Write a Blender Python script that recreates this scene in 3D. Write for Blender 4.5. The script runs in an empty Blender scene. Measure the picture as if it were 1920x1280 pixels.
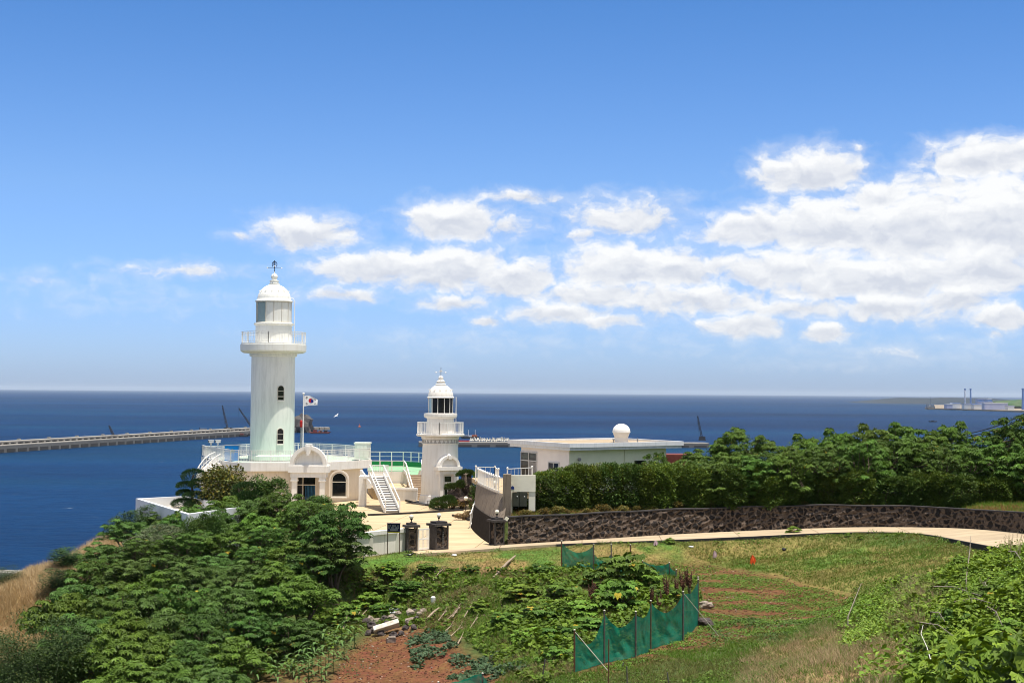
import bpy, math, random
import numpy as np
from mathutils import Vector, Matrix
R = math.radians
C = bpy.context.scene.collection
scn = bpy.context.scene
random.seed(7); rng = np.random.default_rng(11)

# ------------------------------------------------------------------ camera
F = 2667.0; CX, CY = 960.0, 640.0; EYE = 9.5; SEA = EYE - 70.0
PITCH = math.atan(95/F); ROLL = R(0.42)
cam_d = bpy.data.cameras.new('camera'); cam = bpy.data.objects.new('camera', cam_d); C.objects.link(cam)
cam_d.sensor_width = 36; cam_d.lens = 36*F/1920; cam_d.clip_start = 0.5; cam_d.clip_end = 400000
CM = (Matrix.Rotation(R(90)+PITCH, 3, 'X') @ Matrix.Rotation(ROLL, 3, 'Z'))
cam.matrix_world = Matrix.Translation((0, 0, EYE)) @ CM.to_4x4()
scn.camera = cam
CMI = CM.transposed()
# ------------------------------------------------------------------ light
SUN_EL, SUN_AZ = R(79), R(50)      # azimuth from -y towards +x
sdir = Vector((math.sin(SUN_AZ)*math.cos(SUN_EL), -math.cos(SUN_AZ)*math.cos(SUN_EL), math.sin(SUN_EL)))
sl = bpy.data.lights.new('sun', 'SUN'); sl.energy = 5.0; sl.angle = R(0.5); sl.color = (1.0, 0.94, 0.84)
so = bpy.data.objects.new('sun', sl); C.objects.link(so)
so.rotation_euler = sdir.to_track_quat('Z', 'Y').to_euler()
scn.view_settings.view_transform = 'Standard'; scn.view_settings.look = 'None'
scn.view_settings.gamma = 1; scn.view_settings.exposure = 0.40
cy = scn.cycles; cy.pixel_filter_type = 'BLACKMAN_HARRIS'; cy.filter_width = 1.0
cy.use_denoising = True; cy.max_bounces = 8; cy.diffuse_bounces = 3; cy.glossy_bounces = 3
cy.transmission_bounces = 6; cy.transparent_max_bounces = 12; cy.volume_bounces = 0
cy.sample_clamp_indirect = 6; cy.caustics_reflective = False; cy.caustics_refractive = False

def ray(px, py):
    return CM @ Vector(((px-CX)/F, -(py-CY)/F, -1.0))
def P(px, py, D):                     # world point seen at a photo pixel, D metres ahead
    d = ray(px, py); return Vector((d.x/d.y*D, D, EYE + d.z/d.y*D))
def G(px, py, z=0.0):                 # world point at height z seen at a photo pixel
    d = ray(px, py); t = (z-EYE)/d.z; return Vector((d.x*t, d.y*t, z))
def X(px, D, z):                      # x so that (x,D,z) shows in column px
    k = (px-CX)/F; r0, r2 = CMI[0], CMI[2]; w = (D, z-EYE)
    a = r0[0] + k*r2[0]; b = r0[1]*w[0] + r0[2]*w[1] + k*(r2[1]*w[0] + r2[2]*w[1])
    return -b/a
def proj(x, y, z):                    # arrays -> photo pixels
    M = np.array(CMI); q = np.stack([x, y, z-EYE], -1) @ M.T
    return CX + F*q[..., 0]/-q[..., 2], CY - F*q[..., 1]/-q[..., 2]

# ------------------------------------------------------------------ world
w = bpy.data.worlds.new('World'); scn.world = w; w.use_nodes = True
NT = w.node_tree; NT.nodes.clear()
def nd(nt, t, **kw):
    n = nt.nodes.new(t)
    for k, v in kw.items():
        if k == 'ins':
            for a, b in v.items(): n.inputs[a].default_value = b
        else: setattr(n, k, v)
    return n
def lk(nt, a, b): nt.links.new(a, b)
def mth(nt, op, a, b=None, c=None, clamp=False):
    n = nt.nodes.new('ShaderNodeMath'); n.operation = op; n.use_clamp = clamp
    for i, v in enumerate((a, b, c)):
        if v is None: continue
        if isinstance(v, (int, float)): n.inputs[i].default_value = v
        else: nt.links.new(v, n.inputs[i])
    return n.outputs[0]
sky = nd(NT, 'ShaderNodeTexSky', sky_type='NISHITA', sun_disc=False, sun_elevation=SUN_EL,
         sun_rotation=math.pi - SUN_AZ, altitude=60, air_density=1.0, dust_density=0.6, ozone_density=2.2)
tc = nd(NT, 'ShaderNodeTexCoord')
sep = nd(NT, 'ShaderNodeSeparateXYZ'); lk(NT, tc.outputs['Generated'], sep.inputs[0])
az = mth(NT, 'MULTIPLY', mth(NT, 'ARCTAN2', sep.outputs[0], sep.outputs[1]), 57.2958)
el = mth(NT, 'MULTIPLY', mth(NT, 'ARCSINE', sep.outputs[2]), 57.2958)
comb = nd(NT, 'ShaderNodeCombineXYZ'); lk(NT, az, comb.inputs[0]); lk(NT, el, comb.inputs[1])
def wnoise(vec, scale, detail, rough=0.55, dist=0.0, off=(0, 0, 0), st=(1, 1, 1)):
    m = nd(NT, 'ShaderNodeMapping'); m.inputs['Location'].default_value = off; m.inputs['Scale'].default_value = st
    lk(NT, vec, m.inputs[0])
    n = nd(NT, 'ShaderNodeTexNoise', ins={'Scale': scale, 'Detail': detail, 'Roughness': rough, 'Distortion': dist})
    lk(NT, m.outputs[0], n.inputs['Vector']); return n
# warp the angles, then measure the distance to every cloud of the list
wn = wnoise(comb.outputs[0], 0.55, 5, 0.6)
wv = nd(NT, 'ShaderNodeVectorMath', operation='MULTIPLY_ADD')
lk(NT, wn.outputs['Color'], wv.inputs[0]); wv.inputs[1].default_value = (2.1, 0.85, 0); wv.inputs[2].default_value = (-1.05, -0.42, 0)
wa = nd(NT, 'ShaderNodeVectorMath', operation='ADD'); lk(NT, comb.outputs[0], wa.inputs[0]); lk(NT, wv.outputs[0], wa.inputs[1])
CL = [(572,432,92,36,1.0),(640,452,60,20,.45),(440,440,28,13,.55),(850,412,98,40,1.0),(945,425,90,30,.5),
      (980,370,105,16,.6),(1175,405,125,42,.72),(1100,440,60,30,.5),(340,506,130,16,.5),(60,525,90,16,.3),(180,525,60,10,.2),
      (690,500,125,32,.85),(840,500,140,44,1.0),(960,520,120,48,.85),(640,552,95,18,.6),(845,566,75,20,.7),(905,602,36,13,.75),
      (1165,500,110,48,1.0),(1255,505,85,42,1.0),(1050,585,130,24,.75),(1150,600,90,18,.6),(1345,495,60,30,.65),
      (1520,322,105,46,1.0),(1598,276,24,12,.45),(1850,298,120,40,1.0),(1645,372,60,38,.95),(1410,430,115,38,.85),
      (1560,425,170,58,.95),(1700,430,200,82,.95),(1860,420,150,100,1.0),(1490,505,200,45,.8),(1660,520,260,60,.9),
      (1830,500,130,55,.95),(1300,560,240,42,.68),(1120,550,200,36,.7),(1390,608,92,26,.9),(1548,620,46,20,.8),(1650,575,150,30,.75),
      (1790,562,95,40,.8),(1250,630,240,22,.22),(900,640,200,20,.2),(260,560,200,22,.22),(1650,660,220,22,.3),(1890,592,60,26,.85),(1872,622,34,12,.55),(1810,640,60,14,.35),(1500,575,150,26,.65),(1780,350,150,45,.6)]
acc = None; acc2 = None
for (px, py, rx, ry, s) in CL:
    d = ray(px, py).normalized(); a0 = math.degrees(math.atan2(d.x, d.y)); e0 = math.degrees(math.asin(d.z))
    kx, ky = F*R(1)/rx, F*R(1)/ry
    v = nd(NT, 'ShaderNodeVectorMath', operation='MULTIPLY_ADD'); lk(NT, wa.outputs[0], v.inputs[0])
    v.inputs[1].default_value = (kx, ky, 0); v.inputs[2].default_value = (-a0*kx, -e0*ky, 0)
    ln = nd(NT, 'ShaderNodeVectorMath', operation='LENGTH'); lk(NT, v.outputs[0], ln.inputs[0])
    t = mth(NT, 'MULTIPLY_ADD', ln.outputs['Value'], -s, 1.45*s)
    acc = t if acc is None else mth(NT, 'SMOOTH_MAX', acc, t, 0.12)
    v2 = nd(NT, 'ShaderNodeVectorMath', operation='ADD'); lk(NT, v.outputs[0], v2.inputs[0]); v2.inputs[1].default_value = (0.10, -0.42, 0)
    l2 = nd(NT, 'ShaderNodeVectorMath', operation='LENGTH'); lk(NT, v2.outputs[0], l2.inputs[0])
    t2 = mth(NT, 'MULTIPLY_ADD', l2.outputs['Value'], -s, 1.45*s); acc2 = t2 if acc2 is None else mth(NT, 'SMOOTH_MAX', acc2, t2, 0.12)
f1 = wnoise(wa.outputs[0], 1.25, 7, 0.56, 0.15, st=(0.75, 1.25, 1))
f2 = wnoise(wa.outputs[0], 1.25, 4, 0.56, 0.15, off=(0.05, 0.38, 0), st=(0.75, 1.25, 1))
body = mth(NT, 'ADD', acc, mth(NT, 'MULTIPLY_ADD', f1.outputs[0], 1.35, -0.62))
def sstep(x_, a_, b_, hi=1.0):
    m_ = nd(NT, 'ShaderNodeMapRange', interpolation_type='SMOOTHSTEP'); lk(NT, x_, m_.inputs[0]); m_.inputs[1].default_value = a_; m_.inputs[2].default_value = b_; m_.inputs[4].default_value = hi; return m_.outputs[0]
alpha = mth(NT, 'MAXIMUM', sstep(body, .27, .84, .95), sstep(body, -.10, .80, .36))
sh = mth(NT, 'SUBTRACT', f1.outputs[0], f2.outputs[0]); up_ = mth(NT, 'SUBTRACT', acc2, acc)
br = mth(NT, 'ADD', mth(NT, 'MULTIPLY_ADD', sh, 1.5, 0.62), mth(NT, 'MULTIPLY', up_, 1.15), clamp=True)  # sunlit tops and grey undersides painted into the clouds
cr = nd(NT, 'ShaderNodeMix', data_type='RGBA'); lk(NT, br, cr.inputs['Factor'])
CLOUD_LO, CLOUD_HI = (6.6, 6.9, 7.6, 1), (9.7, 9.7, 9.6, 1)
cr.inputs['A'].default_value = CLOUD_LO; cr.inputs['B'].default_value = CLOUD_HI
hs = nd(NT, 'ShaderNodeHueSaturation', ins={'Saturation': 1.05, 'Value': 1.0, 'Hue': 0.5}); lk(NT, sky.outputs[0], hs.inputs['Color'])
tint = nd(NT, 'ShaderNodeMix', data_type='RGBA', blend_type='MULTIPLY', ins={'Factor': 1.0}); lk(NT, hs.outputs[0], tint.inputs['A'])
rmp = nd(NT, 'ShaderNodeValToRGB'); lk(NT, mth(NT, 'DIVIDE', el, 45.0, clamp=True), rmp.inputs[0]); cr_ = rmp.color_ramp
for i_, (e_, c_) in enumerate(((0.0, (.80,1.08,1.90)), (3.0, (.76,1.05,1.80)), (8.0, (.82,1.08,1.55)), (15.5, (.54,.92,1.38)), (24.0, (.80,.90,1.05)), (34.0, (1.05,1.0,.95)))):
    e = cr_.elements[i_] if i_ < 2 else cr_.elements.new(e_/45); e.position = e_/45; e.color = (*[q*.5 for q in c_], 1)
t2_ = nd(NT, 'ShaderNodeVectorMath', operation='SCALE'); t2_.inputs['Scale'].default_value = 2.0; lk(NT, rmp.outputs[0], t2_.inputs[0]); lk(NT, t2_.outputs[0], tint.inputs['B'])
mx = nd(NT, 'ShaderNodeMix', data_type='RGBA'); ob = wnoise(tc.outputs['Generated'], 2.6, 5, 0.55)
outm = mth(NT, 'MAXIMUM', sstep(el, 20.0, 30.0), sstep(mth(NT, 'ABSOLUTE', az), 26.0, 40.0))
alpha = mth(NT, 'MAXIMUM', alpha, mth(NT, 'MULTIPLY', outm, sstep(ob.outputs[0], .40, .60, .85)))  # unseen clouds added outside the view to whiten the ambient light
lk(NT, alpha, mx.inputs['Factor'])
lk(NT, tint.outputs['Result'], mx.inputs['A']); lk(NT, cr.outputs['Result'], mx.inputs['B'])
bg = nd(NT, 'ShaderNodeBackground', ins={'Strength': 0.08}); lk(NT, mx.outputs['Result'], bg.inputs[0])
wo = nd(NT, 'ShaderNodeOutputWorld'); lk(NT, bg.outputs[0], wo.inputs[0])
w.cycles.sampling_method = 'MANUAL'; w.cycles.sample_map_resolution = 512

# ------------------------------------------------------------------ materials
MATS = {}
def mat(name, col, rough=0.7, var=0.12, scale=3.0, bump=0.0, bscale=20.0, spec=0.3, metal=0.0, col2=None, streak=0.0, emis=None):
    if name in MATS: return MATS[name]
    m = bpy.data.materials.new(name); m.use_nodes = True; nt = m.node_tree
    b = nt.nodes['Principled BSDF']; MATS[name] = m
    b.inputs['Roughness'].default_value = rough; b.inputs['Specular IOR Level'].default_value = spec; b.inputs['Metallic'].default_value = metal
    g = nd(nt, 'ShaderNodeNewGeometry')
    n = nd(nt, 'ShaderNodeTexNoise', ins={'Scale': scale, 'Detail': 5, 'Roughness': 0.6}); lk(nt, g.outputs['Position'], n.inputs['Vector'])
    c2 = col2 or tuple(max(0, c*(1-2*var)) for c in col)
    mixn = nd(nt, 'ShaderNodeMix', data_type='RGBA'); mixn.inputs['A'].default_value = (*col, 1); mixn.inputs['B'].default_value = (*c2, 1)
    r = nd(nt, 'ShaderNodeMapRange'); lk(nt, n.outputs[0], r.inputs[0]); r.inputs[1].default_value = 0.35; r.inputs[2].default_value = 0.72
    fac = r.outputs[0]
    if streak:
        mp = nd(nt, 'ShaderNodeMapping'); mp.inputs['Scale'].default_value = (5, 5, 0.35); lk(nt, g.outputs['Position'], mp.inputs[0])
        n2 = nd(nt, 'ShaderNodeTexNoise', ins={'Scale': 1.2, 'Detail': 4}); lk(nt, mp.outputs[0], n2.inputs['Vector'])
        r2 = nd(nt, 'ShaderNodeMapRange'); lk(nt, n2.outputs[0], r2.inputs[0]); r2.inputs[1].default_value = 0.5; r2.inputs[2].default_value = 0.75
        fac = mth(nt, 'ADD', mth(nt, 'MULTIPLY', fac, 1-streak), mth(nt, 'MULTIPLY', r2.outputs[0], streak), clamp=True)
    lk(nt, fac, mixn.inputs['Factor']); lk(nt, mixn.outputs['Result'], b.inputs['Base Color'])
    if bump:
        n3 = nd(nt, 'ShaderNodeTexNoise', ins={'Scale': bscale, 'Detail': 4}); lk(nt, g.outputs['Position'], n3.inputs['Vector'])
        bp = nd(nt, 'ShaderNodeBump', ins={'Strength': bump, 'Distance': 0.05}); lk(nt, n3.outputs[0], bp.inputs['Height']); lk(nt, bp.outputs[0], b.inputs['Normal'])
    if emis: b.inputs['Emission Color'].default_value = (*emis, 1); b.inputs['Emission Strength'].default_value = 1
    return m
def foliage_mat(name, trans=0.25, rough=0.45, spec=0.35, hue=0.03):
    m = bpy.data.materials.new(name); m.use_nodes = True; nt = m.node_tree; b = nt.nodes['Principled BSDF']; MATS[name] = m
    a = nd(nt, 'ShaderNodeAttribute', attribute_name='col')
    oi = nd(nt, 'ShaderNodeObjectInfo')
    h = nd(nt, 'ShaderNodeHueSaturation'); lk(nt, a.outputs['Color'], h.inputs['Color'])
    lk(nt, mth(nt, 'MULTIPLY_ADD', oi.outputs['Random'], hue, 0.5-hue/2), h.inputs['Hue'])
    lk(nt, mth(nt, 'MULTIPLY_ADD', oi.outputs['Random'], 0.3, 0.85), h.inputs['Value'])
    lk(nt, h.outputs[0], b.inputs['Base Color']); b.inputs['Roughness'].default_value = rough; b.inputs['Specular IOR Level'].default_value = spec
    t = nd(nt, 'ShaderNodeBsdfTranslucent'); h2 = nd(nt, 'ShaderNodeHueSaturation', ins={'Hue': 0.48, 'Saturation': 1.1, 'Value': 1.5}); lk(nt, h.outputs[0], h2.inputs['Color']); lk(nt, h2.outputs[0], t.inputs[0])
    ms = nd(nt, 'ShaderNodeMixShader', ins={0: trans}); lk(nt, b.outputs[0], ms.inputs[1]); lk(nt, t.outputs[0], ms.inputs[2])
    lk(nt, ms.outputs[0], nt.nodes['Material Output'].inputs[0]); return m

# ------------------------------------------------------------------ mesh builder
class MB:
    def __init__(s): s.v = []; s.f = []; s.sm = []; s.mi = []; s.cur = 0
    def add(s, vs, fs, smooth=False):
        o = len(s.v); s.v += [tuple(p) for p in vs]
        for f in fs: s.f.append(tuple(i+o for i in f)); s.sm.append(smooth); s.mi.append(s.cur)
    def box(s, c, size, rz=0.0, rot=None):
        hx, hy, hz = size[0]/2, size[1]/2, size[2]/2
        vs = [Vector((x, y, z)) for z in (-hz, hz) for y in (-hy, hy) for x in (-hx, hx)]
        M = rot if rot is not None else Matrix.Rotation(rz, 3, 'Z')
        s.add([M @ p + Vector(c) for p in vs], [(0,2,3,1),(4,5,7,6),(0,1,5,4),(2,6,7,3),(0,4,6,2),(1,3,7,5)])
        return s
    def bar(s, a, b, wd, ht=None):      # rectangular bar from a to b
        a, b = Vector(a), Vector(b); d = b-a; L = d.length
        if L < 1e-6: return s
        q = d.to_track_quat('X', 'Z').to_matrix()
        return s.box((a+b)/2, (L, wd, ht or wd), rot=q)
    def tube(s, pts, r, seg=8, caps=True, smooth=True):
        pts = [Vector(p) for p in pts]; n = len(pts); rs = r if isinstance(r, (list, tuple)) else [r]*n
        vs = []
        for i, p in enumerate(pts):
            d = (pts[min(i+1, n-1)] - pts[max(i-1, 0)]).normalized()
            q = d.to_track_quat('Z', 'Y').to_matrix()
            for k in range(seg):
                a = 2*math.pi*k/seg; vs.append(p + q @ Vector((math.cos(a)*rs[i], math.sin(a)*rs[i], 0)))
        fs = [(i*seg+k, i*seg+(k+1) % seg, (i+1)*seg+(k+1) % seg, (i+1)*seg+k) for i in range(n-1) for k in range(seg)]
        s.add(vs, fs, smooth)
        if caps:
            s.add(vs[:seg], [tuple(range(seg))[::-1]]); s.add(vs[-seg:], [tuple(range(seg))])
        return s
    def lathe(s, prof, c=(0, 0), seg=48, smooth=True, a0=0, a1=2*math.pi):
        full = abs(a1-a0-2*math.pi) < 1e-6; m = seg if full else seg+1; vs = []
        for (r, z) in prof:
            for k in range(m):
                a = a0 + (a1-a0)*k/seg; vs.append((c[0]+r*math.sin(a), c[1]-r*math.cos(a), z))
        for i in range(len(prof)-1):
            fs = []
            for k in range(seg):
                k2 = (k+1) % m; fs.append((i*m+k, i*m+k2, (i+1)*m+k2, (i+1)*m+k))
            s.add([vs[j] for j in range(i*m, (i+2)*m)], [tuple(x-i*m for x in f) for f in fs], smooth)
        return s
    def prism(s, poly, z0, z1, top=True, bottom=True):
        n = len(poly); vs = [(p[0], p[1], z0) for p in poly] + [(p[0], p[1], z1) for p in poly]
        s.add(vs, [(i, (i+1) % n, n+(i+1) % n, n+i) for i in range(n)])
        if top: s.add([(p[0], p[1], z1) for p in poly], [tuple(range(n))])
        if bottom: s.add([(p[0], p[1], z0) for p in poly], [tuple(range(n))[::-1]])
        return s
    def slab(s, loop_in, loop_out, y0, y1, M):   # ring between two xz loops, extruded in y then transformed
        n = len(loop_in); vs = []
        for y in (y0, y1):
            for lp in (loop_in, loop_out):
                vs += [M @ Vector((p[0], y, p[1])) for p in lp]
        a, b, c, d = 0, n, 2*n, 3*n; fs = []
        for i in range(n-1):
            fs += [(a+i, b+i, b+i+1, a+i+1), (c+i, c+i+1, d+i+1, d+i), (a+i, a+i+1, c+i+1, c+i), (b+i, d+i, d+i+1, b+i+1)]
        fs += [(a, c, d, b), (a+n-1, b+n-1, d+n-1, c+n-1)]
        s.add(vs, fs); return s
    def face(s, loop, y, M):            # flat xz polygon
        s.add([M @ Vector((p[0], y, p[1])) for p in loop], [tuple(range(len(loop)))]); return s
    def ext(s, loop, y0, y1, M):        # xz polygon extruded along y
        n = len(loop); vs = [M @ Vector((p[0], y0, p[1])) for p in loop] + [M @ Vector((p[0], y1, p[1])) for p in loop]
        s.add(vs, [tuple(range(n)), tuple(range(2*n-1, n-1, -1))] + [(i, n+i, n+(i+1) % n, (i+1) % n) for i in range(n)]); return s
    def sphere(s, c, r, seg=16, rings=8, sq=(1, 1, 1)):
        vs = [(c[0], c[1], c[2]-r*sq[2])]
        for i in range(1, rings):
            t = -math.pi/2 + math.pi*i/rings
            for k in range(seg):
                a = 2*math.pi*k/seg; vs.append((c[0]+r*sq[0]*math.cos(t)*math.cos(a), c[1]+r*sq[1]*math.cos(t)*math.sin(a), c[2]+r*sq[2]*math.sin(t)))
        vs.append((c[0], c[1], c[2]+r*sq[2])); top = len(vs)-1
        fs = [(0, 1+(k+1) % seg, 1+k) for k in range(seg)]
        fs += [(1+i*seg+k, 1+i*seg+(k+1) % seg, 1+(i+1)*seg+(k+1) % seg, 1+(i+1)*seg+k) for i in range(rings-2) for k in range(seg)]
        fs += [(1+(rings-2)*seg+k, 1+(rings-2)*seg+(k+1) % seg, top) for k in range(seg)]
        s.add(vs, fs, True); return s
    def build(s, name, m, parent=None, label=None):
        me = bpy.data.meshes.new(name); base = Vector((0, 0, 0))
        if parent is not None: base = world_of(parent)
        me.from_pydata([Vector(p)-base for p in s.v], [], s.f)
        ms = m if isinstance(m, (list, tuple)) else [m]
        for q in ms: me.materials.append(q)
        me.polygons.foreach_set('use_smooth', s.sm); me.polygons.foreach_set('material_index', s.mi)
        me.update(); o = bpy.data.objects.new(name, me); C.objects.link(o)
        if parent is not None: o.parent = parent
        if label: o['label'] = label
        return o
def world_of(o):
    v = Vector(o.location)
    while o.parent is not None: o = o.parent; v += Vector(o.location)
    return v
def tag(o, label, cat, group=None, kind=None):
    o['label'] = label; o['category'] = cat
    if group: o['group'] = group
    if kind: o['kind'] = kind
    return o
def thing(name, label, cat, loc, group=None):
    o = bpy.data.objects.new(name, None); C.objects.link(o); o.location = loc; o.empty_display_size = 0.3
    return tag(o, label, cat, group)
def struct(o, kind='structure', label=None):
    o['kind'] = kind
    if label: o['label'] = label
    return o
ORD = ['first','second','third','fourth','fifth','sixth','seventh','eighth','ninth','tenth','eleventh','twelfth','thirteenth','fourteenth','fifteenth','sixteenth','seventeenth','eighteenth','nineteenth','twentieth']
def ordn(i):
    return ORD[i] if i < 20 else {2: 'twenty', 3: 'thirty', 4: 'forty', 5: 'fifty'}[(i+1)//10]+('-'+ORD[(i+1) % 10-1] if (i+1) % 10 else '-tenth'.replace('-tenth', ''))
def dup(root, loc, rz=0.0, sc=1.0, label=None):
    r = root.copy(); C.objects.link(r); r.location = loc; r.rotation_euler = (0, 0, rz)
    r.scale = (sc, sc, sc) if isinstance(sc, (int, float)) else sc
    if label: r['label'] = label
    for ch in list(root.children):
        c = ch.copy(); C.objects.link(c); c.parent = r
        for g in ch.children:
            d = g.copy(); C.objects.link(d); d.parent = c
    return r
def npmesh(name, V, Fq, m, col=None, parent=None, smooth=False):
    """V (n,3), Fq (m,k) index array, col (n,3)"""
    me = bpy.data.meshes.new(name); n, k = Fq.shape
    me.vertices.add(len(V)); me.vertices.foreach_set('co', np.ascontiguousarray(V, dtype=np.float32).ravel())
    me.loops.add(n*k); me.loops.foreach_set('vertex_index', np.ascontiguousarray(Fq, dtype=np.int32).ravel())
    me.polygons.add(n); me.polygons.foreach_set('loop_start', np.arange(0, n*k, k, dtype=np.int32))
    me.polygons.foreach_set('use_smooth', np.full(n, smooth))
    me.update(calc_edges=True); me.materials.append(m)
    if col is not None:
        a = me.color_attributes.new('col', 'FLOAT_COLOR', 'POINT')
        a.data.foreach_set('color', np.concatenate([col, np.ones((len(V), 1))], 1).astype(np.float32).ravel())
    o = bpy.data.objects.new(name, me); C.objects.link(o)
    if parent is not None: o.parent = parent
    return o
def in_poly(px, py, poly):
    r = np.zeros(px.shape, bool); n = len(poly); j = n-1
    for i in range(n):
        xi, yi = poly[i]; xj, yj = poly[j]
        c = ((yi > py) != (yj > py)) & (px < (xj-xi)*(py-yi)/(yj-yi+1e-12)+xi); r ^= c; j = i
    return r
def vnoise(x, y, seed=0, oct=4, sc=1.0):    # value noise on arrays
    out = np.zeros_like(x, dtype=float); amp = 1.0; tot = 0
    r = np.random.default_rng(seed); T = r.random((256, 256))
    for o in range(oct):
        xx = x*sc+o*17.3; yy = y*sc+o*9.1; xi = np.floor(xx).astype(int); yi = np.floor(yy).astype(int)
        fx = xx-xi; fy = yy-yi; fx = fx*fx*(3-2*fx); fy = fy*fy*(3-2*fy)
        g = lambda a, b: T[a & 255, b & 255]
        out += amp*((g(xi, yi)*(1-fx)+g(xi+1, yi)*fx)*(1-fy)+(g(xi, yi+1)*(1-fx)+g(xi+1, yi+1)*fx)*fy)
        tot += amp; amp *= 0.5; sc *= 2.1
    return out/tot
# ------------------------------------------------------------------ sea and haze
def sea_mat():
    m = bpy.data.materials.new('sea_water'); m.use_nodes = True; nt = m.node_tree; b = nt.nodes['Principled BSDF']
    g = nd(nt, 'ShaderNodeNewGeometry')
    def ns(scl, loc=(0, 0, 0), scale=1.0, det=5, rough=0.55):
        mp = nd(nt, 'ShaderNodeMapping'); mp.inputs['Scale'].default_value = scl; mp.inputs['Location'].default_value = loc; lk(nt, g.outputs['Position'], mp.inputs[0])
        n = nd(nt, 'ShaderNodeTexNoise', ins={'Scale': scale, 'Detail': det, 'Roughness': rough}); lk(nt, mp.outputs[0], n.inputs['Vector']); return n.outputs[0]
    big = ns((0.00035, 0.0016, 1), det=5); mid = ns((0.006, 0.012, 1), (5, 0, 0), det=5, rough=.7); fine = ns((0.08, 0.11, 1), det=6, rough=.7)
    teal = ns((0.0004, 0.003, 1), (7, 3.2, 0), det=3)
    f = mth(nt, 'ADD', mth(nt, 'MULTIPLY', big, 1.1), mth(nt, 'ADD', mth(nt, 'MULTIPLY', mid, 0.5), mth(nt, 'MULTIPLY', fine, 0.75)))
    r = nd(nt, 'ShaderNodeMapRange'); lk(nt, f, r.inputs[0]); r.inputs[1].default_value = 0.86; r.inputs[2].default_value = 1.5
    c = nd(nt, 'ShaderNodeMix', data_type='RGBA'); lk(nt, r.outputs[0], c.inputs['Factor'])
    c.inputs['A'].default_value = (0.0005, 0.009, 0.040, 1); c.inputs['B'].default_value = (0.003, 0.042, 0.135, 1)
    r2 = nd(nt, 'ShaderNodeMapRange'); lk(nt, teal, r2.inputs[0]); r2.inputs[1].default_value = 0.5; r2.inputs[2].default_value = 0.75; r2.inputs[4].default_value = 0.6
    c2 = nd(nt, 'ShaderNodeMix', data_type='RGBA'); lk(nt, r2.outputs[0], c2.inputs['Factor']); lk(nt, c.outputs['Result'], c2.inputs['A']); c2.inputs['B'].default_value = (0.006, 0.055, 0.10, 1)
    # white caps
    wc = ns((0.03, 0.045, 1), (0, 9, 0), det=8, rough=.75)
    r3 = nd(nt, 'ShaderNodeMapRange'); lk(nt, wc, r3.inputs[0]); r3.inputs[1].default_value = 0.665; r3.inputs[2].default_value = 0.70; r3.inputs[4].default_value = 0.8
    c3 = nd(nt, 'ShaderNodeMix', data_type='RGBA'); lk(nt, r3.outputs[0], c3.inputs['Factor']); lk(nt, c2.outputs['Result'], c3.inputs['A']); c3.inputs['B'].default_value = (0.6, 0.65, 0.7, 1)
    lk(nt, c3.outputs['Result'], b.inputs['Base Color'])
    b.inputs['Roughness'].default_value = 0.42; b.inputs['Specular IOR Level'].default_value = 0.04; b.inputs['IOR'].default_value = 1.33
    bp = nd(nt, 'ShaderNodeBump', ins={'Strength': 1.0, 'Distance': 6.0}); lk(nt, fine, bp.inputs['Height']); lk(nt, bp.outputs[0], b.inputs['Normal'])
    return m
s = MB(); s.add([(-60000, -1500, SEA), (60000, -1500, SEA), (60000, 90000, SEA), (-60000, 90000, SEA)], [(0, 1, 2, 3)])
struct(s.build('sea', sea_mat()), label='deep blue sea with small waves up to the horizon')
hz = bpy.data.materials.new('haze_air'); hz.use_nodes = True; nt = hz.node_tree; nt.nodes.clear()
pv = nd(nt, 'ShaderNodeVolumePrincipled', ins={'Density': 1.5e-5, 'Anisotropy': 0.0}); pv.inputs['Color'].default_value = (0.70, 0.82, 0.98, 1)
oo = nd(nt, 'ShaderNodeOutputMaterial'); lk(nt, pv.outputs[0], oo.inputs['Volume'])
s = MB(); s.box((0, 44000, (SEA-1+140)/2), (121000, 93000, 140-(SEA-1)))
hb = s.build('haze', hz); hb['kind'] = 'stuff'; hb['label'] = 'pale blue sea air between the shore and the horizon'
hb.display_type = 'WIRE'

# ------------------------------------------------------------------ terrain
ctl = []
for (px, py, z) in [(700,1045,-.1),(800,1045,-.08),(900,1037,0),(1050,1022,.0),(1000,1035,-.1),(760,1062,-.35),(900,1062,-.35),(1060,1062,-.45),
    (1150,1040,-.3),(1250,1050,-.6),(1320,1075,-1),(1600,1130,-1),(1500,1100,-1),(1400,1030,-.3),(1500,1045,-.2),(1600,1040,.05),(1500,1003,.55),(1600,1005,.75),
    (1400,1100,-1.1),(1350,1200,-1.1),(1350,1250,-1.1),(1100,1262,-1.1),(1250,1180,-1.1),(1480,1180,-1.0),(1300,1110,-1.1),(1550,1200,-.6),
    (1750,1020,.95),(1880,1030,1.35),(1700,1070,.35),(1650,1120,.0),(1700,1180,1.2),(1800,1150,2.6),(1850,1070,2.6),(1920,1075,3.8),(1920,1280,6.2),
    (1700,1280,4.0),(1500,1280,1.2),(1350,1280,-.7),(900,1280,-2.3),(600,1280,-3.3),(300,1280,-5.2),(0,1280,-7),(700,1220,-2.9),(780,1195,-2.8),
    (850,1250,-2.6),(950,1200,-1.9),(1000,1260,-1.4),(1030,1150,-1.3),(850,1120,-1.4),(780,1120,-1.7),(700,1120,-2.0),(650,1085,-1.0),(560,1200,-3.2),
    (215,1010,-1.2),(120,1070,-2.4),(0,1130,-3.6),(0,1230,-5.5),(640,1150,-2.6),(480,1260,-3.9)]:
    g = G(px, py, z); ctl.append((g.x, g.y, z))
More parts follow.
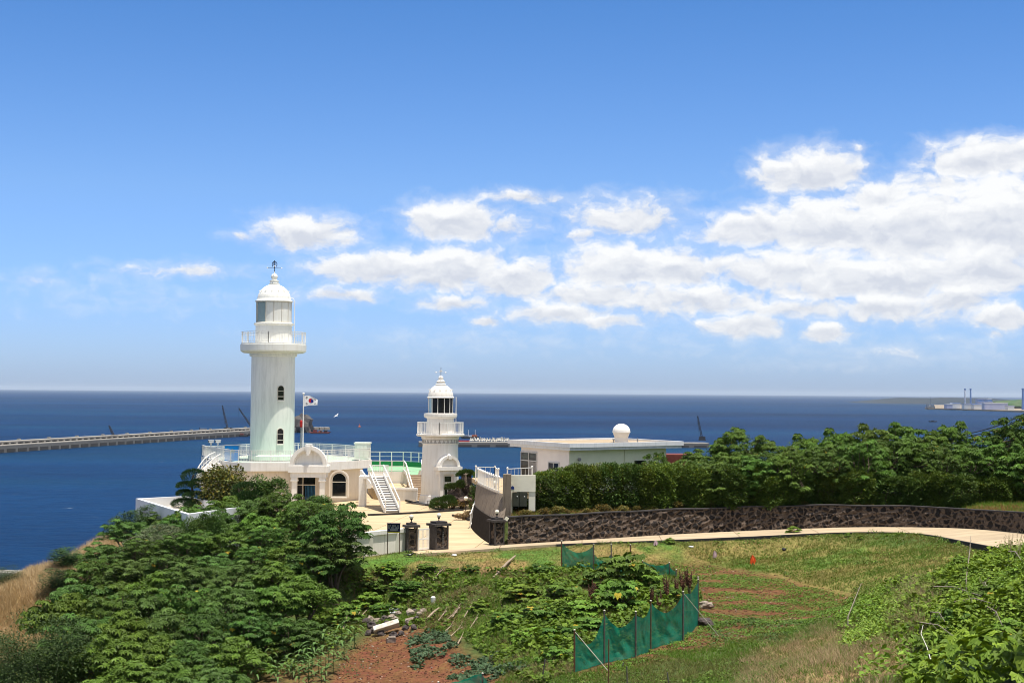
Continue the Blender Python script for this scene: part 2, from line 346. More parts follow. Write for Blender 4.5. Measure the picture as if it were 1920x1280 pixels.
ctl += [(0,0,7.9),(-6,8,5),(8,8,8.2),(6,-20,9),(-20,-20,7),(30,-20,10),(22,20,8.2),(30,35,7),(40,55,5.5),(-15,30,-2.5),(0,48,-2.4),(-12,48,-3),(10,36,-.2),(14,24,3.2),(-30,40,-5),(-45,30,-8),(0,33,-.9),(0,18,3.2),
        (-20,85,-2.2),(-25,72,-5),(-20,100,-1.9),(-16,90,-1.5),(-24,107,-1.6),(-30,108,-3),(-33,114,-5),(-38,125,-10),(-36,100,-5),(-40,80,-9),(-48,95,-13),(-60,90,-24),(-55,120,-18),
        (-40,125,-7),(-30,135,-4),(-40,145,-7),(-60,60,-25),(-90,100,-45),(-90,160,-48),(-20,150,-1),(-5,150,-1),(-20,175,-14),(0,180,-15),(0,230,-45),(-40,200,-38),
        (-10,120,-.1),(-18,120,-.1),(-8,100,-.1),(-12,140,-.1),(5,130,1.2),(8,150,-1),(10,120,2.5),(3,106,2.6),(10,106,2.6),(20,110,2.8),(30,110,3.2),(40,100,4.2),
        (5,93,1.8),(15,93,2.0),(25,95,2.4),(34,93,2.6),(34,86,2.4),(42,80,3.5),(50,70,5),(60,90,5),(30,150,-2),(60,150,0),(30,200,-28),(60,210,-25),(90,110,5),(90,180,-12),
        (0,270,-70),(60,280,-70),(-60,250,-70),(-130,120,-75),(-130,200,-75),(-130,40,-70),(120,250,-60),(120,100,4),(120,0,12),(-100,0,-40),(0,-60,8),(100,-60,12),(-100,-60,-30),(0,340,-80),(-130,340,-85),(120,340,-80)]
ctl = np.array(ctl); cp = ctl[:, :2]/50.0; n = len(ctl)
def tps(r2): return 0.5*r2*np.log(r2+1e-9)
d2 = ((cp[:, None]-cp[None])**2).sum(-1); A = np.zeros((n+3, n+3)); A[:n, :n] = tps(d2)+np.eye(n)*2e-4
A[:n, n] = 1; A[:n, n+1:] = cp; A[n, :n] = 1; A[n+1:, :n] = cp.T
wts = np.linalg.solve(A, np.concatenate([ctl[:, 2], [0, 0, 0]]))
def tps_h(x, y):
    q = np.stack([x.ravel(), y.ravel()], -1)/50.0; out = np.empty(len(q))
    for i in range(0, len(q), 20000):
        b = q[i:i+20000]; out[i:i+20000] = tps(((b[:, None]-cp[None])**2).sum(-1)) @ wts[:n] + wts[n] + b @ wts[n+1:]
    return out.reshape(x.shape)
# yard, upper terrace and road lie on the land
yard_poly = [(p.x, p.y) for p in [G(640,1044), G(668,1041), G(765,1031), G(782,1037), G(840,1036), G(1000,1023)]] + [(X(952,90.5,0),90.5), (X(918,89.6,0),90), (X(880,101,0),101.5), (-2.9,112), (-4.5,136), (-10,146), (-25,142), (-26.5,117), (-17,110), (-13.2,99)]
wall_px = [(952,1018,88.9,0.0),(1100,1009,91.2,.05),(1240,1000,93.5,.22),(1400,992,95,.45),(1540,987,94.5,.70),(1640,985,92.5,.92),(1760,986,89,1.15),(1850,990,85.5,1.30),(1930,999,81,1.5)]
WALL = [Vector((X(a, D, z), D, z)) for (a, b, D, z) in [(px, py, d, EYE-(py-(727+px*14/1920))*d/F) for (px, py, d, _) in wall_px]]
WALL.append(WALL[-1] + (WALL[-1]-WALL[-2])*2.5 + Vector((0, -1, .3)))
edge_px = [(780,1038),(850,1034),(1000,1022),(1100,1017.5),(1240,1013),(1400,1006),(1540,999),(1640,996.5),(1735,1000),(1800,1013),(1880,1028),(1960,1038)]
def lerp_path(path, k, t):
    n = len(path)-1; u = min(max(t, 0), .99999)*n; i = int(u); return path[i].lerp(path[i+1], u-i)
def road_z(px):
    xs = [q[0] for q in wall_px]; zs = [w_.z for w_ in WALL[:len(wall_px)]]; return float(np.interp(px, xs, zs))
EDGE = [G(px, py, road_z(px)+ (0.0 if px < 1700 else -0.1)) for (px, py) in edge_px]
road_poly = [(p.x, p.y) for p in WALL] + [(p.x, p.y) for p in reversed(EDGE)]
x0, x1, y0, y1, st = -130, 120, -60, 340, 0.5
xs = np.concatenate([np.arange(-130, -46, 2.5), np.arange(-46, 52, 0.4), np.arange(52, 121, 2.5)])
ys = np.concatenate([np.arange(-60, 14, 2.0), np.arange(14, 152, 0.4), np.arange(152, 341, 3.0)])
GX, GY = np.meshgrid(xs, ys, indexing='ij')
H = tps_h(GX, GY)
near = (GX > -46) & (GX < 52) & (GY > 14) & (GY < 152)
H += np.where(near, (vnoise(GX, GY, 3, 4, .35)-.5)*.45 + (vnoise(GX, GY, 5, 3, 1.6)-.5)*.13, (vnoise(GX, GY, 4, 4, .08)-.5)*4)
def poly_dist(x, y, poly):
    d = np.full(x.shape, 1e9); n = len(poly)
    for i in range(n):
        ax, ay = poly[i]; bx, by = poly[(i+1) % n]; vx, vy = bx-ax, by-ay
        t = np.clip(((x-ax)*vx+(y-ay)*vy)/(vx*vx+vy*vy+1e-9), 0, 1); d = np.minimum(d, np.hypot(x-ax-t*vx, y-ay-t*vy))
    return np.where(in_poly(x, y, poly), -d, d)
def flatten(poly, zf, blend):
    global H
    d = poly_dist(GX, GY, poly); k = np.clip(1-d/blend, 0, 1); k = k*k*(3-2*k); H = H*(1-k)+zf*k
terr_poly = [(-.6,91.8),(X(958,91.5,2),91.8),(10,99),(13,104),(8,116),(-3,112),(-2.3,100)]
# raised bed behind the stone wall
bed = [(p.x+.25*max(0, p.x-18)/12, p.y+.75+.5*max(0, p.x-18)/12) for p in WALL] + [(45,100),(30,112),(-.5,112),(-.3,92)]
dbed = poly_dist(GX, GY, bed); wx = np.array([p.x for p in WALL]); wz = np.array([p.z for p in WALL])
zb = np.interp(GX, wx, np.array([1.68,1.72,1.78,1.86,1.92,1.98,2.0,2.0,2.1,2.3]))+np.clip(GY-96, 0, 12)*.06
flatten(bed, zb, 0.35)
k = np.clip(1-poly_dist(GX, GY, road_poly)/1.4, 0, 1); outside_bed = dbed > 0.05
zr = np.interp(GX, wx, wz)
H = np.where(outside_bed, H*(1-k)+(zr-.12)*k, H)
d = poly_dist(GX, GY, yard_poly); k = np.clip(1-d/1.2, 0, 1); k = k*k*(3-2*k); H = np.where(dbed > 0.3, H*(1-k)+(-.12)*k, H)
def h(x, y):
    i = int(np.clip(np.searchsorted(xs, x)-1, 0, len(xs)-2)); j = int(np.clip(np.searchsorted(ys, y)-1, 0, len(ys)-2))
    fx = (x-xs[i])/(xs[i+1]-xs[i]); fy = (y-ys[j])/(ys[j+1]-ys[j])
    return float((H[i,j]*(1-fx)+H[i+1,j]*fx)*(1-fy)+(H[i,j+1]*(1-fx)+H[i+1,j+1]*fx)*fy)
def hv(x, y):
    i = np.clip(np.searchsorted(xs, x)-1, 0, len(xs)-2); j = np.clip(np.searchsorted(ys, y)-1, 0, len(ys)-2)
    fx = (x-xs[i])/(xs[i+1]-xs[i]); fy = (y-ys[j])/(ys[j+1]-ys[j])
    return (H[i,j]*(1-fx)+H[i+1,j]*fx)*(1-fy)+(H[i,j+1]*(1-fx)+H[i+1,j+1]*fx)*fy
def GT(px, py):                       # ground point seen at a photo pixel
    d = ray(px, py).normalized(); t = 8.0; o = Vector((0, 0, EYE))
    while t < 300:
        p = o + d*t
        if p.z < h(p.x, p.y): break
        t += 0.25
    lo, hi = t-.25, t
    for _ in range(12):
        m_ = (lo+hi)/2; p = o+d*m_
        if p.z < h(p.x, p.y): hi = m_
        else: lo = m_
    return o + d*hi
nx, ny = len(xs), len(ys)
V = np.stack([GX.ravel(), GY.ravel(), H.ravel()], -1)
idx = np.arange(nx*ny).reshape(nx, ny)
Fq = np.stack([idx[:-1,:-1].ravel(), idx[1:,:-1].ravel(), idx[1:,1:].ravel(), idx[:-1,1:].ravel()], -1)
PX, PY = proj(GX, GY, H)
front = (GY > 15)
def pm(poly, soft=14):
    d = poly_dist(PX, PY, poly); return np.where(front, np.clip(.5-d/soft, 0, 1), 0)
GARDEN = [(600,1300),(640,1235),(680,1200),(730,1185),(800,1175),(840,1190),(880,1232),(960,1275),(990,1300)]
FIELD = [(1215,1052),(1330,1058),(1450,1078),(1560,1108),(1630,1132),(1585,1152),(1500,1175),(1440,1200),(1330,1212),(1220,1240),(1100,1275),(1075,1264),(1190,1225),(1260,1200),(1318,1170),(1300,1100)]
soil = np.maximum(np.maximum(pm(GARDEN, 26), pm([(430,1300),(540,1235),(640,1200),(640,1240),(600,1300)], 30)*.6), pm(FIELD, 16)*.85)
bare = np.maximum(pm([(810,1060),(870,1055),(960,1072),(950,1088),(830,1080)], 20)*.8, pm([(1780,935),(1930,905),(1930,950),(1800,945)], 20)*.9)
bare = np.maximum(bare, pm([(680,1165),(860,1140),(870,1180),(700,1190)], 20)*.7)
dry = np.maximum(pm([(-50,1100),(90,1070),(215,1000),(240,1030),(150,1120),(100,1190),(-50,1250)], 30), pm([(1430,1210),(1560,1185),(1660,1190),(1720,1240),(1650,1300),(1400,1300)], 40))
nz = vnoise(GX, GY, 21, 4, .5)
lawn = np.array([.215,.165,.060]); green = np.array([.085,.155,.028]); redsoil = np.array([.15,.066,.032]); drycol = np.array([.34,.24,.12]); wild = np.array([.07,.095,.028])
lm = pm([(640,1040),(1000,1020),(1500,1000),(1900,1040),(1600,1130),(1300,1062),(1060,1062),(960,1080),(640,1075)], 30)
col = wild+0*GX[..., None]
mixg = np.clip((nz-.50)*5, 0, 1)[..., None]
lawncol = lawn*(1-mixg)+green*mixg*1.05
lefty = np.clip((PX-1050)/500, 0, 1)[..., None]
lawncol = lawncol*(1-lefty*.25)+green*lefty*.25
for m_, c_ in ((lm, lawncol), (dry, drycol), (bare, np.array([.23,.13,.07])), (soil, redsoil)):
    k = m_[..., None]; col = col*(1-k)+c_*k
cliff = (np.clip((-8-H)/6, 0, 1)*(GY > 60))[..., None]; col = col*(1-cliff)+np.array([.10,.09,.06])*cliff
def ground_mat():
    m = bpy.data.materials.new('ground_earth'); m.use_nodes = True; nt = m.node_tree; b = nt.nodes['Principled BSDF']
    a = nd(nt, 'ShaderNodeAttribute', attribute_name='col'); g = nd(nt, 'ShaderNodeNewGeometry')
    n1 = nd(nt, 'ShaderNodeTexNoise', ins={'Scale': 5.0, 'Detail': 8, 'Roughness': .7}); lk(nt, g.outputs['Position'], n1.inputs['Vector'])
    n2 = nd(nt, 'ShaderNodeTexNoise', ins={'Scale': 0.6, 'Detail': 5}); lk(nt, g.outputs['Position'], n2.inputs['Vector'])
    v = mth(nt, 'ADD', mth(nt, 'MULTIPLY_ADD', n1.outputs[0], 2.4, -0.2), mth(nt, 'MULTIPLY_ADD', n2.outputs[0], .8, -.4))
    h_ = nd(nt, 'ShaderNodeHueSaturation'); lk(nt, a.outputs['Color'], h_.inputs['Color']); lk(nt, v, h_.inputs['Value'])
    n4 = nd(nt, 'ShaderNodeTexNoise', ins={'Scale': 1.7, 'Detail': 6, 'Roughness': .7}); lk(nt, g.outputs['Position'], n4.inputs['Vector'])
    lk(nt, mth(nt, 'MULTIPLY_ADD', n4.outputs[0], .15, .425), h_.inputs['Hue'])
    lk(nt, h_.outputs[0], b.inputs['Base Color']); b.inputs['Roughness'].default_value = .95; b.inputs['Specular IOR Level'].default_value = .1
    bp = nd(nt, 'ShaderNodeBump', ins={'Strength': .8, 'Distance': .12}); lk(nt, n1.outputs[0], bp.inputs['Height']); lk(nt, bp.outputs[0], b.inputs['Normal'])
    return m
g_ = npmesh('ground', V, Fq, ground_mat(), col.reshape(-1, 3), smooth=True)
struct(g_, label='grassy headland with red soil plots falling to the sea')

# ------------------------------------------------------------------ paved ground
def slab_mat(name, c1_, c2_, cw, ch, rot=0.0):
    m = bpy.data.materials.new(name); m.use_nodes = True; nt = m.node_tree; b = nt.nodes['Principled BSDF']; MATS[name] = m
    g = nd(nt, 'ShaderNodeNewGeometry'); mp = nd(nt, 'ShaderNodeMapping'); mp.inputs['Rotation'].default_value = (0, 0, rot); lk(nt, g.outputs['Position'], mp.inputs[0])
    br_ = nd(nt, 'ShaderNodeTexBrick', offset=0.0, ins={'Scale': 1.0, 'Mortar Size': .035, 'Mortar Smooth': .4, 'Brick Width': cw, 'Row Height': ch, 'Color1': (1, 1, 1, 1), 'Color2': (.90, .90, .90, 1), 'Mortar': (.45, .42, .38, 1)}); lk(nt, mp.outputs[0], br_.inputs['Vector'])
    mp2 = nd(nt, 'ShaderNodeMapping'); mp2.inputs['Rotation'].default_value = (0, 0, rot); mp2.inputs['Scale'].default_value = (.35, 1.6, 1); lk(nt, g.outputs['Position'], mp2.inputs[0])
    n1 = nd(nt, 'ShaderNodeTexNoise', ins={'Scale': .9, 'Detail': 7, 'Roughness': .65}); lk(nt, mp2.outputs[0], n1.inputs['Vector']); r = nd(nt, 'ShaderNodeMapRange'); lk(nt, n1.outputs[0], r.inputs[0]); r.inputs[1].default_value = .35; r.inputs[2].default_value = .68
    c = nd(nt, 'ShaderNodeMix', data_type='RGBA'); lk(nt, r.outputs[0], c.inputs['Factor']); c.inputs['A'].default_value = (*c1_, 1); c.inputs['B'].default_value = (*c2_, 1)
    x_ = nd(nt, 'ShaderNodeMix', data_type='RGBA', blend_type='MULTIPLY', ins={'Factor': 1.0}); lk(nt, c.outputs['Result'], x_.inputs['A']); lk(nt, br_.outputs['Color'], x_.inputs['B']); lk(nt, x_.outputs['Result'], b.inputs['Base Color']); b.inputs['Roughness'].default_value = .9; b.inputs['Specular IOR Level'].default_value = .15
    n2 = nd(nt, 'ShaderNodeTexNoise', ins={'Scale': 9.0, 'Detail': 5}); lk(nt, g.outputs['Position'], n2.inputs['Vector']); bp = nd(nt, 'ShaderNodeBump', ins={'Strength': .3, 'Distance': .03}); lk(nt, n2.outputs[0], bp.inputs['Height']); lk(nt, bp.outputs[0], b.inputs['Normal']); return m
concrete = slab_mat('yard_concrete', (.58,.455,.285), (.42,.32,.20), 4.2, 3.4, .12)
roadm = slab_mat('road_concrete', (.50,.40,.27), (.37,.29,.20), 5.0, 9.0, .05)
whitepaint = mat('white_paint', (.84,.815,.77), .6, col2=(.68,.65,.59), scale=1.6, streak=.6)
creampaint = mat('cream_wall_paint', (.82,.745,.64), .7, col2=(.69,.61,.51), scale=1.0, streak=.6)
railwhite = mat('rail_white_paint', (.84,.82,.77), .4, var=.04)
darkstone = mat('dark_basalt', (.045,.040,.040), .85, col2=(.085,.072,.066), scale=6, bump=.5, bscale=25)
blackkerb = mat('black_kerb_stone', (.035,.033,.036), .8, var=.2, scale=4, bump=.3)
pale_green = mat('pale_green_tower_paint', (.78,.82,.72), .6, col2=(.70,.76,.65), scale=1.0, streak=.5)
towerwhite = mat('tower_white_paint', (.85,.84,.79), .55, col2=(.71,.69,.61), scale=1.2, streak=.7)
glassd = mat('dark_window_glass', (.012,.014,.017), .06, var=.3, spec=.6)
glassb = mat('blue_window_glass', (.10,.17,.20), .08, var=.1, spec=.6)
framew = mat('window_frame_beige', (.66,.60,.50), .5, var=.06)
metal_g = mat('grey_metal', (.30,.30,.31), .45, var=.1, metal=.3)
darkmetal = mat('dark_metal', (.03,.03,.035), .5, var=.1)
conc_grey = mat('weathered_concrete', (.25,.215,.175), .9, col2=(.13,.105,.085), scale=1.3, streak=.75, bump=.4, bscale=8)
globe = mat('cream_globe_glass', (.86,.80,.66), .3, var=.05)
wood = mat('weathered_wood', (.22,.17,.12), .8, var=.25, scale=9)
black = mat('black_paint', (.012,.012,.013), .5, var=.1)
s = MB(); s.prism([(p[0], p[1]) for p in yard_poly], -.3, 0.0); struct(s.build('yard_pavement', concrete), label='pale concrete forecourt of the lighthouse')
# road with a low black kerb wall on its outer side
def resample(path, n):
    L = [0]
    for a, b in zip(path, path[1:]): L.append(L[-1]+(b-a).length)
    out = []
    for i in range(n):
        t = L[-1]*i/(n-1); j = max(0, min(len(path)-2, int(np.searchsorted(L, t)-1))); u = (t-L[j])/(L[j+1]-L[j]+1e-9); out.append(path[j].lerp(path[j+1], u))
    return out
def smooth_path(path, it=2):
    for _ in range(it):
        q = [path[0]]
        for a, b in zip(path, path[1:]): q += [a.lerp(b, .25), a.lerp(b, .75)]
        path = q+[path[-1]]
    return path
Wp = resample(smooth_path(WALL), 70); Ep = resample(smooth_path(EDGE), 70)
s = MB()
for i in range(69):
    a, b, c, d_ = Wp[i], Wp[i+1], Ep[i+1], Ep[i]
    up = Vector((0, 0, .012)); dn = Vector((0, 0, -.35))
    s.add([d_+up, c+up, b+up, a+up], [(0, 1, 2, 3)]); s.add([d_+dn, c+dn, c+up, d_+up], [(0, 1, 2, 3)])
struct(s.build('road', roadm), label='narrow pale concrete lane along the stone wall')
s = MB()
for i in range(14, 69):
    a, b = Ep[i], Ep[i+1]; t = (b-a).normalized(); nrm = Vector((t.y, -t.x, 0)).normalized()*.16
    k = (i-14)/55; ht = .02; hb_ = -.25-.75*min(1, k*1.1)
    vs = [a+Vector((0,0,ht)), b+Vector((0,0,ht)), b+nrm+Vector((0,0,ht)), a+nrm+Vector((0,0,ht)), a+nrm+Vector((0,0,hb_)), b+nrm+Vector((0,0,hb_))]
    s.add(vs, [(0, 3, 2, 1), (3, 4, 5, 2)])
o = s.build('retaining_kerb', blackkerb); tag(o, 'low black kerb wall holding up the outer edge of the pale lane', 'kerb')
# ------------------------------------------------------------------ railings
def rail_path(mb, path, ht=1.0, post=1.6, bal=0.13, top=.03, low=0.12, br=.011, rails=(), pr=.028, ball=0.0):
    """posts, top and bottom rail, upright bars along a 3d path"""
    path = [Vector(p) for p in path]
    for a, b in zip(path, path[1:]):
        up = Vector((0, 0, ht)); L = (b-a).length
        mb.bar(a+up, b+up, top*2, top*1.4); mb.bar(a+Vector((0,0,low)), b+Vector((0,0,low)), .03, .03)
        for r_ in rails: mb.bar(a+Vector((0,0,r_)), b+Vector((0,0,r_)), .03, .035)
        if bal:
            n = max(1, int(L/bal))
            for i in range(1, n):
                p = a.lerp(b, i/n); mb.bar(p+Vector((0,0,low)), p+up, br*2)
    L = 0; last = -9
    for i, (a, b) in enumerate(zip(path, path[1:])):
        n = max(1, round((b-a).length/post)) if (b-a).length > post*.7 else 1
        for k in range(n):
            p = a.lerp(b, k/n); d = L+(b-a).length*k/n
            if d-last > post*.55: mb.bar(p, p+Vector((0,0,ht+.02)), pr*2); last = d
            if ball and d == last: mb.sphere(p+Vector((0,0,ht+.06)), ball, 8, 6)
        L += (b-a).length
    p = path[-1]; mb.bar(p, p+Vector((0,0,ht+.02)), pr*2)
    if ball: mb.sphere(p+Vector((0,0,ht+.06)), ball, 8, 6)
    return mb
def circle_pts(c, r, z, n=32, a0=0, a1=2*math.pi):
    return [Vector((c[0]+r*math.sin(a0+(a1-a0)*i/n), c[1]-r*math.cos(a0+(a1-a0)*i/n), z)) for i in range(n+1)]
def face_M(c, phi, r, z):             # frame on a cylinder/wall: x right, y inward, z up
    o = Vector((c[0]+r*math.sin(phi), c[1]-r*math.cos(phi), z)); M = Matrix.Rotation(phi, 4, 'Z'); M.translation = o; return M
def arch_loop(w_, hgt, n=12):          # outline of an arch-topped opening, from bottom left round to bottom right
    r = w_/2; return [(-r, 0)]+[(-r*math.cos(math.pi*i/n), hgt-r+r*math.sin(math.pi*i/n)) for i in range(n+1)]+[(r, 0)]
def arched_window(parent, M, w_, hgt, fr=.06, proud=.05, mullion=False, gmat=None, sill=True, fm=None, lower=.0, name='window'):
    lo = arch_loop(w_, hgt); ou = [(p[0]*(1+2*fr/w_), p[1]*(1+fr/hgt)) for p in lo]; ou[0] = (ou[0][0], 0); ou[-1] = (ou[-1][0], 0)
    s = MB(); s.face(lo, -proud*.75, M); g = s.build(name, gmat or glassd, parent)
    s = MB(); s.slab(lo, ou, -proud, .06, M)
    s.ext([(-w_/2, hgt*.62), (w_/2, hgt*.62), (w_/2, hgt*.62+fr*.8), (-w_/2, hgt*.62+fr*.8)], -proud*.8, .02, M)
    s.ext([(-w_/2, 0), (w_/2, 0), (w_/2, fr*.9), (-w_/2, fr*.9)], -proud*.8, .02, M)
    if lower: s.ext([(-w_/2, hgt*lower), (w_/2, hgt*lower), (w_/2, hgt*lower+fr*1.4), (-w_/2, hgt*lower+fr*1.4)], -proud*.8, .02, M)
    if mullion: s.ext([(-fr*.45, fr*.9), (fr*.45, fr*.9), (fr*.45, hgt*.62), (-fr*.45, hgt*.62)], -proud*.7, .02, M)
    s.build('frame', fm or framew, g)
    if sill:
        s = MB(); s.ext([(-w_/2-fr*1.4, -.07), (w_/2+fr*1.4, -.07), (w_/2+fr*1.4, 0), (-w_/2-fr*1.4, 0)], -proud*1.8, .06, M); s.build('sill', whitepaint, g)
    return g
def vane(parent, c, z, hgt, arm, m1, fork=False):
    s = MB(); s.tube([(c[0], c[1], z), (c[0], c[1], z+hgt)], .028, 6)
    zz = z+hgt*.42
    for k, dz in ((0, 0.0), (1, .12)):
        a = R(12+90*k); dx, dy = math.cos(a)*arm, math.sin(a)*arm
        s.tube([(c[0]-dx, c[1]-dy, zz+dz), (c[0]+dx, c[1]+dy, zz+dz)], .017, 6)
    v = s.build('weather_vane', m1, parent)
    for k, dz in ((0, 0.0), (1, .12)):
        a = R(12+90*k); dx, dy = math.cos(a)*arm, math.sin(a)*arm
        for q in (-1, 1): s = MB(); s.sphere((c[0]+q*dx, c[1]+q*dy, zz+dz), .06, 8, 6); s.build('direction_tip', railwhite, v)
    if fork:
        s = MB(); t = z+hgt
        n = 10
        for k in range(n):      # inverted U with a middle prong
            a, b = math.pi*k/n, math.pi*(k+1)/n
            s.bar((c[0]+.21*math.cos(a), c[1], t-.20+.24*math.sin(a)), (c[0]+.21*math.cos(b), c[1], t-.20+.24*math.sin(b)), .05, .05)
        for q in (-.21, .21): s.bar((c[0]+q, c[1], t-.2), (c[0]+q*.86, c[1], t-.42), .05, .05)
        s.bar((c[0], c[1], t-.5), (c[0], c[1], t+.14), .06, .06)
        for q in (-.1, .1): s.bar((c[0]+q, c[1], t-.02), (c[0]+q*1.1, c[1], t-.3), .035, .035)
        s.build('trident', black, v)
    return v
def hooks(c, r, z, n, dome, m):
    for k in range(n):
        s = MB()
        a = 2*math.pi*k/n; x, y = c[0]+r*math.sin(a), c[1]-r*math.cos(a)
        for q in (-.06, .06):
            px, py = x+q*math.cos(a), y+q*math.sin(a)
            s.tube([(px, py, z-.03), (px+.10*math.sin(a), py-.10*math.cos(a), z+.05)], .018, 5)
        s.tube([(x, y, z-.02), (x+.1*math.sin(a), y-.1*math.cos(a), z-.03)], .02, 5)
        s.build('vent_hook', m, dome)
def ladder(parent, c, phi, r, z0, z1, m, hoop=False):
    o = Vector((c[0]+r*math.sin(phi), c[1]-r*math.cos(phi), 0)); t = Vector((math.cos(phi), math.sin(phi), 0)); nr = Vector((math.sin(phi), -math.cos(phi), 0))
    s = MB()
    for q in (-.2, .2):
        pts = [o+t*q+Vector((0, 0, z0)), o+t*q+Vector((0, 0, z1))]
        if hoop: pts += [o+t*q-nr*.12+Vector((0, 0, z1+.2)), o+t*q-nr*.42+Vector((0, 0, z1+.22))]
        s.tube(pts, .02, 6)
    n = int((z1-z0)/.28)
    for i in range(1, n+1): z = z0+(z1-z0)*i/(n+.5); s.tube([o+t*-.2+Vector((0,0,z)), o+t*.2+Vector((0,0,z))], .014, 5)
    return s.build('ladder', m, parent)

# ------------------------------------------------------------------ the tall lighthouse
DK = 3.5
D1 = 124.0; cx1 = X(511.3, D1, 8); c1 = (cx1, D1); k1 = F/D1
def z1(py): return EYE-(py-730.7)/k1
L1 = thing('lighthouse', 'tall round lighthouse tower with pale green lower shaft and white dome, on the deck', 'lighthouse', (cx1, D1, DK))
s = MB(); s.lathe([(2.06, DK), (2.06, DK+.35), (1.90, DK+.45), (1.88, z1(668)), (2.04, z1(667)), (2.06, z1(662)), (2.6, z1(661))], c1, 72)
tw = bpy.data.materials.new('tower_paint'); tw.use_nodes = True; nt = tw.node_tree; b = nt.nodes['Principled BSDF']
g = nd(nt, 'ShaderNodeNewGeometry'); sp = nd(nt, 'ShaderNodeSeparateXYZ'); lk(nt, g.outputs['Position'], sp.inputs[0])
mp = nd(nt, 'ShaderNodeMapping'); mp.inputs['Scale'].default_value = (3, 3, .4); lk(nt, g.outputs['Position'], mp.inputs[0])
n1 = nd(nt, 'ShaderNodeTexNoise', ins={'Scale': 1.0, 'Detail': 6, 'Roughness': .65}); lk(nt, mp.outputs[0], n1.inputs['Vector'])
zz = mth(nt, 'ADD', sp.outputs[2], mth(nt, 'MULTIPLY', n1.outputs[0], 1.6))
r_ = nd(nt, 'ShaderNodeMapRange', interpolation_type='SMOOTHSTEP'); lk(nt, zz, r_.inputs[0]); r_.inputs[1].default_value = 4.5; r_.inputs[2].default_value = 12.5
cm = nd(nt, 'ShaderNodeMix', data_type='RGBA'); lk(nt, r_.outputs[0], cm.inputs['Factor']); cm.inputs['A'].default_value = (.72, .81, .69, 1); cm.inputs['B'].default_value = (.85, .84, .79, 1)
d_ = mth(nt, 'MULTIPLY_ADD', n1.outputs[0], .75, .60, clamp=True)
cv = nd(nt, 'ShaderNodeHueSaturation'); lk(nt, cm.outputs['Result'], cv.inputs['Color']); lk(nt, d_, cv.inputs['Value']); lk(nt, cv.outputs[0], b.inputs['Base Color']); b.inputs['Roughness'].default_value = .6
bp = nd(nt, 'ShaderNodeBump', ins={'Strength': .15, 'Distance': .03}); lk(nt, n1.outputs[0], bp.inputs['Height']); lk(nt, bp.outputs[0], b.inputs['Normal'])
s.build('shaft', tw, L1)
zg0, zg1 = z1(659.5), z1(643)
s = MB(); s.lathe([(2.0, zg0-.06), (2.55, zg0-.06), (2.72, zg0), (2.84, zg0+.12), (2.85, zg1-.12), (2.80, zg1-.11), (2.80, zg1), (1.2, zg1)], c1, 72); s.build('gallery_slab', towerwhite, L1)
s = MB(); rail_path(s, circle_pts(c1, 2.74, zg1, 44), .97, post=2.0, bal=.14, rails=(.80,)); s.build('gallery_railing', railwhite, L1)
zc = z1(607)
s = MB(); s.lathe([(1.57, zg1), (1.57, zc-.12), (1.66, zc-.1), (1.73, zc), (1.73, zc+.07), (1.60, zc+.12), (1.5, zc+.12)], c1, 64); s.build('watch_room', towerwhite, L1)
zl0, zl1 = zc+.10, z1(565)
wp = MB(); wp.lathe([(1.50, zl0), (1.50, zl1)], c1, 60, True, R(-18), R(258)); wp.build('lantern_panel', towerwhite, L1)
gl = MB(); gl.lathe([(1.49, zl0), (1.49, zl1)], c1, 20, True, R(-102), R(-18))
lg = bpy.data.materials.new('lantern_glass'); lg.use_nodes = True; nt = lg.node_tree; b = nt.nodes['Principled BSDF']
b.inputs['Base Color'].default_value = (.55, .75, .78, 1); b.inputs['Alpha'].default_value = .45; b.inputs['Roughness'].default_value = .05
go = gl.build('lantern_glass', lg, L1)
s = MB()
for a in (-102, -88, -74, -60, -18, 9, 36, 63, 90, 120, 150):
    x, y = cx1+1.52*math.sin(R(a)), D1-1.52*math.cos(R(a)); s.bar((x, y, zl0), (x, y, zl1), .045)
s.lathe([(1.54, zl0), (1.54, zl0+.07), (1.48, zl0+.07)], c1, 48); s.lathe([(1.54, zl1-.06), (1.54, zl1), (1.48, zl1)], c1, 48)
s.build('lantern_frame', framew, L1)
s = MB(); s.lathe([(.0, zl0), (.35, zl0), (.35, zl0+.5), (.48, zl0+.55), (.48, zl1-.4), (.2, zl1-.3), (0, zl1-.3)], c1, 20)
for a in (-70, -95): x, y = cx1+1.1*math.sin(R(a)), D1-1.1*math.cos(R(a)); s.bar((x, y, zl0), (x, y, zl1), .3, .06)
s.build('lamp', glassd, L1)
zd0 = z1(564.5); prof = [(1.50, zl1-.01), (1.63, zl1+.0), (1.63, zd0+.06), (1.50, zd0+.12)]
for i in range(1, 15): a = math.pi/2*i/15; prof.append((1.46*math.cos(a), zd0+.12+1.42*math.sin(a)))
zt = zd0+.12+1.40
prof += [(.46, zt+.0), (.46, zt+.06), (.38, zt+.10), (.36, zt+.24), (.42, zt+.28), (.42, zt+.33), (.24, zt+.36), (.24, zt+.44)]
for i in range(1, 12): a = -math.pi/2*.6+math.pi/2*1.6*i/12; prof.append((.29*math.cos(a), zt+.66+.29*math.sin(a)))
prof += [(.06, zt+.95), (.04, zt+1.1), (0.0, zt+1.1)]
s = MB(); s.lathe(prof, c1, 56); dm = s.build('dome', towerwhite, L1)
hooks(c1, 1.22, zd0+.12+1.42*math.sqrt(1-(1.22/1.46)**2)+.02, 14, dm, towerwhite)
vane(L1, c1, zt+1.05, z1(487)-(zt+1.05)-.12, .62, darkmetal, True)
ladder(L1, c1, R(96), 1.78, zg1, z1(562), railwhite, True)
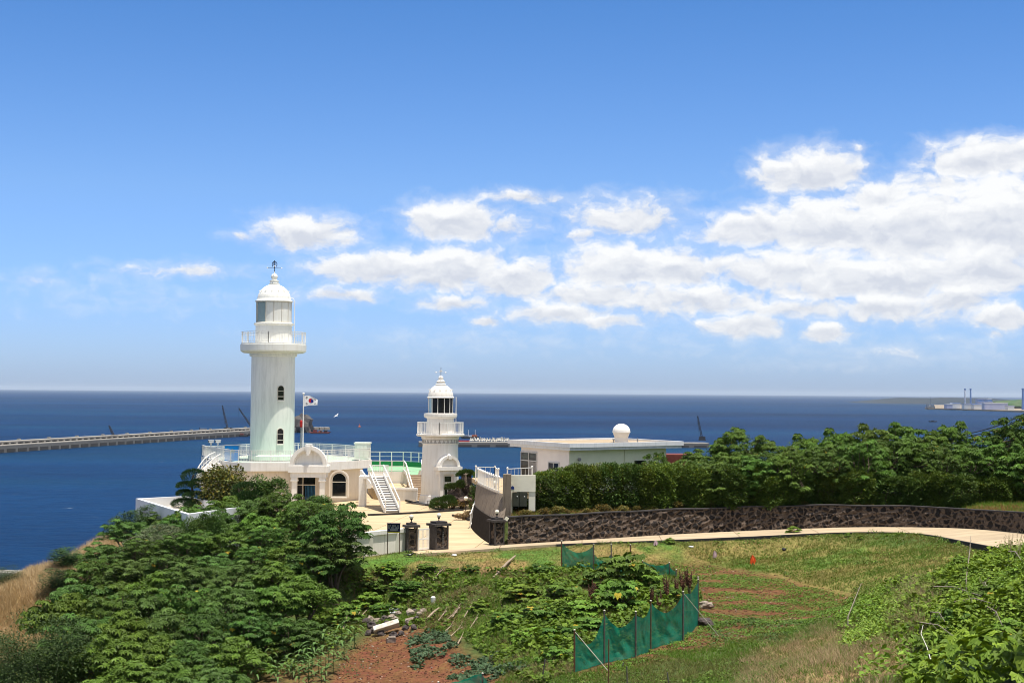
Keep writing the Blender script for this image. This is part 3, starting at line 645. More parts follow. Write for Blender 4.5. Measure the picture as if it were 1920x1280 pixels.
for (py0, py1) in ((749, 722), (829.5, 801)):
    zb = z1(py0); arched_window(L1, face_M(c1, R(30), 1.875, zb), .52, z1(py1)-zb, fr=.045, proud=.07, lower=.24)

# ------------------------------------------------------------------ the lighthouse building with its round deck
def dk(px, py, z=DK):
    D = (EYE-z)*F/(py-(727+px*14/1920)); return (X(px, D, z), D)
front_px = [(377.5,853.5),(384,855.5),(392,857.5),(403,859.6),(416,862),(430,864),(445,865.2),(470,865.8),(545,865.6),(616,864.4),(655,862.5),(697,860)]
rear_px = [(697,838.5),(680,835.5),(650,832.5),(600,830),(560,829.5),(500,830),(460,831.3),(416,833.8),(388,835)]
deck = [dk(*q) for q in front_px] + [dk(px, py, DK+1.0) for px, py in rear_px]
ctr = Vector((sum(p[0] for p in deck)/len(deck), sum(p[1] for p in deck)/len(deck)))
def inset(poly, d):
    out = []
    n = len(poly)
    for i in range(n):
        a, b, c = Vector(poly[i-1]), Vector(poly[i]), Vector(poly[(i+1) % n])
        e1, e2 = (b-a).normalized(), (c-b).normalized(); n1, n2 = Vector((-e1.y, e1.x)), Vector((-e2.y, e2.x)); m_ = (n1+n2).normalized()
        out.append(b+m_*d/max(.4, m_.dot(n1)))
    return [(p.x, p.y) for p in out]
Bd = thing('lighthouse_building', 'cream and white ground-floor building with arched porch carrying the railed deck', 'building', (ctr.x, ctr.y, 0))
s = MB(); s.prism(deck, 2.80, DK, top=False); s.prism(inset(deck, .25), DK-.12, DK-.10, bottom=False)
for a, b in zip(deck, deck[1:]+deck[:1]):
    ai = deck.index(a); ins = inset(deck, .25); bi = (ai+1) % len(deck)
    s.add([(*a, DK), (*b, DK), (*ins[bi], DK), (*ins[ai], DK)], [(0, 1, 2, 3)]); s.add([(*ins[ai], DK), (*ins[bi], DK), (*ins[bi], DK-.1), (*ins[ai], DK-.1)], [(0, 1, 2, 3)])
s.build('deck_slab', whitepaint, Bd)
s = MB(); s.prism(inset(deck, .3), DK-.099, DK-.08, bottom=False); s.build('deck_floor', mat('deck_floor_green', (.42,.52,.42), .7, col2=(.34,.44,.35)), Bd)
rl = inset(deck, .13); s = MB(); rail_path(s, [(*p, DK) for p in rl]+[(*rl[0], DK)], 1.0, post=1.75, bal=.135, rails=(.84,)); s.build('deck_railing', railwhite, Bd)
FW = dk(545, 865.6)[1]+.75        # front wall plane
wl = inset(deck, .75)
s = MB(); s.prism(wl, 0, 2.80, top=False); s.build('wall', creampaint, Bd)
Mw = lambda px, z=0: Matrix.Translation((X(px, FW, z+1), FW, z))
# porch
FP = FW-1.5; MP = Matrix.Translation((X(578, FP, 3), FP, 0))
s = MB(); s.ext([(-1.66, 2.72), (1.66, 2.72), (1.66, 3.28), (-1.66, 3.28)], -.12, 1.44, MP); s.ext([(-1.58, 3.28), (1.58, 3.28), (1.58, 3.36), (-1.58, 3.36)], -.06, 1.4, MP)
s.ext([(-1.48, 2.32), (1.48, 2.32), (1.48, 2.72), (-1.48, 2.72)], .0, 1.44, MP)
s.build('entablature', whitepaint, Bd)
n = 20; ri, ro = 1.14, 1.53
lo = [(ri*math.cos(math.pi-math.pi*i/n), 3.36+ri*1.02*math.sin(math.pi*i/n)) for i in range(n+1)]; ou = [(ro*math.cos(math.pi-math.pi*i/n), 3.36+ro*1.02*math.sin(math.pi*i/n)) for i in range(n+1)]
mid = [(1.24*math.cos(math.pi-math.pi*i/n), 3.36+1.24*1.02*math.sin(math.pi*i/n)) for i in range(n+1)]
s = MB(); s.slab(mid, ou, -.06, .55, MP); s.slab([(p[0]*.995, 3.36+(p[1]-3.36)*.995) for p in lo], mid, .03, .5, MP); s.ext(mid, .30, .5, MP); ped = s.build('arch_pediment', whitepaint, Bd)
s = MB(); s.ext([(-.17, 4.28), (.17, 4.28), (.27, 5.06), (-.27, 5.06)], -.26, .6, MP); s.ext([(-.1, 4.16), (.1, 4.16), (.13, 4.9), (-.13, 4.9)], -.34, -.26, MP); s.build('keystone', whitepaint, ped)
for q in (-1.16, 1.16):
    s = MB(); x = MP.translation.x+q; s.box((x, FP+.25, 1.1), (.42, .44, 2.0)); s.box((x, FP+.25, 2.17), (.52, .54, .28)); s.box((x, FP+.25, 2.06), (.60, .6, .1)); s.box((x, FP+.25, .07), (.54, .56, .14)); s.build('column', whitepaint, Bd)
s = MB(); s.box((X(573, FW, 1), FW-.02, 1.25), (1.7, .05, 2.3)); pw = s.build('window', glassd, Bd)
s = MB(); x = X(573, FW, 1)
for q in (-.85, -.22, .85): s.box((x+q, FW-.06, 1.25), (.07, .09, 2.36))
for z in (.12, 1.62, 2.43): s.box((x, FW-.055, z), (1.76, .08, .07))
s.build('frame', framew, pw)
s = MB()
for i in range(7): s.box((x+.02+i*.12, FW-.048, .9), (.08, .02, 1.3))
s.build('curtain', mat('blue_curtain', (.03,.11,.2), .9), pw)
for px in (496.5, 636):
    g = arched_window(Bd, Mw(px, .62), 1.12, 1.98, fr=.09, proud=.07, mullion=True)
    s = MB(); lo = arch_loop(1.42, 2.12, 16); ou = arch_loop(1.68, 2.25, 16); s.slab(lo, ou, -.10, .05, Mw(px, .62)); s.build('moulding', creampaint, g)
# box-shaped stair head on the deck
s = MB(); xb = X(681, 126.2, 4.2); s.box((xb, 125.8, DK+.68), (1.3, 1.3, 1.36)); s.box((xb, 125.8, DK+1.42), (1.42, 1.42, .12))
for q in (-.33, 0, .33): s.box((xb+q, 125.12, DK+.75), (.26, .05, 1.0))
o = s.build('roof_cabinet', pale_green); tag(o, 'pale green square cabinet at the right end of the railed deck', 'cabinet')
# straight stair to the yard
St = thing('white_staircase', 'white railed staircase leading from the deck down to the forecourt', 'staircase', (X(735, 112, 0), 112, 0))
a = Vector((X(735.5, 112.1, 0), 112.1, 0)); top_ = Vector((X(706, 117.2, 2.5), 117.2, 2.5)); dr = (top_-a); dr.z = 0; run = dr.length; dr.normalize(); sd = Vector((dr.y, -dr.x, 0)); wd = 1.15
NS = 15; s = MB(); tr = MB()
for i in range(NS):
    p = a+dr*run*(i/NS); zt_ = 2.5*(i+1)/NS; q = p+dr*run/NS/2
    tr.box((q.x, q.y, zt_-.02), (wd, run/NS+.03, .05), math.atan2(dr.y, dr.x)-math.pi/2)
    s.box((q.x, q.y, zt_-.19), (wd-.05, run/NS, .28), math.atan2(dr.y, dr.x)-math.pi/2)
st_ = s.build('riser', mat('dark_riser', (.20,.19,.19), .8), St); tr.build('tread', whitepaint, St)
for q in (-1, 1):
    s = MB(); o1, o2 = a+sd*q*wd/2, top_+sd*q*wd/2; s.bar(o1+Vector((0,0,.1)), o2+Vector((0,0,.1)), .08, .42); s.bar(o1-dr*.1, o1-dr*.1+Vector((0,0,.98)), .09)
    for t in (0, .33, .66, 1): s.bar(o1.lerp(o2, t), o1.lerp(o2, t)+Vector((0,0,.95)), .05)
    s.bar(o1-dr*.1+Vector((0,0,.95)), o2+Vector((0,0,.95)), .07, .06); s.build('handrail', railwhite, St)
s = MB(); s.box((top_.x-.1, top_.y+.8, 2.42), (2.0, 1.7, .16)); s.box((top_.x-1.25, top_.y+1.2, 1.25), (.5, 1.6, 2.5)); s.build('landing', whitepaint, St)
s = MB(); pts = [top_+sd*.7+Vector((0,.1,0)), top_+sd*.9+Vector((0,.9,0)), top_+sd*.4+Vector((0,1.5,0)), top_+sd*-.5+Vector((0,1.6,0))]
rail_path(s, pts, .85, post=1.5, bal=.14); s.build('landing_railing', railwhite, St)
s = MB(); mw = Matrix.Translation((X(675, 121.5, 2), 121.5, 0)); s.ext([(0, 1.2), (.95, 1.25), (.95, 1.65), (.1, 2.8), (0, 2.8)], -.2, .6, mw); s.build('side_block', whitepaint, St)
s = MB(); s.box((X(682.5, 121.2, 1.6), 121.28, 1.47), (.46, .04, .16)); s.build('vent', glassd, St)
# curved stair at the deck's left end
Sl = thing('curved_staircase', 'white curved staircase with handrails at the left end of the deck', 'staircase', (X(395, 122, 2), 122, 0))
pa = [P(403, 868, 121.5), P(392, 873, 120.8), P(382, 882, 120.2), P(374, 893, 119.8), P(367, 905, 119.5)]
pb = [P(413, 872, 120.4), P(403, 878, 119.8), P(393, 888, 119.2), P(385, 899, 118.8), P(378, 912, 118.5)]
s = MB()
for (a, b) in zip(pa, pa[1:]): s.bar(a, b, .1, .45)
for (a, b) in zip(pb, pb[1:]): s.bar(a, b, .1, .5)
s.build('stringer', whitepaint, Sl)
s = MB()
for i in range(len(pa)-1):
    for t in (0, .33, .66):
        a, b = pa[i].lerp(pa[i+1], t), pb[i].lerp(pb[i+1], t); s.bar(a, b, .34, .06)
s.build('tread', whitepaint, Sl)
for pth in (pa, pb):
    s = MB(); up = Vector((0, 0, .95))
    for i in range(len(pth)-1):
        s.bar(pth[i]+up, pth[i+1]+up, .06); s.bar(pth[i]+up*.55, pth[i+1]+up*.55, .035)
        for t in (0, .5): p = pth[i].lerp(pth[i+1], t); s.bar(p, p+up, .035)
    s.build('handrail', railwhite, Sl)
s = MB(); s.box((X(404.5, 121.2, 2), 121.0, 1.9), (.5, .6, 3.6)); s.build('post', whitepaint, Sl)

# ------------------------------------------------------------------ things standing on the deck
fp_x = X(568.3, 121, 6); z_top = EYE-(738-731.1)*121/F
s = MB(); s.tube([(fp_x, 121, DK-.08), (fp_x, 121, z_top)], [.06, .045], 10); s.sphere((fp_x, 121, z_top+.06), .10, 10, 8)
s.lathe([(.16, DK-.08), (.16, DK+.1), (.06, DK+.14)], (fp_x, 121), 12)
tag(s.build('flagpole', railwhite), 'slender white flagpole rising from the deck right of the tall tower', 'flagpole')
# flag: a waving cloth, its emblem cut into the mesh as material areas
FWD, FHT = 1.20, .88; fx0, fz0 = fp_x+.06, EYE-(741-731.1)*121/F
def flag_pt(u, v):
    y = 121 + .10*math.sin(u*5.2)*u + .04*math.sin(u*9+v*3)*u; sag = -.30*u*u*u+.04*math.sin(u*6)
    return Vector((fx0+u*FWD*.96, y, fz0 - v*FHT*(1-.22*u) + sag*(1-v*.75)))
def in_tae(u, v):
    x, y = (u-.5)*FWD, (.5-v)*FHT; r = math.hypot(x, y); Rr = FHT*.25
    if r > Rr:
        best = 0
        for (qx, qy, ang, pat) in ((-.385, .275, R(56), (1,1,1)), (.385, -.275, R(56), (0,0,0)), (.385, .275, R(-56), (0,1,0)), (-.385, -.275, R(-56), (1,0,1))):
            dx, dy = x-qx, y-qy*.92; a_, b_ = dx*math.cos(ang)+dy*math.sin(ang), -dx*math.sin(ang)+dy*math.cos(ang)
            if abs(a_) < .095:
                for k, full in zip((-1, 0, 1), pat):
                    if abs(b_-k*.052) < .018 and (full or abs(a_) > .014): return 3
        return 0
    a = R(33.7); xx, yy = x*math.cos(-a)-y*math.sin(-a), x*math.sin(-a)+y*math.cos(-a)
    if math.hypot(xx+Rr/2, yy) < Rr/2: return 1
    if math.hypot(xx-Rr/2, yy) < Rr/2: return 2
    return 1 if yy > 0 else 2
nu, nv = 96, 70; s = MB(); s.v = [tuple(flag_pt(i/nu, j/nv)) for i in range(nu+1) for j in range(nv+1)]
for i in range(nu):
    for j in range(nv):
        a = i*(nv+1)+j; s.f.append((a, a+1, a+nv+2, a+nv+1)); s.sm.append(True); s.mi.append(in_tae((i+.5)/nu, (j+.5)/nv))
tag(s.build('flag', [mat('flag_white', (.8,.8,.8), .8, var=.03), mat('flag_red', (.62,.02,.03), .8, var=.05), mat('flag_blue', (.01,.04,.30), .8, var=.05), black]),
    'white flag with red and blue disc and black bars flying from the pole', 'flag')
xx = X(554.5, 125.5, 5); z0_, z1_ = DK-.08, EYE-(800-731)*125.5/F
s = MB(); s.tube([(xx+.3, 126.6, z0_), (xx+.3, 126.6, z1_)], .06, 8); sg = s.build('signal_post', metal_g); tag(sg, 'thin grey post with a small red lamp just right of the tall tower', 'signal post')
s = MB(); s.lathe([(.0, z1_), (.11, z1_), (.14, z1_+.12), (.14, z1_+.5), (.08, z1_+.62), (0, z1_+.64)], (xx+.3, 126.6), 12); s.build('red_lamp', mat('red_lamp_paint', (.45,.02,.02), .4), sg)
for i, (px, lab) in enumerate(((395.5, 'left one of the two white surveillance cameras above the deck railing'), (408.5, 'right one of the two white surveillance cameras above the deck railing'))):
    q = P(px, 832, 124.5-i*1.0)
    t = thing('surveillance_camera', lab, 'camera', (q.x, q.y, DK-.08), 'surveillance cameras on the deck')
    s = MB(); s.tube([(q.x, q.y, DK-.08), (q.x, q.y, q.z)], .045, 8); s.sphere((q.x, q.y, q.z+.02), .1, 10, 6); s.build('pole', railwhite, t)
    s = MB(); s.box((q.x+.02, q.y-.02, q.z+.22), (.42, .2, .22), R(15)); s.box((q.x+.02, q.y-.02, q.z+.345), (.52, .24, .03), R(15)); s.build('housing', railwhite, t)
    s = MB(); s.box((q.x-.195, q.y-.085, q.z+.22), (.05, .16, .17), R(15)); s.build('lens', black, t)
q = P(434, 847, 122.6)
t = thing('blue_cabinet', 'bright blue cabinet with yellow painted marks under a flat lid on the deck', 'cabinet', (q.x, q.y, DK-.08))
s = MB(); s.box((q.x, q.y+.3, DK+.58), (1.12, .8, 1.32)); s.build('body', mat('bright_blue', (.0,.20,.62), .5, col2=(.0,.26,.68), scale=2), t)
s = MB(); s.box((q.x, q.y+.3, DK+1.26), (1.26, .95, .05)); s.build('lid', metal_g, t)
for (dx, dz, a, b) in ((.08, .85, .1, .2), (.28, .8, .06, .14), (-.05, .62, .16, .05), (.18, .62, .08, .06), (-.3, .98, .14, .04)): s = MB(); s.box((q.x+dx, q.y-.105, DK+dz), (a, .012, b), rot=Matrix.Rotation(.5*dx*8, 3, 'Y')); s.build('painted_mark', mat('yellow_green_mark', (.35,.42,.05), .6), t)

# ------------------------------------------------------------------ green-floored side terrace
Tr = thing('green_terrace', 'railed white terrace with bright green floor between the two lighthouses', 'terrace', (X(745, 138, 2), 138, 0))
gfl = mat('green_floor_paint', (.26,.46,.27), .7, col2=(.20,.38,.21), scale=1.2); gdk = mat('dark_green_wall_paint', (.01,.22,.06), .6)
A_, B_, C_, D_, E_ = (X(690,134,2),134), (X(757,134,2),134), (X(790,136,2),136), (X(800,143,2),143), (X(690,143,2),143)
s = MB(); s.prism([A_, B_, C_, D_, E_], 1.7, 2.0, top=False); s.prism([A_, B_, C_, D_, E_], 0, 1.7, top=False); s.build('wall', whitepaint, Tr)
s = MB(); s.prism([(p[0], p[1]) for p in (A_, B_, C_, D_, E_)], 1.99, 2.01, bottom=False); s.prism([(X(772,129.4,2),129.4), (X(783,129.6,2),129.6), (X(786,136,2),136), (X(757,134,2),134)], 1.94, 1.96, bottom=False); s.build('floor', gfl, Tr)
s = MB(); e1, e2, e3 = P(690, 871.5, 142.6), P(756, 872, 142.6), P(800, 876, 140.5)
for a, b in ((e1, e2), (e2, e3)): a = Vector((a.x, a.y, 2.25)); b = Vector((b.x, b.y, 2.25)); s.bar(a, b, .2, .5)
s.build('kerb_wall', gdk, Tr)
s = MB(); rail_path(s, [(e1.x, e1.y, 2.45), (e2.x, e2.y, 2.45), (e3.x, e3.y, 2.45)], 1.0, post=1.15, bal=0, rails=(.55,), pr=.045, top=.04); s.build('rear_railing', railwhite, Tr)
s = MB(); rail_path(s, [(A_[0], A_[1], 2.0), (B_[0], B_[1], 2.0)], .98, post=1.0, bal=0, rails=(.5,), pr=.045, top=.04); s.build('front_railing', railwhite, Tr)
# low platform below it
pl = [(X(718,124,1),124.3), (X(783,124,1),124.0), (X(757,133.8,1),133.8), (X(690,133.8,1),133.8), (X(700,126,1),126)]
s = MB(); s.prism(pl, 0, .9, top=False); s.prism(pl, .88, .9, bottom=False); s.bar((pl[0][0]-.1, pl[0][1]-.05, 1.02), (pl[1][0], pl[1][1]-.05, 1.02), .3, .22); s.build('platform', concrete, Tr)
s = MB(); s.bar((pl[0][0]-.1, pl[0][1]-.09, .5), (pl[1][0], pl[1][1]-.09, .5), .1, .99); s.bar((pl[0][0]-.1, pl[0][1]-.1, 1.04), (pl[1][0], pl[1][1]-.1, 1.04), .32, .2); s.build('parapet', whitepaint, Tr)
s = MB(); a = Vector((X(790, 125.2, 0), 125.2, 0)); b = Vector((X(776, 129.6, 1.95), 129.6, 1.95)); dr = b-a; dr.z = 0; run = dr.length; dr.normalize()
NS = 11; ang = math.atan2(dr.y, dr.x)-math.pi/2
for i in range(NS): q = a+dr*run*((i+.5)/NS); zt_ = 1.95*(i+1)/NS; s.box((q.x, q.y, zt_/2), (1.3, run/NS+.01, zt_), ang)
s.build('stair_step', mat('brown_step', (.42,.32,.22), .85, col2=(.32,.24,.17)), Tr)
s = MB(); sd = Vector((dr.y, -dr.x, 0))
for q, ext in ((-.72, 1.0), (.72, 1.0)):
    o1, o2 = a+sd*q, b+sd*q; s.bar(o1+Vector((0,0,.12)), o2+Vector((0,0,.12)), .07, .3); s.bar(o1+Vector((0,0,1)), o2+Vector((0,0,1)), .09, .07); s.bar(o1, o1+Vector((0,0,1.05)), .1)
    for i in range(1, 14): p = o1.lerp(o2, i/14); s.bar(p+Vector((0,0,.2)), p+Vector((0,0,1)), .03)
    e = (B_[0], B_[1], 3.0) if q < 0 else (C_[0], C_[1], 3.0); s.bar(o2+Vector((0,0,1)), Vector(e), .09, .07); s.bar(o2, o2+Vector((0,0,1)), .08); s.bar(o2+Vector((0,0,.1)), Vector((e[0], e[1], 2.05)), .07, .3)
s.build('stair_railing', railwhite, Tr)

# ------------------------------------------------------------------ the small old lighthouse
D2 = 121.3; cx2 = X(825.3, D2, 4); c2 = (cx2, D2); k2 = F/D2
def z2(py): return EYE-(py-733.0)/k2
L2 = thing('lighthouse', 'short white round lighthouse with black lantern windows and small arched porch', 'lighthouse', (cx2, D2, 0))
ow = mat('old_white_paint', (.84,.80,.745), .6, col2=(.69,.64,.57), scale=1.2, streak=.65)
s = MB(); s.lathe([(1.78, 0), (1.70, .74), (1.62, .80), (1.52, z2(840)), (1.50, z2(831)), (1.58, z2(830)), (1.58, z2(829)), (1.50, z2(828.5)), (1.50, z2(822)), (1.60, z2(821)), (1.62, z2(817)), (1.9, z2(816.4))], c2, 64)
s.build('shaft', ow, L2)
s = MB()
for k in range(26):
    a = 2*math.pi*k/26; M = face_M(c2, a, 1.50, z2(828)); s.ext([(-.13, 0), (.13, 0), (0, .26)], -.06, .01, M)
s.lathe([(1.51, z2(822.2)), (1.57, z2(822)), (1.57, z2(821)), (1.5, z2(821))], c2, 48)
s.build('frieze', mat('frieze_grey', (.50,.47,.43), .7), L2)
zs0, zs1 = z2(816), z2(812)
s = MB(); s.lathe([(1.55, zs0), (1.97, zs0), (2.05, zs0+.06), (2.05, zs1), (.9, zs1)], c2, 64); s.build('gallery_slab', ow, L2)
s = MB(); rail_path(s, circle_pts(c2, 1.95, zs1, 36), .98, post=1.2, bal=.16, pr=.03, br=.016); s.build('gallery_railing', railwhite, L2)
zw = z2(782.5)
s = MB(); s.lathe([(1.18, zs1), (1.16, zw), (1.34, zw+.03), (1.42, zw+.18), (1.42, z2(774)), (1.12, z2(773))], c2, 48); s.build('watch_room', ow, L2)
zl0, zl1 = z2(773.5), z2(745)
s = MB(); s.lathe([(1.04, zl0), (1.04, zl1)], c2, 40, True, R(-38), R(150)); s.build('lantern_window', mat('black_lantern', (.006,.006,.007), .25), L2)
s = MB(); s.lathe([(1.04, zl0), (1.04, zl1)], c2, 16, True, R(-95), R(-38)); s.build('lantern_glass', lg, L2)
s = MB(); s.lathe([(0, zl0+.02), (.5, zl0+.02), (.5, zl1), (0, zl1)], c2, 16); s.build('lamp', glassb, L2)
s = MB()
for k in range(12): a = R(-10+30*k); x, y = cx2+1.06*math.sin(a), D2-1.06*math.cos(a); s.bar((x, y, zl0), (x, y, zl1), .05)
s.build('lantern_frame', ow, L2)
zd = z2(744.5); prof = [(1.0, zl1-.01), (1.15, zl1), (1.16, zd+.06), (1.08, zd+.1)]
for i in range(1, 14): a = math.pi/2*i/14.5; prof.append((1.08*math.cos(a), zd+.1+1.06*math.sin(a)))
zt = zd+1.12; prof += [(.44, zt-.02), (.46, zt+.04), (.38, zt+.10), (.36, zt+.22), (.40, zt+.26), (.26, zt+.32), (.24, zt+.42)]
for i in range(1, 10): a = -math.pi/2*.55+math.pi/2*1.55*i/10; prof.append((.21*math.cos(a), zt+.56+.20*math.sin(a)))
prof += [(.05, zt+.78), (0, zt+.82)]
s = MB(); s.lathe(prof, c2, 48); dm = s.build('dome', ow, L2)
hooks(c2, .92, zd+.1+1.06*math.sqrt(1-(.92/1.08)**2)+.03, 12, dm, ow)
vane(L2, c2, zt+.75, z2(688)-zt-.75, .42, metal_g)
ladder(L2, c2, R(88), 1.32, zs1, zl1+.1, railwhite, False)
# porch turned towards the gate
M2 = face_M(c2, R(27), 1.42, 0)
s = MB(); s.ext([(-.78, 0), (.78, 0), (.78, 2.72), (-.78, 2.72)], -.18, 1.0, M2); s.build('porch_wall', ow, L2)
for q in (-.64, .64):
    s = MB(); s.ext([(q-.14, .12), (q+.14, .12), (q+.14, 2.45), (q-.14, 2.45)], -.40, -.18, M2); s.ext([(q-.19, 2.45), (q+.19, 2.45), (q+.19, 2.6), (q-.19, 2.6)], -.46, -.18, M2); s.ext([(q-.19, 0), (q+.19, 0), (q+.19, .14), (q-.19, .14)], -.46, -.18, M2); s.build('pilaster', ow, L2)
s = MB(); s.ext([(-.90, 2.6), (.90, 2.6), (.90, 2.92), (-.90, 2.92)], -.50, .5, M2); s.ext([(-1.1, 2.92), (1.1, 2.92), (1.12, 3.22), (-1.12, 3.22)], -.70, .6, M2); s.build('entablature', ow, L2)
n = 16; lo = [(.72*math.cos(math.pi-math.pi*i/n), 3.22+.72*math.sin(math.pi*i/n)) for i in range(n+1)]; ou = [(.96*math.cos(math.pi-math.pi*i/n), 3.22+.94*math.sin(math.pi*i/n)) for i in range(n+1)]
s = MB(); s.slab(lo, ou, -.60, .5, M2); s.ext(lo, -.32, .4, M2); s.sphere(M2 @ Vector((-.05, -.5, 4.12)), .17, 10, 8); s.ext([(-.12, 3.85), (.12, 3.85), (.17, 4.15), (-.17, 4.15)], -.70, -.2, M2); s.build('arch_pediment', ow, L2)
s = MB(); s.ext([(-.34, .2), (.34, .2), (.34, 2.42), (-.34, 2.42)], -.20, -.17, M2); dr_ = s.build('door', ow, L2)
s = MB()
for (x0_, x1_, z0_, z1_) in ((-.30, .30, 1.93, 2.40), (-.30, -.03, 1.38, 1.78), (.03, .30, 1.38, 1.78), (-.30, -.03, .88, 1.32), (.03, .30, .88, 1.32)): s.ext([(x0_, z0_), (x1_, z0_), (x1_, z1_), (x0_, z1_)], -.215, -.19, M2)
s.build('pane', glassd, dr_)
s = MB(); s.prism([(cx2-2.4, D2-.3), (cx2-1.2, D2-2.3), (cx2+1.2, D2-2.55), (cx2+2.3, D2-1.6), (cx2+2.4, D2+1), (cx2-2.0, D2+1.4)], -.02, .12); tag(s.build('paved_plinth', mat('dark_paving', (.16,.15,.15), .8)), 'low dark paved plinth around the foot of the short lighthouse', 'plinth')
# bench
bx, by = X(811.5, 118.9, .4), 118.9
t = thing('stone_bench', 'small grey bench leaning against the foot of the short lighthouse', 'bench', (bx, by, 0))
s = MB(); s.box((bx, by, .42), (.95, .45, .05), R(-18)); s.build('seat', metal_g, t)
for q in (-.42, .42):
    for r_ in (-.18, .18): s = MB(); s.bar((bx+q, by+r_-q*.3, 0), (bx+q, by+r_-q*.3, .4), .035); s.build('leg', darkmetal, t)
# ------------------------------------------------------------------ the white house
ZR = EYE-3.57; Ah = Vector((X(1068, 100, ZR), 100)); Bh = Vector((X(952, 107.6, ZR), 107.6)); Dh = Vector((X(1282, 106.4, ZR), 106.4)); Ch = Bh+Dh-Ah
eu, ev = (Bh-Ah).normalized(), (Dh-Ah).normalized()
Hs = thing('white_house', 'flat-roofed white house with wide eaves and brown roof surface behind the hedge', 'house', ((Ah.x+Ch.x)/2, (Ah.y+Ch.y)/2, 2.6))
roofbrown = mat('roof_brown', (.42,.33,.22), .9, col2=(.30,.23,.16), scale=.7)
eave_w = mat('eave_white_paint', (.74,.75,.77), .6, col2=(.55,.57,.60), scale=1.5, streak=.6)
rp = [Ah, Dh, Ch, Bh]
rin = inset([tuple(p) for p in rp], .22)
s = MB(); s.prism([tuple(p) for p in rp], ZR-.30, ZR, top=False); q_ = inset([tuple(p) for p in rp], .12); s.prism(q_, ZR-.5, ZR-.30)
for i in range(4):
    j = (i+1) % 4; a, b, c, d_ = rp[i], rp[j], rin[j], rin[i]
    s.add([(a.x, a.y, ZR), (b.x, b.y, ZR), (*c, ZR), (*d_, ZR)], [(0, 1, 2, 3)]); s.add([(*d_, ZR), (*c, ZR), (*c, ZR-.12), (*d_, ZR-.12)], [(0, 1, 2, 3)])
rf = s.build('roof', eave_w, Hs)
s = MB(); s.prism(rin, ZR-.14, ZR-.12, bottom=False); s.build('roof_surface', roofbrown, rf)
wpoly = [Ah+eu*.85+ev*.55, Dh+eu*.85-ev*1.1, Ch-eu*.6-ev*1.1, Bh-eu*1.15+ev*.55]
wpoly = [Vector((p.x, p.y)) for p in wpoly]
wm_l = mat('house_white_paint', (.80,.75,.72), .7, col2=(.74,.69,.66), scale=1.2); wm_r = mat('house_wall_hedge_bounce', (.80,.80,.62), .7, col2=(.72,.73,.55), scale=1.2)
s = MB(); s.prism([tuple(p) for p in wpoly], 2.3, ZR-.5, top=False); s.build('wall', wm_l, Hs)
# side facing the hedge: its green bounce light painted on a thin sheet
a, b = wpoly[0], wpoly[1]; dn = Vector(((b-a).y, -(b-a).x)).normalized()*.012
s = MB(); s.add([(a.x+dn.x, a.y+dn.y, 2.3), (b.x+dn.x, b.y+dn.y, 2.3), (b.x+dn.x, b.y+dn.y, ZR-.51), (a.x+dn.x, a.y+dn.y, ZR-.51)], [(0, 1, 2, 3)]); s.build('side_wall', wm_r, Hs)
t_ = (a-b).normalized(); lp = Vector((a.x, a.y, 0))
def on_left(u, z):      # point on the left face, u metres from the near corner
    d = (wpoly[3]-wpoly[0]).normalized(); p = wpoly[0]+d*u; return Vector((p.x, p.y, z))
nl = (wpoly[3]-wpoly[0]).normalized(); nrm = Vector((-nl.y, nl.x)); nrm = nrm if nrm.y < 0 else -nrm
def left_win(u0, u1, za, zb, cols, trans):
    a, b = on_left(u0, 0), on_left(u1, 0); ang = math.atan2(nl.y, nl.x); M = Matrix.Rotation(ang-math.pi, 4, 'Z'); M.translation = Vector((b.x+nrm.x*.0, b.y+nrm.y*.0, 0)); wd = u1-u0
    # local x runs from the far end towards the near corner, y into the wall
    s = MB(); s.ext([(.03, za), (wd-.03, za), (wd-.03, zb), (.03, zb)], -.03, .02, M); g = s.build('window', glassd, Hs)
    s = MB()
    for x in [wd*i/cols for i in range(cols+1)]: s.ext([(x-.035, za-.04), (x+.035, za-.04), (x+.035, zb+.04), (x-.035, zb+.04)], -.07, .02, M)
    for z in [za, zb]+([za+(zb-za)*.68] if trans else []): s.ext([(-.05, z-.035), (wd+.05, z-.035), (wd+.05, z+.035), (-.05, z+.035)], -.075, .02, M)
    s.build('frame', mat('aluminium_frame', (.55,.54,.53), .4), g)
    s = MB(); x0_ = wd*(cols-1)/cols; s.ext([(x0_+.05, za+.05), (wd-.06, za+.05), (wd-.06, za+(zb-za)*.64), (x0_+.05, za+(zb-za)*.64)], -.04, -.032, M); s.build('curtain', mat('grey_curtain', (.30,.28,.27), .9, col2=(.2,.19,.18), scale=4), g)
left_win(4.45, 6.7, 3.15, 5.05, 2, True); left_win(1.35, 2.75, 3.0, 4.45, 2, False)
# pipe on the hedge-side wall, ventilator, antenna stubs, and the dome tank
pq = wpoly[0].lerp(wpoly[1], .56)+dn*6; s = MB(); s.tube([(pq.x, pq.y, 2.4), (pq.x, pq.y, ZR-.5)], .05, 8); s.build('drainpipe', wm_r, Hs)
pq = wpoly[0].lerp(wpoly[1], .09)+dn*5; s = MB(); s.tube([(pq.x, pq.y-.02, 4.75), (pq.x+dn.x*12, pq.y+dn.y*12, 4.75)], .12, 12); s.build('vent', metal_g, Hs)
pq = wpoly[0].lerp(wpoly[1], .72)+dn*5; s = MB(); s.box((pq.x, pq.y, 4.1), (1.1, .06, .9), math.atan2(ev.y, ev.x)); s.build('window', glassd, Hs)
tx, ty = X(1165, 107.5, 6), 107.5; tw_ = mat('tank_white', (.82,.80,.76), .45, var=.05)
t = thing('roof_tank', 'white round-topped water tank on a tapered base on the roof of the flat-roofed house', 'water tank', (tx, ty, ZR-.12))
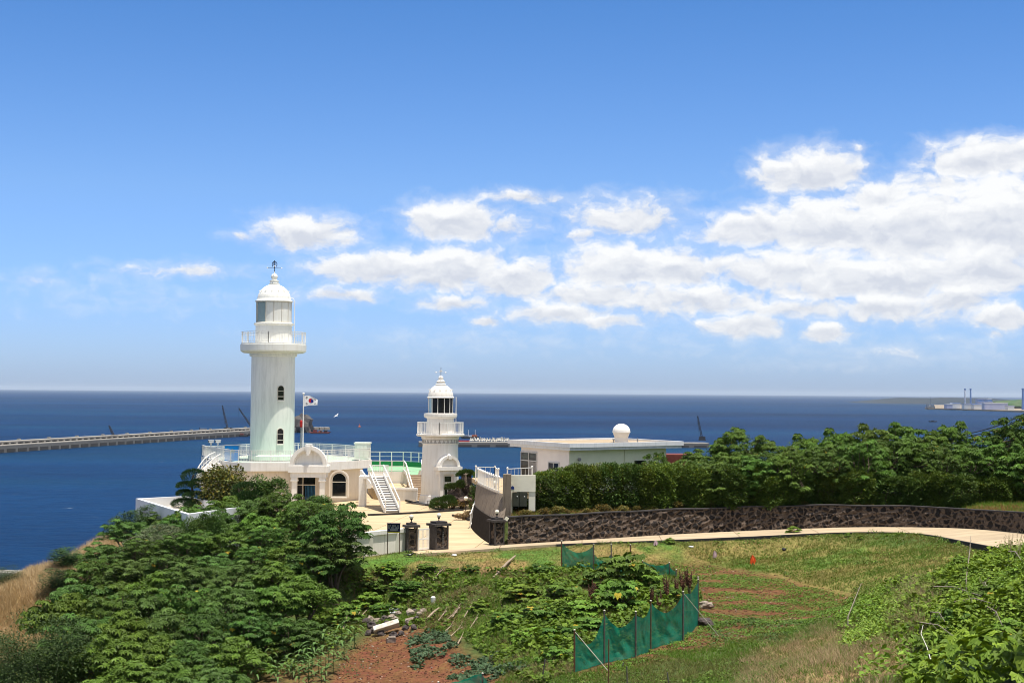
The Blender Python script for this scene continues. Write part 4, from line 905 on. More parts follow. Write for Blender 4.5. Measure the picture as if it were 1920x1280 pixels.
s = MB(); s.lathe([(.50, ZR-.12), (.50, ZR+.2), (.63, ZR+.55), (.64, ZR+.6)], (tx, ty), 32); s.build('base', tw_, t)
prof = [(.64, ZR+.60), (.69, ZR+.60), (.69, ZR+.66)]+[(.67*math.cos(math.pi/2*i/10), ZR+.66+.60*math.sin(math.pi/2*i/10)) for i in range(0, 11)]
s = MB(); s.lathe(prof, (tx, ty), 32); s.build('lid', tw_, t)
for (px, D, hh, lab) in ((1195.5, 105.3, .28, 'thin stub pipe standing on the roof just right of the dome tank'), (1150.5, 105.5, .22, 'grey mushroom vent cap on the roof just left of the dome tank')):
    x = X(px, D, 6); s = MB(); s.tube([(x, D, ZR-.12), (x, D, ZR+hh-.1)], .035, 6); s.sphere((x, D, ZR+hh-.08), .09 if hh < .25 else .05, 8, 6); tag(s.build('vent_pipe', metal_g), lab, 'vent')

# ------------------------------------------------------------------ concrete wall below the house terrace, its ramp railing
bot = [(885,978.5,101.6),(884,985,100.4),(888,991,98),(897,1000,94.8),(908,1008.5,91.9),(921,1017.5,89.3),(936,1018,89.1)]
tp = [(893,905,103.0),(897,907.5,100.8),(905,911.5,98),(917,917,95.3),(929,922,93.0),(942,925.5,91.6),(953,926,91.2)]
Bt = [Vector((X(a, d, 0), d, -.05)) for a, b, d in bot]; Tp = [Vector((X(a, d, EYE-(b-(727+a*14/1920))*d/F), d, EYE-(b-(727+a*14/1920))*d/F)) for a, b, d in tp]
Wc = thing('concrete_retaining_wall', 'tall curved stained concrete wall below the house terrace beside the forecourt', 'wall', (Bt[3].x, Bt[3].y, 0))
sm_b, sm_t = resample(smooth_path(Bt), 40), resample(smooth_path(Tp), 40)
s = MB(); lowp = [b.lerp(t, .52-.02*i/39) for i, (b, t) in enumerate(zip(sm_b, sm_t))]
stain_top = mat('stained_concrete', (.22,.175,.135), .9, col2=(.055,.042,.032), scale=1.1, streak=.8, bump=.4, bscale=9)
dark_low = mat('dark_stone_base', (.030,.024,.020), .95, col2=(.013,.011,.010), scale=2.2, streak=.4, bump=.9, bscale=7, spec=.03)
for i in range(39):
    s.add([lowp[i], lowp[i+1], sm_t[i+1], sm_t[i]], [(0, 1, 2, 3)], True); o_ = Vector((.45, .1, 0)); s.add([sm_t[i], sm_t[i+1], sm_t[i+1]+o_, sm_t[i]+o_], [(0, 1, 2, 3)])
s.build('upper_wall', stain_top, Wc)
s = MB()
off = Vector((-.06, -.06, 0))
for i in range(39): s.add([sm_b[i]+off, sm_b[i+1]+off, lowp[i+1]+off, lowp[i]+off], [(0, 1, 2, 3)], True); s.add([lowp[i]+off, lowp[i+1]+off, lowp[i+1], lowp[i]], [(0, 1, 2, 3)])
s.build('stone_base', dark_low, Wc)
e = sm_t[-1]; s = MB(); s.prism([(e.x-.35, e.y-.55), (e.x+.18, e.y-.5), (e.x+.18, e.y+.1), (e.x-.3, e.y+.2)], -.1, 4.28); s.build('end_pillar', stain_top, Wc)
s = MB(); tz = 2.94; s.prism([(p.x+.3, p.y+.05) for p in reversed(sm_t)]+[(-3, 109), (2, 110), (3.2, 103.5), (2.2, 98.5), (1.2, 93)], 2.6, tz); tag(s.build('house_terrace', concrete), 'pale concrete terrace in front of the white house', 'terrace', kind='structure')
s = MB(); rp_ = [q+Vector((.12, 0, .02)) for q in resample(sm_t, 8)]; rail_path(s, rp_, 1.0, post=.95, bal=.3, pr=.034, top=.036, br=.012, ball=.07)
o = s.build('ramp_railing', railwhite); tag(o, 'white railing with ball-topped posts along the top of the curved concrete wall', 'railing')
s = MB(); a = P(905, 884, 104.5); b = P(928, 887, 104.5); rail_path(s, [(a.x-.5, 104.5, 2.96), (b.x, 104.3, 2.96)], 1.05, post=2, bal=.3, pr=.04, ball=.07); rail_path(s, [(b.x, 104.3, 2.96), (b.x+.3, 101, 2.96)], 1.05, post=3, bal=.3, pr=.04, ball=.07)
tag(s.build('back_railing', railwhite), 'short white railing standing behind the curved ramp railing at the terrace edge', 'railing')
s = MB(); a = P(951.5, 895, 98); rail_path(s, [(a.x, 96.5, 2.96), (a.x+1.7, 98.5, 2.96)], 1.35, post=2, bal=.35, pr=.045, ball=.075)
tag(s.build('door_railing', railwhite), 'white railing beside the white panel wall at the house entrance', 'railing')
s = MB(); a = Vector((X(882, 99.8, .1), 99.5, 0)); b = Vector((X(892.5, 102.2, 1), 102.5, .95)); rail_path(s, [a, b], .95, post=1.6, bal=.33, pr=.035, ball=.07)
tag(s.build('step_railing', railwhite), 'small slanted white railing at the far foot of the concrete wall', 'railing')
# white panel wall with meter boxes
xa, xb_ = X(957.5, 91.1, 3.6), X(1004, 91.6, 3.6)
PW = thing('panel_wall', 'short white wall panel with a small blue plate at the end of the concrete wall', 'wall', (xa, 91.2, 1.7))
s = MB(); s.box(((xa+xb_)/2, 91.35, 3.68), (xb_-xa, .18, 1.06)); s.box((xa+.07, 91.3, 2.6), (.1, .12, 2.2)); s.box((xb_-.22, 91.4, 2.55), (.42, .2, 1.25)); s.build('panel', mat('panel_white', (.84,.79,.66), .7, col2=(.74,.69,.57), scale=1.5), PW)
s = MB(); M = Matrix.Translation((X(961, 91.2, 3.5), 91.25, 0)); s.ext([(-.11, 3.30), (.11, 3.30), (.11, 3.42), (.06, 3.49), (0, 3.52), (-.06, 3.49), (-.11, 3.42)], -.02, 0, M); s.build('number_plate', mat('plate_blue', (.02,.05,.22), .4), PW)
for (px, wd_) in ((967.5, .46), (981, .5)):
    s = MB(); s.box((X(px, 91.3, 2.6), 91.32, 2.66), (wd_, .3, .92)); s.box((X(px, 91.3, 2.6), 91.16, 2.66), (wd_-.06, .03, .84)); mb_ = s.build('meter_box', mat('olive_metal', (.060,.062,.045), .5, var=.2), PW)
    s = MB(); s.box((X(px, 91.3, 2.6)+.08, 91.14, 2.86), (.07, .02, .06)); s.build('latch', railwhite, mb_)
s = MB(); xp = X(956.5, 91, 2.5); s.tube([(xp, 90.95, 1.6), (xp, 90.95, 3.9)], .04, 8); s.build('drainpipe', railwhite, PW)

# ------------------------------------------------------------------ long basalt wall
def basalt_mat():
    m = bpy.data.materials.new('basalt_rubble'); m.use_nodes = True; nt = m.node_tree; b = nt.nodes['Principled BSDF']
    g = nd(nt, 'ShaderNodeNewGeometry'); wn_ = nd(nt, 'ShaderNodeTexNoise', ins={'Scale': 2.5, 'Detail': 3}); lk(nt, g.outputs['Position'], wn_.inputs['Vector'])
    ad = nd(nt, 'ShaderNodeVectorMath', operation='MULTIPLY_ADD'); lk(nt, wn_.outputs['Color'], ad.inputs[0]); ad.inputs[1].default_value = (.35, .35, .35); lk(nt, g.outputs['Position'], ad.inputs[2])
    mp = nd(nt, 'ShaderNodeMapping'); mp.inputs['Scale'].default_value = (1, .6, 1.0); lk(nt, ad.outputs[0], mp.inputs[0])
    v = nd(nt, 'ShaderNodeTexVoronoi', feature='DISTANCE_TO_EDGE', ins={'Scale': 2.7}); lk(nt, mp.outputs[0], v.inputs['Vector'])
    v2 = nd(nt, 'ShaderNodeTexVoronoi', ins={'Scale': 2.7}); lk(nt, mp.outputs[0], v2.inputs['Vector'])
    n = nd(nt, 'ShaderNodeTexNoise', ins={'Scale': 7.0, 'Detail': 7, 'Roughness': .7}); lk(nt, g.outputs['Position'], n.inputs['Vector'])
    r = nd(nt, 'ShaderNodeMapRange'); lk(nt, v.outputs['Distance'], r.inputs[0]); r.inputs[1].default_value = .09; r.inputs[2].default_value = .20
    sc_ = nd(nt, 'ShaderNodeSeparateColor'); lk(nt, v2.outputs['Color'], sc_.inputs[0])
    c = nd(nt, 'ShaderNodeMix', data_type='RGBA'); lk(nt, sc_.outputs[0], c.inputs['Factor']); c.inputs['A'].default_value = (.014,.013,.014,1); c.inputs['B'].default_value = (.040,.033,.030,1)
    c2 = nd(nt, 'ShaderNodeMix', data_type='RGBA'); lk(nt, r.outputs[0], c2.inputs['Factor']); c2.inputs['A'].default_value = (.115,.086,.067,1); lk(nt, c.outputs['Result'], c2.inputs['B'])
    hs_ = nd(nt, 'ShaderNodeHueSaturation'); lk(nt, c2.outputs['Result'], hs_.inputs['Color']); lk(nt, mth(nt, 'MULTIPLY_ADD', n.outputs[0], 2.6, -.3), hs_.inputs['Value']); lk(nt, hs_.outputs[0], b.inputs['Base Color'])
    b.inputs['Roughness'].default_value = .9; b.inputs['Specular IOR Level'].default_value = .15
    hh = mth(nt, 'ADD', mth(nt, 'MULTIPLY', r.outputs[0], .8), mth(nt, 'MULTIPLY', n.outputs[0], .6))
    bp = nd(nt, 'ShaderNodeBump', ins={'Strength': 1.0, 'Distance': .12}); lk(nt, hh, bp.inputs['Height']); lk(nt, bp.outputs[0], b.inputs['Normal']); MATS['basalt_rubble'] = m
    return m
basalt = basalt_mat()
top_py = [(952,968),(1000,966),(1100,961.5),(1240,954.5),(1400,949),(1560,945.5),(1700,948),(1800,952),(1920,960),(1960,964)]
BW = thing('basalt_wall', 'long black and brown rubble stone wall along the lane', 'wall', (WALL[0].x, WALL[0].y, 0))
s = MB(); cp_ = MB(); NW = 150; Wf = resample(smooth_path(WALL), NW); pts_t = []
for p in Wf:
    px, py = proj(np.array(p.x), np.array(p.y), np.array(p.z)); px = float(px)
    pt = np.interp(px, [q[0] for q in top_py], [q[1] for q in top_py]); zt_ = EYE-(pt-(727+px*14/1920))*p.y/F
    pts_t.append(Vector((p.x, p.y, zt_+.02*math.sin(p.x*1.3))))
rows = 10; grid = []
rr = np.random.default_rng(5)
for i in range(NW):
    row = []
    for j in range(rows+1):
        q = Wf[i].lerp(pts_t[i], j/rows); n_ = (rr.random()-.5)*.16*(0 < j < rows); batter = .18*(1-j/rows)
        row.append((q.x+(rr.random()-.5)*.05, q.y-batter+n_, q.z-(.1 if j == 0 else 0)))
    grid.append(row)
# finer sideways subdivision comes from the bump; the mesh gives the uneven face
vs = [p for row in grid for p in row]; fs = [(i*(rows+1)+j, (i+1)*(rows+1)+j, (i+1)*(rows+1)+j+1, i*(rows+1)+j+1) for i in range(NW-1) for j in range(rows)]
s.add(vs, fs); s.build('wall_face', basalt, BW)
for a, b in zip(pts_t, pts_t[1:]):
    f_ = Vector((0, -.08, 0)); k_ = Vector((0, .34, 0)); z_ = Vector((0, 0, .07))
    cp_.add([a+f_, b+f_, b+f_+z_, a+f_+z_, a+k_+z_, b+k_+z_, a+k_, b+k_], [(0, 1, 2, 3), (3, 2, 5, 4), (4, 5, 7, 6)])
cp_.build('coping', mat('dark_coping', (.06,.055,.055), .8, var=.2, scale=3), BW)

# ------------------------------------------------------------------ gate pillars, gate, boundary wall, sign
def lamp_globe(t, x, y, z, r=.135):
    s = MB(); s.lathe([(.09, z), (.09, z+.03), (.03, z+.05), (.03, z+.12), (.08, z+.2), (.09, z+.24), (0, z+.24)], (x, y), 12); lm = s.build('lamp_holder', darkmetal, t)
    s = MB(); s.sphere((x, y, z+.24+r*.8), r, 18, 12); s.build('globe', globe, lm)
def pillar(px, py, D, wd, dp, ang, hgt, lab, plaque=False, recess=False):
    x = X(px, D, .5); M = Matrix.Rotation(ang, 4, 'Z'); M.translation = Vector((x, D, 0))
    t = thing('gate_pillar', lab, 'gate pillar', (x, D, 0), 'dark stone gate pillars')
    f = .09
    s = MB(); s.ext([(-wd/2+f, .1), (wd/2-f, .1), (wd/2-f, hgt-.1), (-wd/2+f, hgt-.1)], -dp/2+.04, dp/2-.04, M); s.build('stone_face', basalt, t)
    s = MB()
    for q in (-1, 1):
        for r_ in (-1, 1):
            cx_, cy_ = q*(wd/2-f/2), r_*(dp/2-f/2); s.ext([(cx_-f/2, 0), (cx_+f/2, 0), (cx_+f/2, hgt), (cx_-f/2, hgt)], cy_-f/2, cy_+f/2, M)
    s.ext([(-wd/2+f, -.02), (wd/2-f, -.02), (wd/2-f, .12), (-wd/2+f, .12)], -dp/2+.003, dp/2-.003, M)
    if not recess:
        for q in (-1,): s.ext([(q*(wd/2-.02)-.02, .0), (q*(wd/2-.02)+.02, .0), (q*(wd/2-.02)+.02, hgt), (q*(wd/2-.02)-.02, hgt)], -dp/2+f, dp/2-f, M)
    s.build('corner_stone', darkstone, t)
    s = MB(); s.ext([(-wd/2-.12, hgt), (wd/2+.12, hgt), (wd/2+.12, hgt+.13), (-wd/2-.12, hgt+.13)], -dp/2-.12, dp/2+.12, M); s.ext([(-wd/2+.06, hgt+.13), (wd/2-.06, hgt+.13), (wd/2-.06, hgt+.26), (-wd/2+.06, hgt+.26)], -dp/2+.06, dp/2-.06, M); s.build('cap', darkstone, t)
    lamp_globe(t, x, D, hgt+.26)
    if plaque:
        s = MB(); s.ext([(-.04, .5), (.12, .5), (.12, hgt-.25), (-.04, hgt-.25)], -dp/2-.02, -dp/2+.02, M); pl_ = s.build('plaque', black, t)
        s = MB()
        for k in range(9):
            z = hgt-.38-k*.115
            for (ax, az, w2, h2) in ((-.03, .02, .05, .012), (-.03, -.015, .05, .012), (-.012, .0, .012, .05)): s.ext([(ax+.055, z+az), (ax+.055+w2, z+az), (ax+.055+w2, z+az+h2), (ax+.055, z+az+h2)], -dp/2-.028, -dp/2-.018, M)
        s.build('lettering', mat('pale_letter', (.5,.47,.42), .6), pl_)
    return t
pillar(771, 1030, 85.3, .66, .52, R(20), 1.42, 'narrow dark stone gate pillar between white boundary wall and white gate')
pillar(822.5, 1027, 86.4, .92, .80, R(34), 1.42, 'widest dark stone gate pillar with engraved plaque right of the white gate', plaque=True)
pillar(931.5, 1018, 89.0, .70, .72, R(30), 1.44, 'dark stone gate pillar at the near end of the long rubble wall', recess=True)
t = thing('floodlight', 'small cream floodlight on a bracket beside the right gate pillar', 'lamp', (X(950, 88.2, 1.5), 88.2, 1.5)); q = P(950, 972, 88.2)
s = MB(); s.box(q, (.22, .16, .2), rot=Matrix.Rotation(R(35), 3, 'Y')); s.build('lamp_head', globe, t); s = MB(); s.bar(q+Vector((.05, .05, -.1)), q+Vector((.12, .35, -.35)), .04); s.build('bracket', darkmetal, t)
# white gate
a = Vector((X(784.5, 85.3, .5), 85.3, .06)); b = Vector((X(804, 85.9, .5), 85.9, .06)); d = (b-a).normalized()
t = thing('white_gate', 'white slatted gate leaf standing between two dark pillars', 'gate', a)
s = MB(); up = Vector((0, 0, 1))
for z in (.04, .62, 1.2): s.bar(a+up*z, b+up*z, .04, .09)
s.bar(a, a+up*1.22, .06); s.bar(b, b+up*1.22, .06); s.build('gate_frame', railwhite, t)
s = MB()
for i in range(1, 8): p = a.lerp(b, i/8); s.bar(p, p+up*1.2, .032)
s.build('bars', railwhite, t)
# white boundary wall
pts = [G(766, 1031, 0), G(720, 1036, 0), G(668, 1042, -.05), G(618, 1049, -.2)]
t = thing('boundary_wall', 'white painted boundary wall with projecting coping left of the gate', 'wall', pts[1])
s = MB(); c_ = MB(); r_ = MB(); whw = mat('boundary_white_paint', (.84,.79,.70), .7, col2=(.68,.63,.55), scale=1.1, streak=.5)
for a, b in zip(pts, pts[1:]):
    s.bar(a+Vector((0,0,-.3)), b+Vector((0,0,-.3)), .16, 2.9); c_.bar(a+Vector((0,0,1.22)), b+Vector((0,0,1.22)), .34, .22)
    n = max(1, round((b-a).length/1.7))
    for i in range(n): p = a.lerp(b, (i+.5)/n); r_.box((p.x, p.y-.05, p.z-.2), (.3, .25, 2.6))
s.build('wall_panel', whw, t); c_.build('coping', whitepaint, t); r_.build('pier', whw, t)
# sign
x0_, x1_ = X(726.5, 83.2, .8), X(749.5, 83.4, .8)
t = thing('information_sign', 'dark blue signboard with white lettering and yellow strip on two thin posts', 'sign', (x0_, 83.2, -.1)); zt_ = EYE-(978.5-732.4)*83.3/F
for x in (x0_, x1_): s = MB(); s.bar((x, 83.3, -.25), (x, 83.3, zt_), .045); s.build('post', mat('rusty_brown', (.12,.07,.04), .8, var=.3, scale=6), t)
s = MB(); xm, wd_ = (x0_+x1_)/2, x1_-x0_; s.box((xm, 83.27, zt_-.26), (wd_+.06, .03, .56)); s.box((xm, 83.2, zt_+.0), (wd_+.1, .14, .04)); bd = s.build('board', mat('sign_navy', (.012,.012,.06), .5), t)
s = MB(); s.box((xm, 83.248, zt_-.51), (wd_-.0, .014, .065)); s.build('yellow_strip', mat('sign_yellow', (.62,.50,.04), .5), bd)
s = MB(); rr = random.Random(3)
for row, (zz, hh, groups) in enumerate(((-.13, .065, (3, 4, 2)), (-.25, .06, (2, 4, 4)))):
    tot = sum(groups)+len(groups)-1; x = xm-wd_*.44; cw = wd_*.88/tot
    for gq in groups:
        for k in range(gq):     # block letters of a few strokes each
            s.box((x+cw*.38, 83.247, zt_+zz+hh*.4), (cw*.62, .012, .012)); s.box((x+cw*.38, 83.247, zt_+zz-hh*.35), (cw*.62, .012, .012))
            s.box((x+cw*rr.choice((.1, .38, .62)), 83.247, zt_+zz), (.013, .012, hh)); s.box((x+cw*.66, 83.247, zt_+zz), (.012, .012, hh)); x += cw
        x += cw
for i, zz in enumerate((-.345, -.40)):
    for k in range(9-i): s.box((xm-wd_*.30+k*wd_*.078+i*.04, 83.247, zt_+zz), (wd_*.055, .012, .02))
s.build('lettering', mat('sign_letter', (.75,.75,.75), .5), bd)

# ------------------------------------------------------------------ yard: kerbs, rock garden
def kerb(pxs, D_off, label, hgt=.14, z=0.0, name='kerb_stone'):
    pp = smooth_path([G(a, b, z) for a, b in pxs]); s = MB()
    for a, b in zip(pp, pp[1:]): s.bar(a+Vector((0,0,hgt/2)), b+Vector((0,0,hgt/2)), .17, hgt)
    tag(s.build(name, blackkerb), label, 'kerb')
kerb([(690,966.5),(760,963.5),(830,959.5),(868,956.5)], 0, 'long dark kerb line crossing the forecourt')
kerb([(761,939),(778,944),(800,948),(816,949),(828,945)], 0, 'curved dark kerb around the foot of the short lighthouse')
kerb([(809,951),(818,955.5),(832,956.5)], 0, 'short dark kerb under the creeping pine of the rock garden')
kerb([(849,967),(858,970),(872,973),(880,976)], 0, 'dark kerb in front of the small round bushes by the wall')
def rock_mesh(name, c, size, seed, m, parent=None, sub=3):
    import bmesh
    bm = bmesh.new(); bmesh.ops.create_icosphere(bm, subdivisions=sub, radius=1)
    from mathutils import noise
    for v in bm.verts:
        n_ = noise.noise(v.co*1.3+Vector((seed*3.1, seed, 0)))*.5+noise.noise(v.co*3.5+Vector((seed, 0, 5)))*.22+noise.noise(v.co*8+Vector((seed, 2, 5)))*.08
        v.co *= 1+n_; v.co = Vector((v.co.x*size[0], v.co.y*size[1], v.co.z*size[2]))
    me = bpy.data.meshes.new(name); bm.to_mesh(me); bm.free(); me.materials.append(m); o = bpy.data.objects.new(name, me); C.objects.link(o)
    if parent is not None: o.parent = parent; o.location = Vector(c)-world_of(parent)
    else: o.location = c
    return o
rockm = mat('volcanic_rock', (.13,.085,.065), .95, col2=(.035,.028,.026), scale=2.2, bump=.9, bscale=7)
rx = X(862, 116.8, 1)
t = thing('garden_rock', 'tall craggy brown volcanic rock pile of the garden beside the short lighthouse', 'rock', (rx, 117, 0))
for (px, py, D, sz, sd_) in ((857, 930, 116.5, (.62,.6,.62), 1), (870, 915, 117.2, (.6,.5,1.2), 2), (875, 897, 117.6, (.42,.4,.7), 3), (866, 938, 115.8, (1.0,.5,.3), 4), (850, 938, 115.8, (.5,.4,.35), 6), (880, 925, 117, (.45,.4,1.0), 7)):
    rock_mesh('boulder', P(px, py, D), sz, sd_, rockm, t)
for (px, py, D, lab) in ((873.5, 934, 114.0, 'globe lamp on a short post in the rock garden'), (928, 905.5, 97.5, 'globe lamp behind the ramp railing of the house terrace')):
    q = P(px, py, D); zb = .0 if D > 100 else 2.94
    t = thing('garden_lamp', lab, 'lamp', (q.x, q.y, zb)); s = MB(); s.tube([(q.x, q.y, zb), (q.x, q.y, q.z-.1)], .035, 8); s.build('post', darkmetal, t); s = MB(); s.sphere(q, .17, 18, 12); s.build('globe', globe, t)

# ------------------------------------------------------------------ annex on the left
za = 1.35
an = [(X(352, 99, za), 99.0), (X(368, 104, za), 108), (X(256, 112, za), 113.5), (X(254.5, 104, za), 108.0)]
q1, q2, q3, q4 = P(254, 933.5, 110), P(352, 965.5, 93), P(372, 929, 110), P(262, 931.5, 112)
za = q1.z
def at_z(px, py, z): return G(px, py, z)
A1, A2, A3, A4 = at_z(254.5, 934, 1.3), at_z(352, 963.5, 1.3), at_z(452, 950, 1.3), at_z(348, 929.3, 1.3)
an = [(A1.x, A1.y), (A2.x, A2.y), (A3.x, A3.y), (A4.x, A4.y)]
t = thing('annex_building', 'low white flat-roofed annex with raised parapet on the seaward slope', 'building', (A1.x, A1.y, -2))
s = MB(); s.prism(an, -3, 1.3, top=False); ins = inset(an, .28)
for i in range(4):
    j = (i+1) % 4; s.add([(*an[i], 1.3), (*an[j], 1.3), (*ins[j], 1.3), (*ins[i], 1.3)], [(0, 1, 2, 3)]); s.add([(*ins[i], 1.3), (*ins[j], 1.3), (*ins[j], .6), (*ins[i], .6)], [(0, 1, 2, 3)])
s.build('wall', mat('annex_white', (.70,.71,.73), .7, col2=(.6,.61,.63), scale=1), t)
s = MB(); s.prism(ins, .58, .6, bottom=False); s.build('roof_floor', mat('annex_roof', (.62,.55,.46), .9), t)
c = G(206, 1003, -1.0); s = MB(); s.lathe([(0, -1.0), (.95, -1.0), (.98, -1.05), (.98, -1.35), (.9, -1.5), (.9, -3.5)], (c.x+.5, c.y), 28, False); tag(s.build('round_platform', concrete), 'small round pale concrete platform at the left cliff edge', 'platform')
s = MB(); a, b = X(1243, 113, 3.4), X(1310, 113, 3.4); z_ = EYE-(850.5-736.3)*113/F; s.box(((a+b)/2, 114, z_-.45), (b-a, 2.5, .9)); s.box(((a+b)/2, 114, z_-1.6), (b-a-.3, 2.2, 1.6))
sh_ = s.build('red_roofed_shed', mat('dull_red_roof', (.20,.05,.04), .7, var=.2)); tag(sh_, 'dull red roofed shed seen behind the right corner of the white house', 'shed')
# ------------------------------------------------------------------ foliage generators
leafm = foliage_mat('leaf_green', trans=.13, rough=.5, spec=.13); needle = foliage_mat('needle_green', trans=.08, rough=.6, spec=.2); grassm = foliage_mat('grass_blade', trans=.3, rough=.6, spec=.15, hue=.01)
barkm = mat('bark_brown', (.16,.12,.09), .9, col2=(.07,.05,.04), scale=5, bump=.6, bscale=15)
rg = np.random.default_rng(101)
def norm(a): return a/(np.linalg.norm(a, axis=-1, keepdims=True)+1e-9)
def frames(d, up):                    # columns: x side, y along, z up
    y = norm(d); x = norm(np.cross(y, up)); z = np.cross(x, y); return np.stack([x, y, z], -1)
def place(TV, TF, Mx, pos, sc, colr):
    """copy a template (k,3)/(f,q) to N frames; returns V, F, C"""
    N, k = len(pos), len(TV); V = np.einsum('nij,kj->nki', Mx, TV)*np.reshape(sc, (-1, 1, 1)) + pos[:, None]
    Fq = TF[None]+(np.arange(N)*k)[:, None, None]; Cc = np.repeat(colr[:, None], k, 1)
    return V.reshape(-1, 3), Fq.reshape(-1, TF.shape[1]), Cc.reshape(-1, 3)
def palm_leaf(n=7, spread=110, wdt=.17, droop=.3):
    V, Fq = [], []
    for i in range(n):
        a = R(-spread+2*spread*i/(n-1)); L = 1.0-.35*abs(i-(n-1)/2)/((n-1)/2); dx, dy = math.sin(a), math.cos(a); px, py = dy*wdt, -dx*wdt
        o = len(V); V += [(0, 0, 0), (dx*L*.55-px, dy*L*.55-py, -.02), (dx*L, dy*L, -droop*L), (dx*L*.55+px, dy*L*.55+py, -.02)]; Fq.append((o, o+3, o+2, o+1))
    return np.array(V), np.array(Fq)
PALM = palm_leaf(); BROAD = palm_leaf(5, 75, .30, .22); VINE = palm_leaf(3, 55, .42, .12)
OVAL = (np.array([(0,0,0), (-.28,.45,.06), (0,1,-.08), (.28,.45,.06)]), np.array([(0,3,2,1)]))
def blade(w_=.05, lean=.35):
    return (np.array([(-w_,0,0), (w_,0,0), (w_*.6,lean*.35,.6), (-w_*.6,lean*.35,.6), (0,lean,1.0), (0,lean,1.0)]), np.array([(0,1,2,3), (3,2,5,4)]))
BLADE = blade()
def colvar(N, base, var=.25, yel=.06, r=None):
    r = r or rg; base = np.array(base); v = 1+(r.random((N, 1))-.5)*2*var; c = base*v
    y = r.random((N, 1)) < yel; return np.where(y, np.clip(c*np.array([2.0, 1.35, .9]), 0, 1), c)
class FB:
    def __init__(s): s.V = []; s.F = []; s.C = []; s.n = 0
    def add(s, V, Fq, Cc): s.V.append(V); s.F.append(Fq+s.n); s.C.append(Cc); s.n += len(V)
    def tpl(s, T, Mx, pos, sc, colr): s.add(*place(T[0], T[1], Mx, pos, sc, colr))
    def build(s, name, m, parent=None): return npmesh(name, np.concatenate(s.V), np.concatenate(s.F), m, np.concatenate(s.C), parent)
def whorls(fb, centers, n, T, leaf, pet, base, tilt=(15, 55), yel=.004, r=None, stalk=True):
    """umbrella of n drooping leaves round each centre"""
    r = r or rg; N = len(centers)
    az_ = (np.arange(n)[None]/n*2*np.pi)+r.random((N, 1))*6.28+(r.random((N, n))-.5)*.6
    pe = np.radians(r.uniform(5, 40, (N, n))); pl = pet*r.uniform(.6, 1.15, (N, n))
    hd = np.stack([np.cos(az_), np.sin(az_), 0*az_], -1); pd = hd*np.cos(pe)[..., None]+np.array([0, 0, 1.])*np.sin(pe)[..., None]
    pos = centers[:, None]+pd*pl[..., None]
    td = np.radians(r.uniform(*tilt, (N, n))); ld = hd*np.cos(td)[..., None]-np.array([0, 0, 1.])*np.sin(td)[..., None]
    up = np.array([0, 0, 1.])+.25*(r.random((N, n, 3))-.5)
    Mx = frames(ld.reshape(-1, 3), up.reshape(-1, 3)); cc = colvar(N, base, .22, 0, r); c2 = np.repeat(cc[:, None], n, 1).reshape(-1, 3)*(1+(r.random((N*n, 1))-.5)*.5)
    yl = r.random((N*n, 1)) < yel; c2 = np.where(yl, np.array([.35, .26, .03]), c2)
    fb.tpl(T, Mx, pos.reshape(-1, 3)-ld.reshape(-1, 3)*leaf*.15, leaf*r.uniform(.75, 1.2, N*n), c2)
    if stalk:
        a = np.repeat(centers[:, None], n, 1).reshape(-1, 3); b = pos.reshape(-1, 3); sd_ = norm(np.cross(b-a, [0, 0, 1.]))*.012
        V = np.stack([a-sd_, a+sd_, b+sd_, b-sd_], 1).reshape(-1, 3); k = np.arange(len(a))[:, None]*4+np.arange(4); fb.add(V, k, np.tile(np.array([.20, .17, .07]), (len(V), 1)))
def np_tube(pts, rad, seg=5):
    s = MB(); s.tube(pts, rad, seg, caps=False); return s
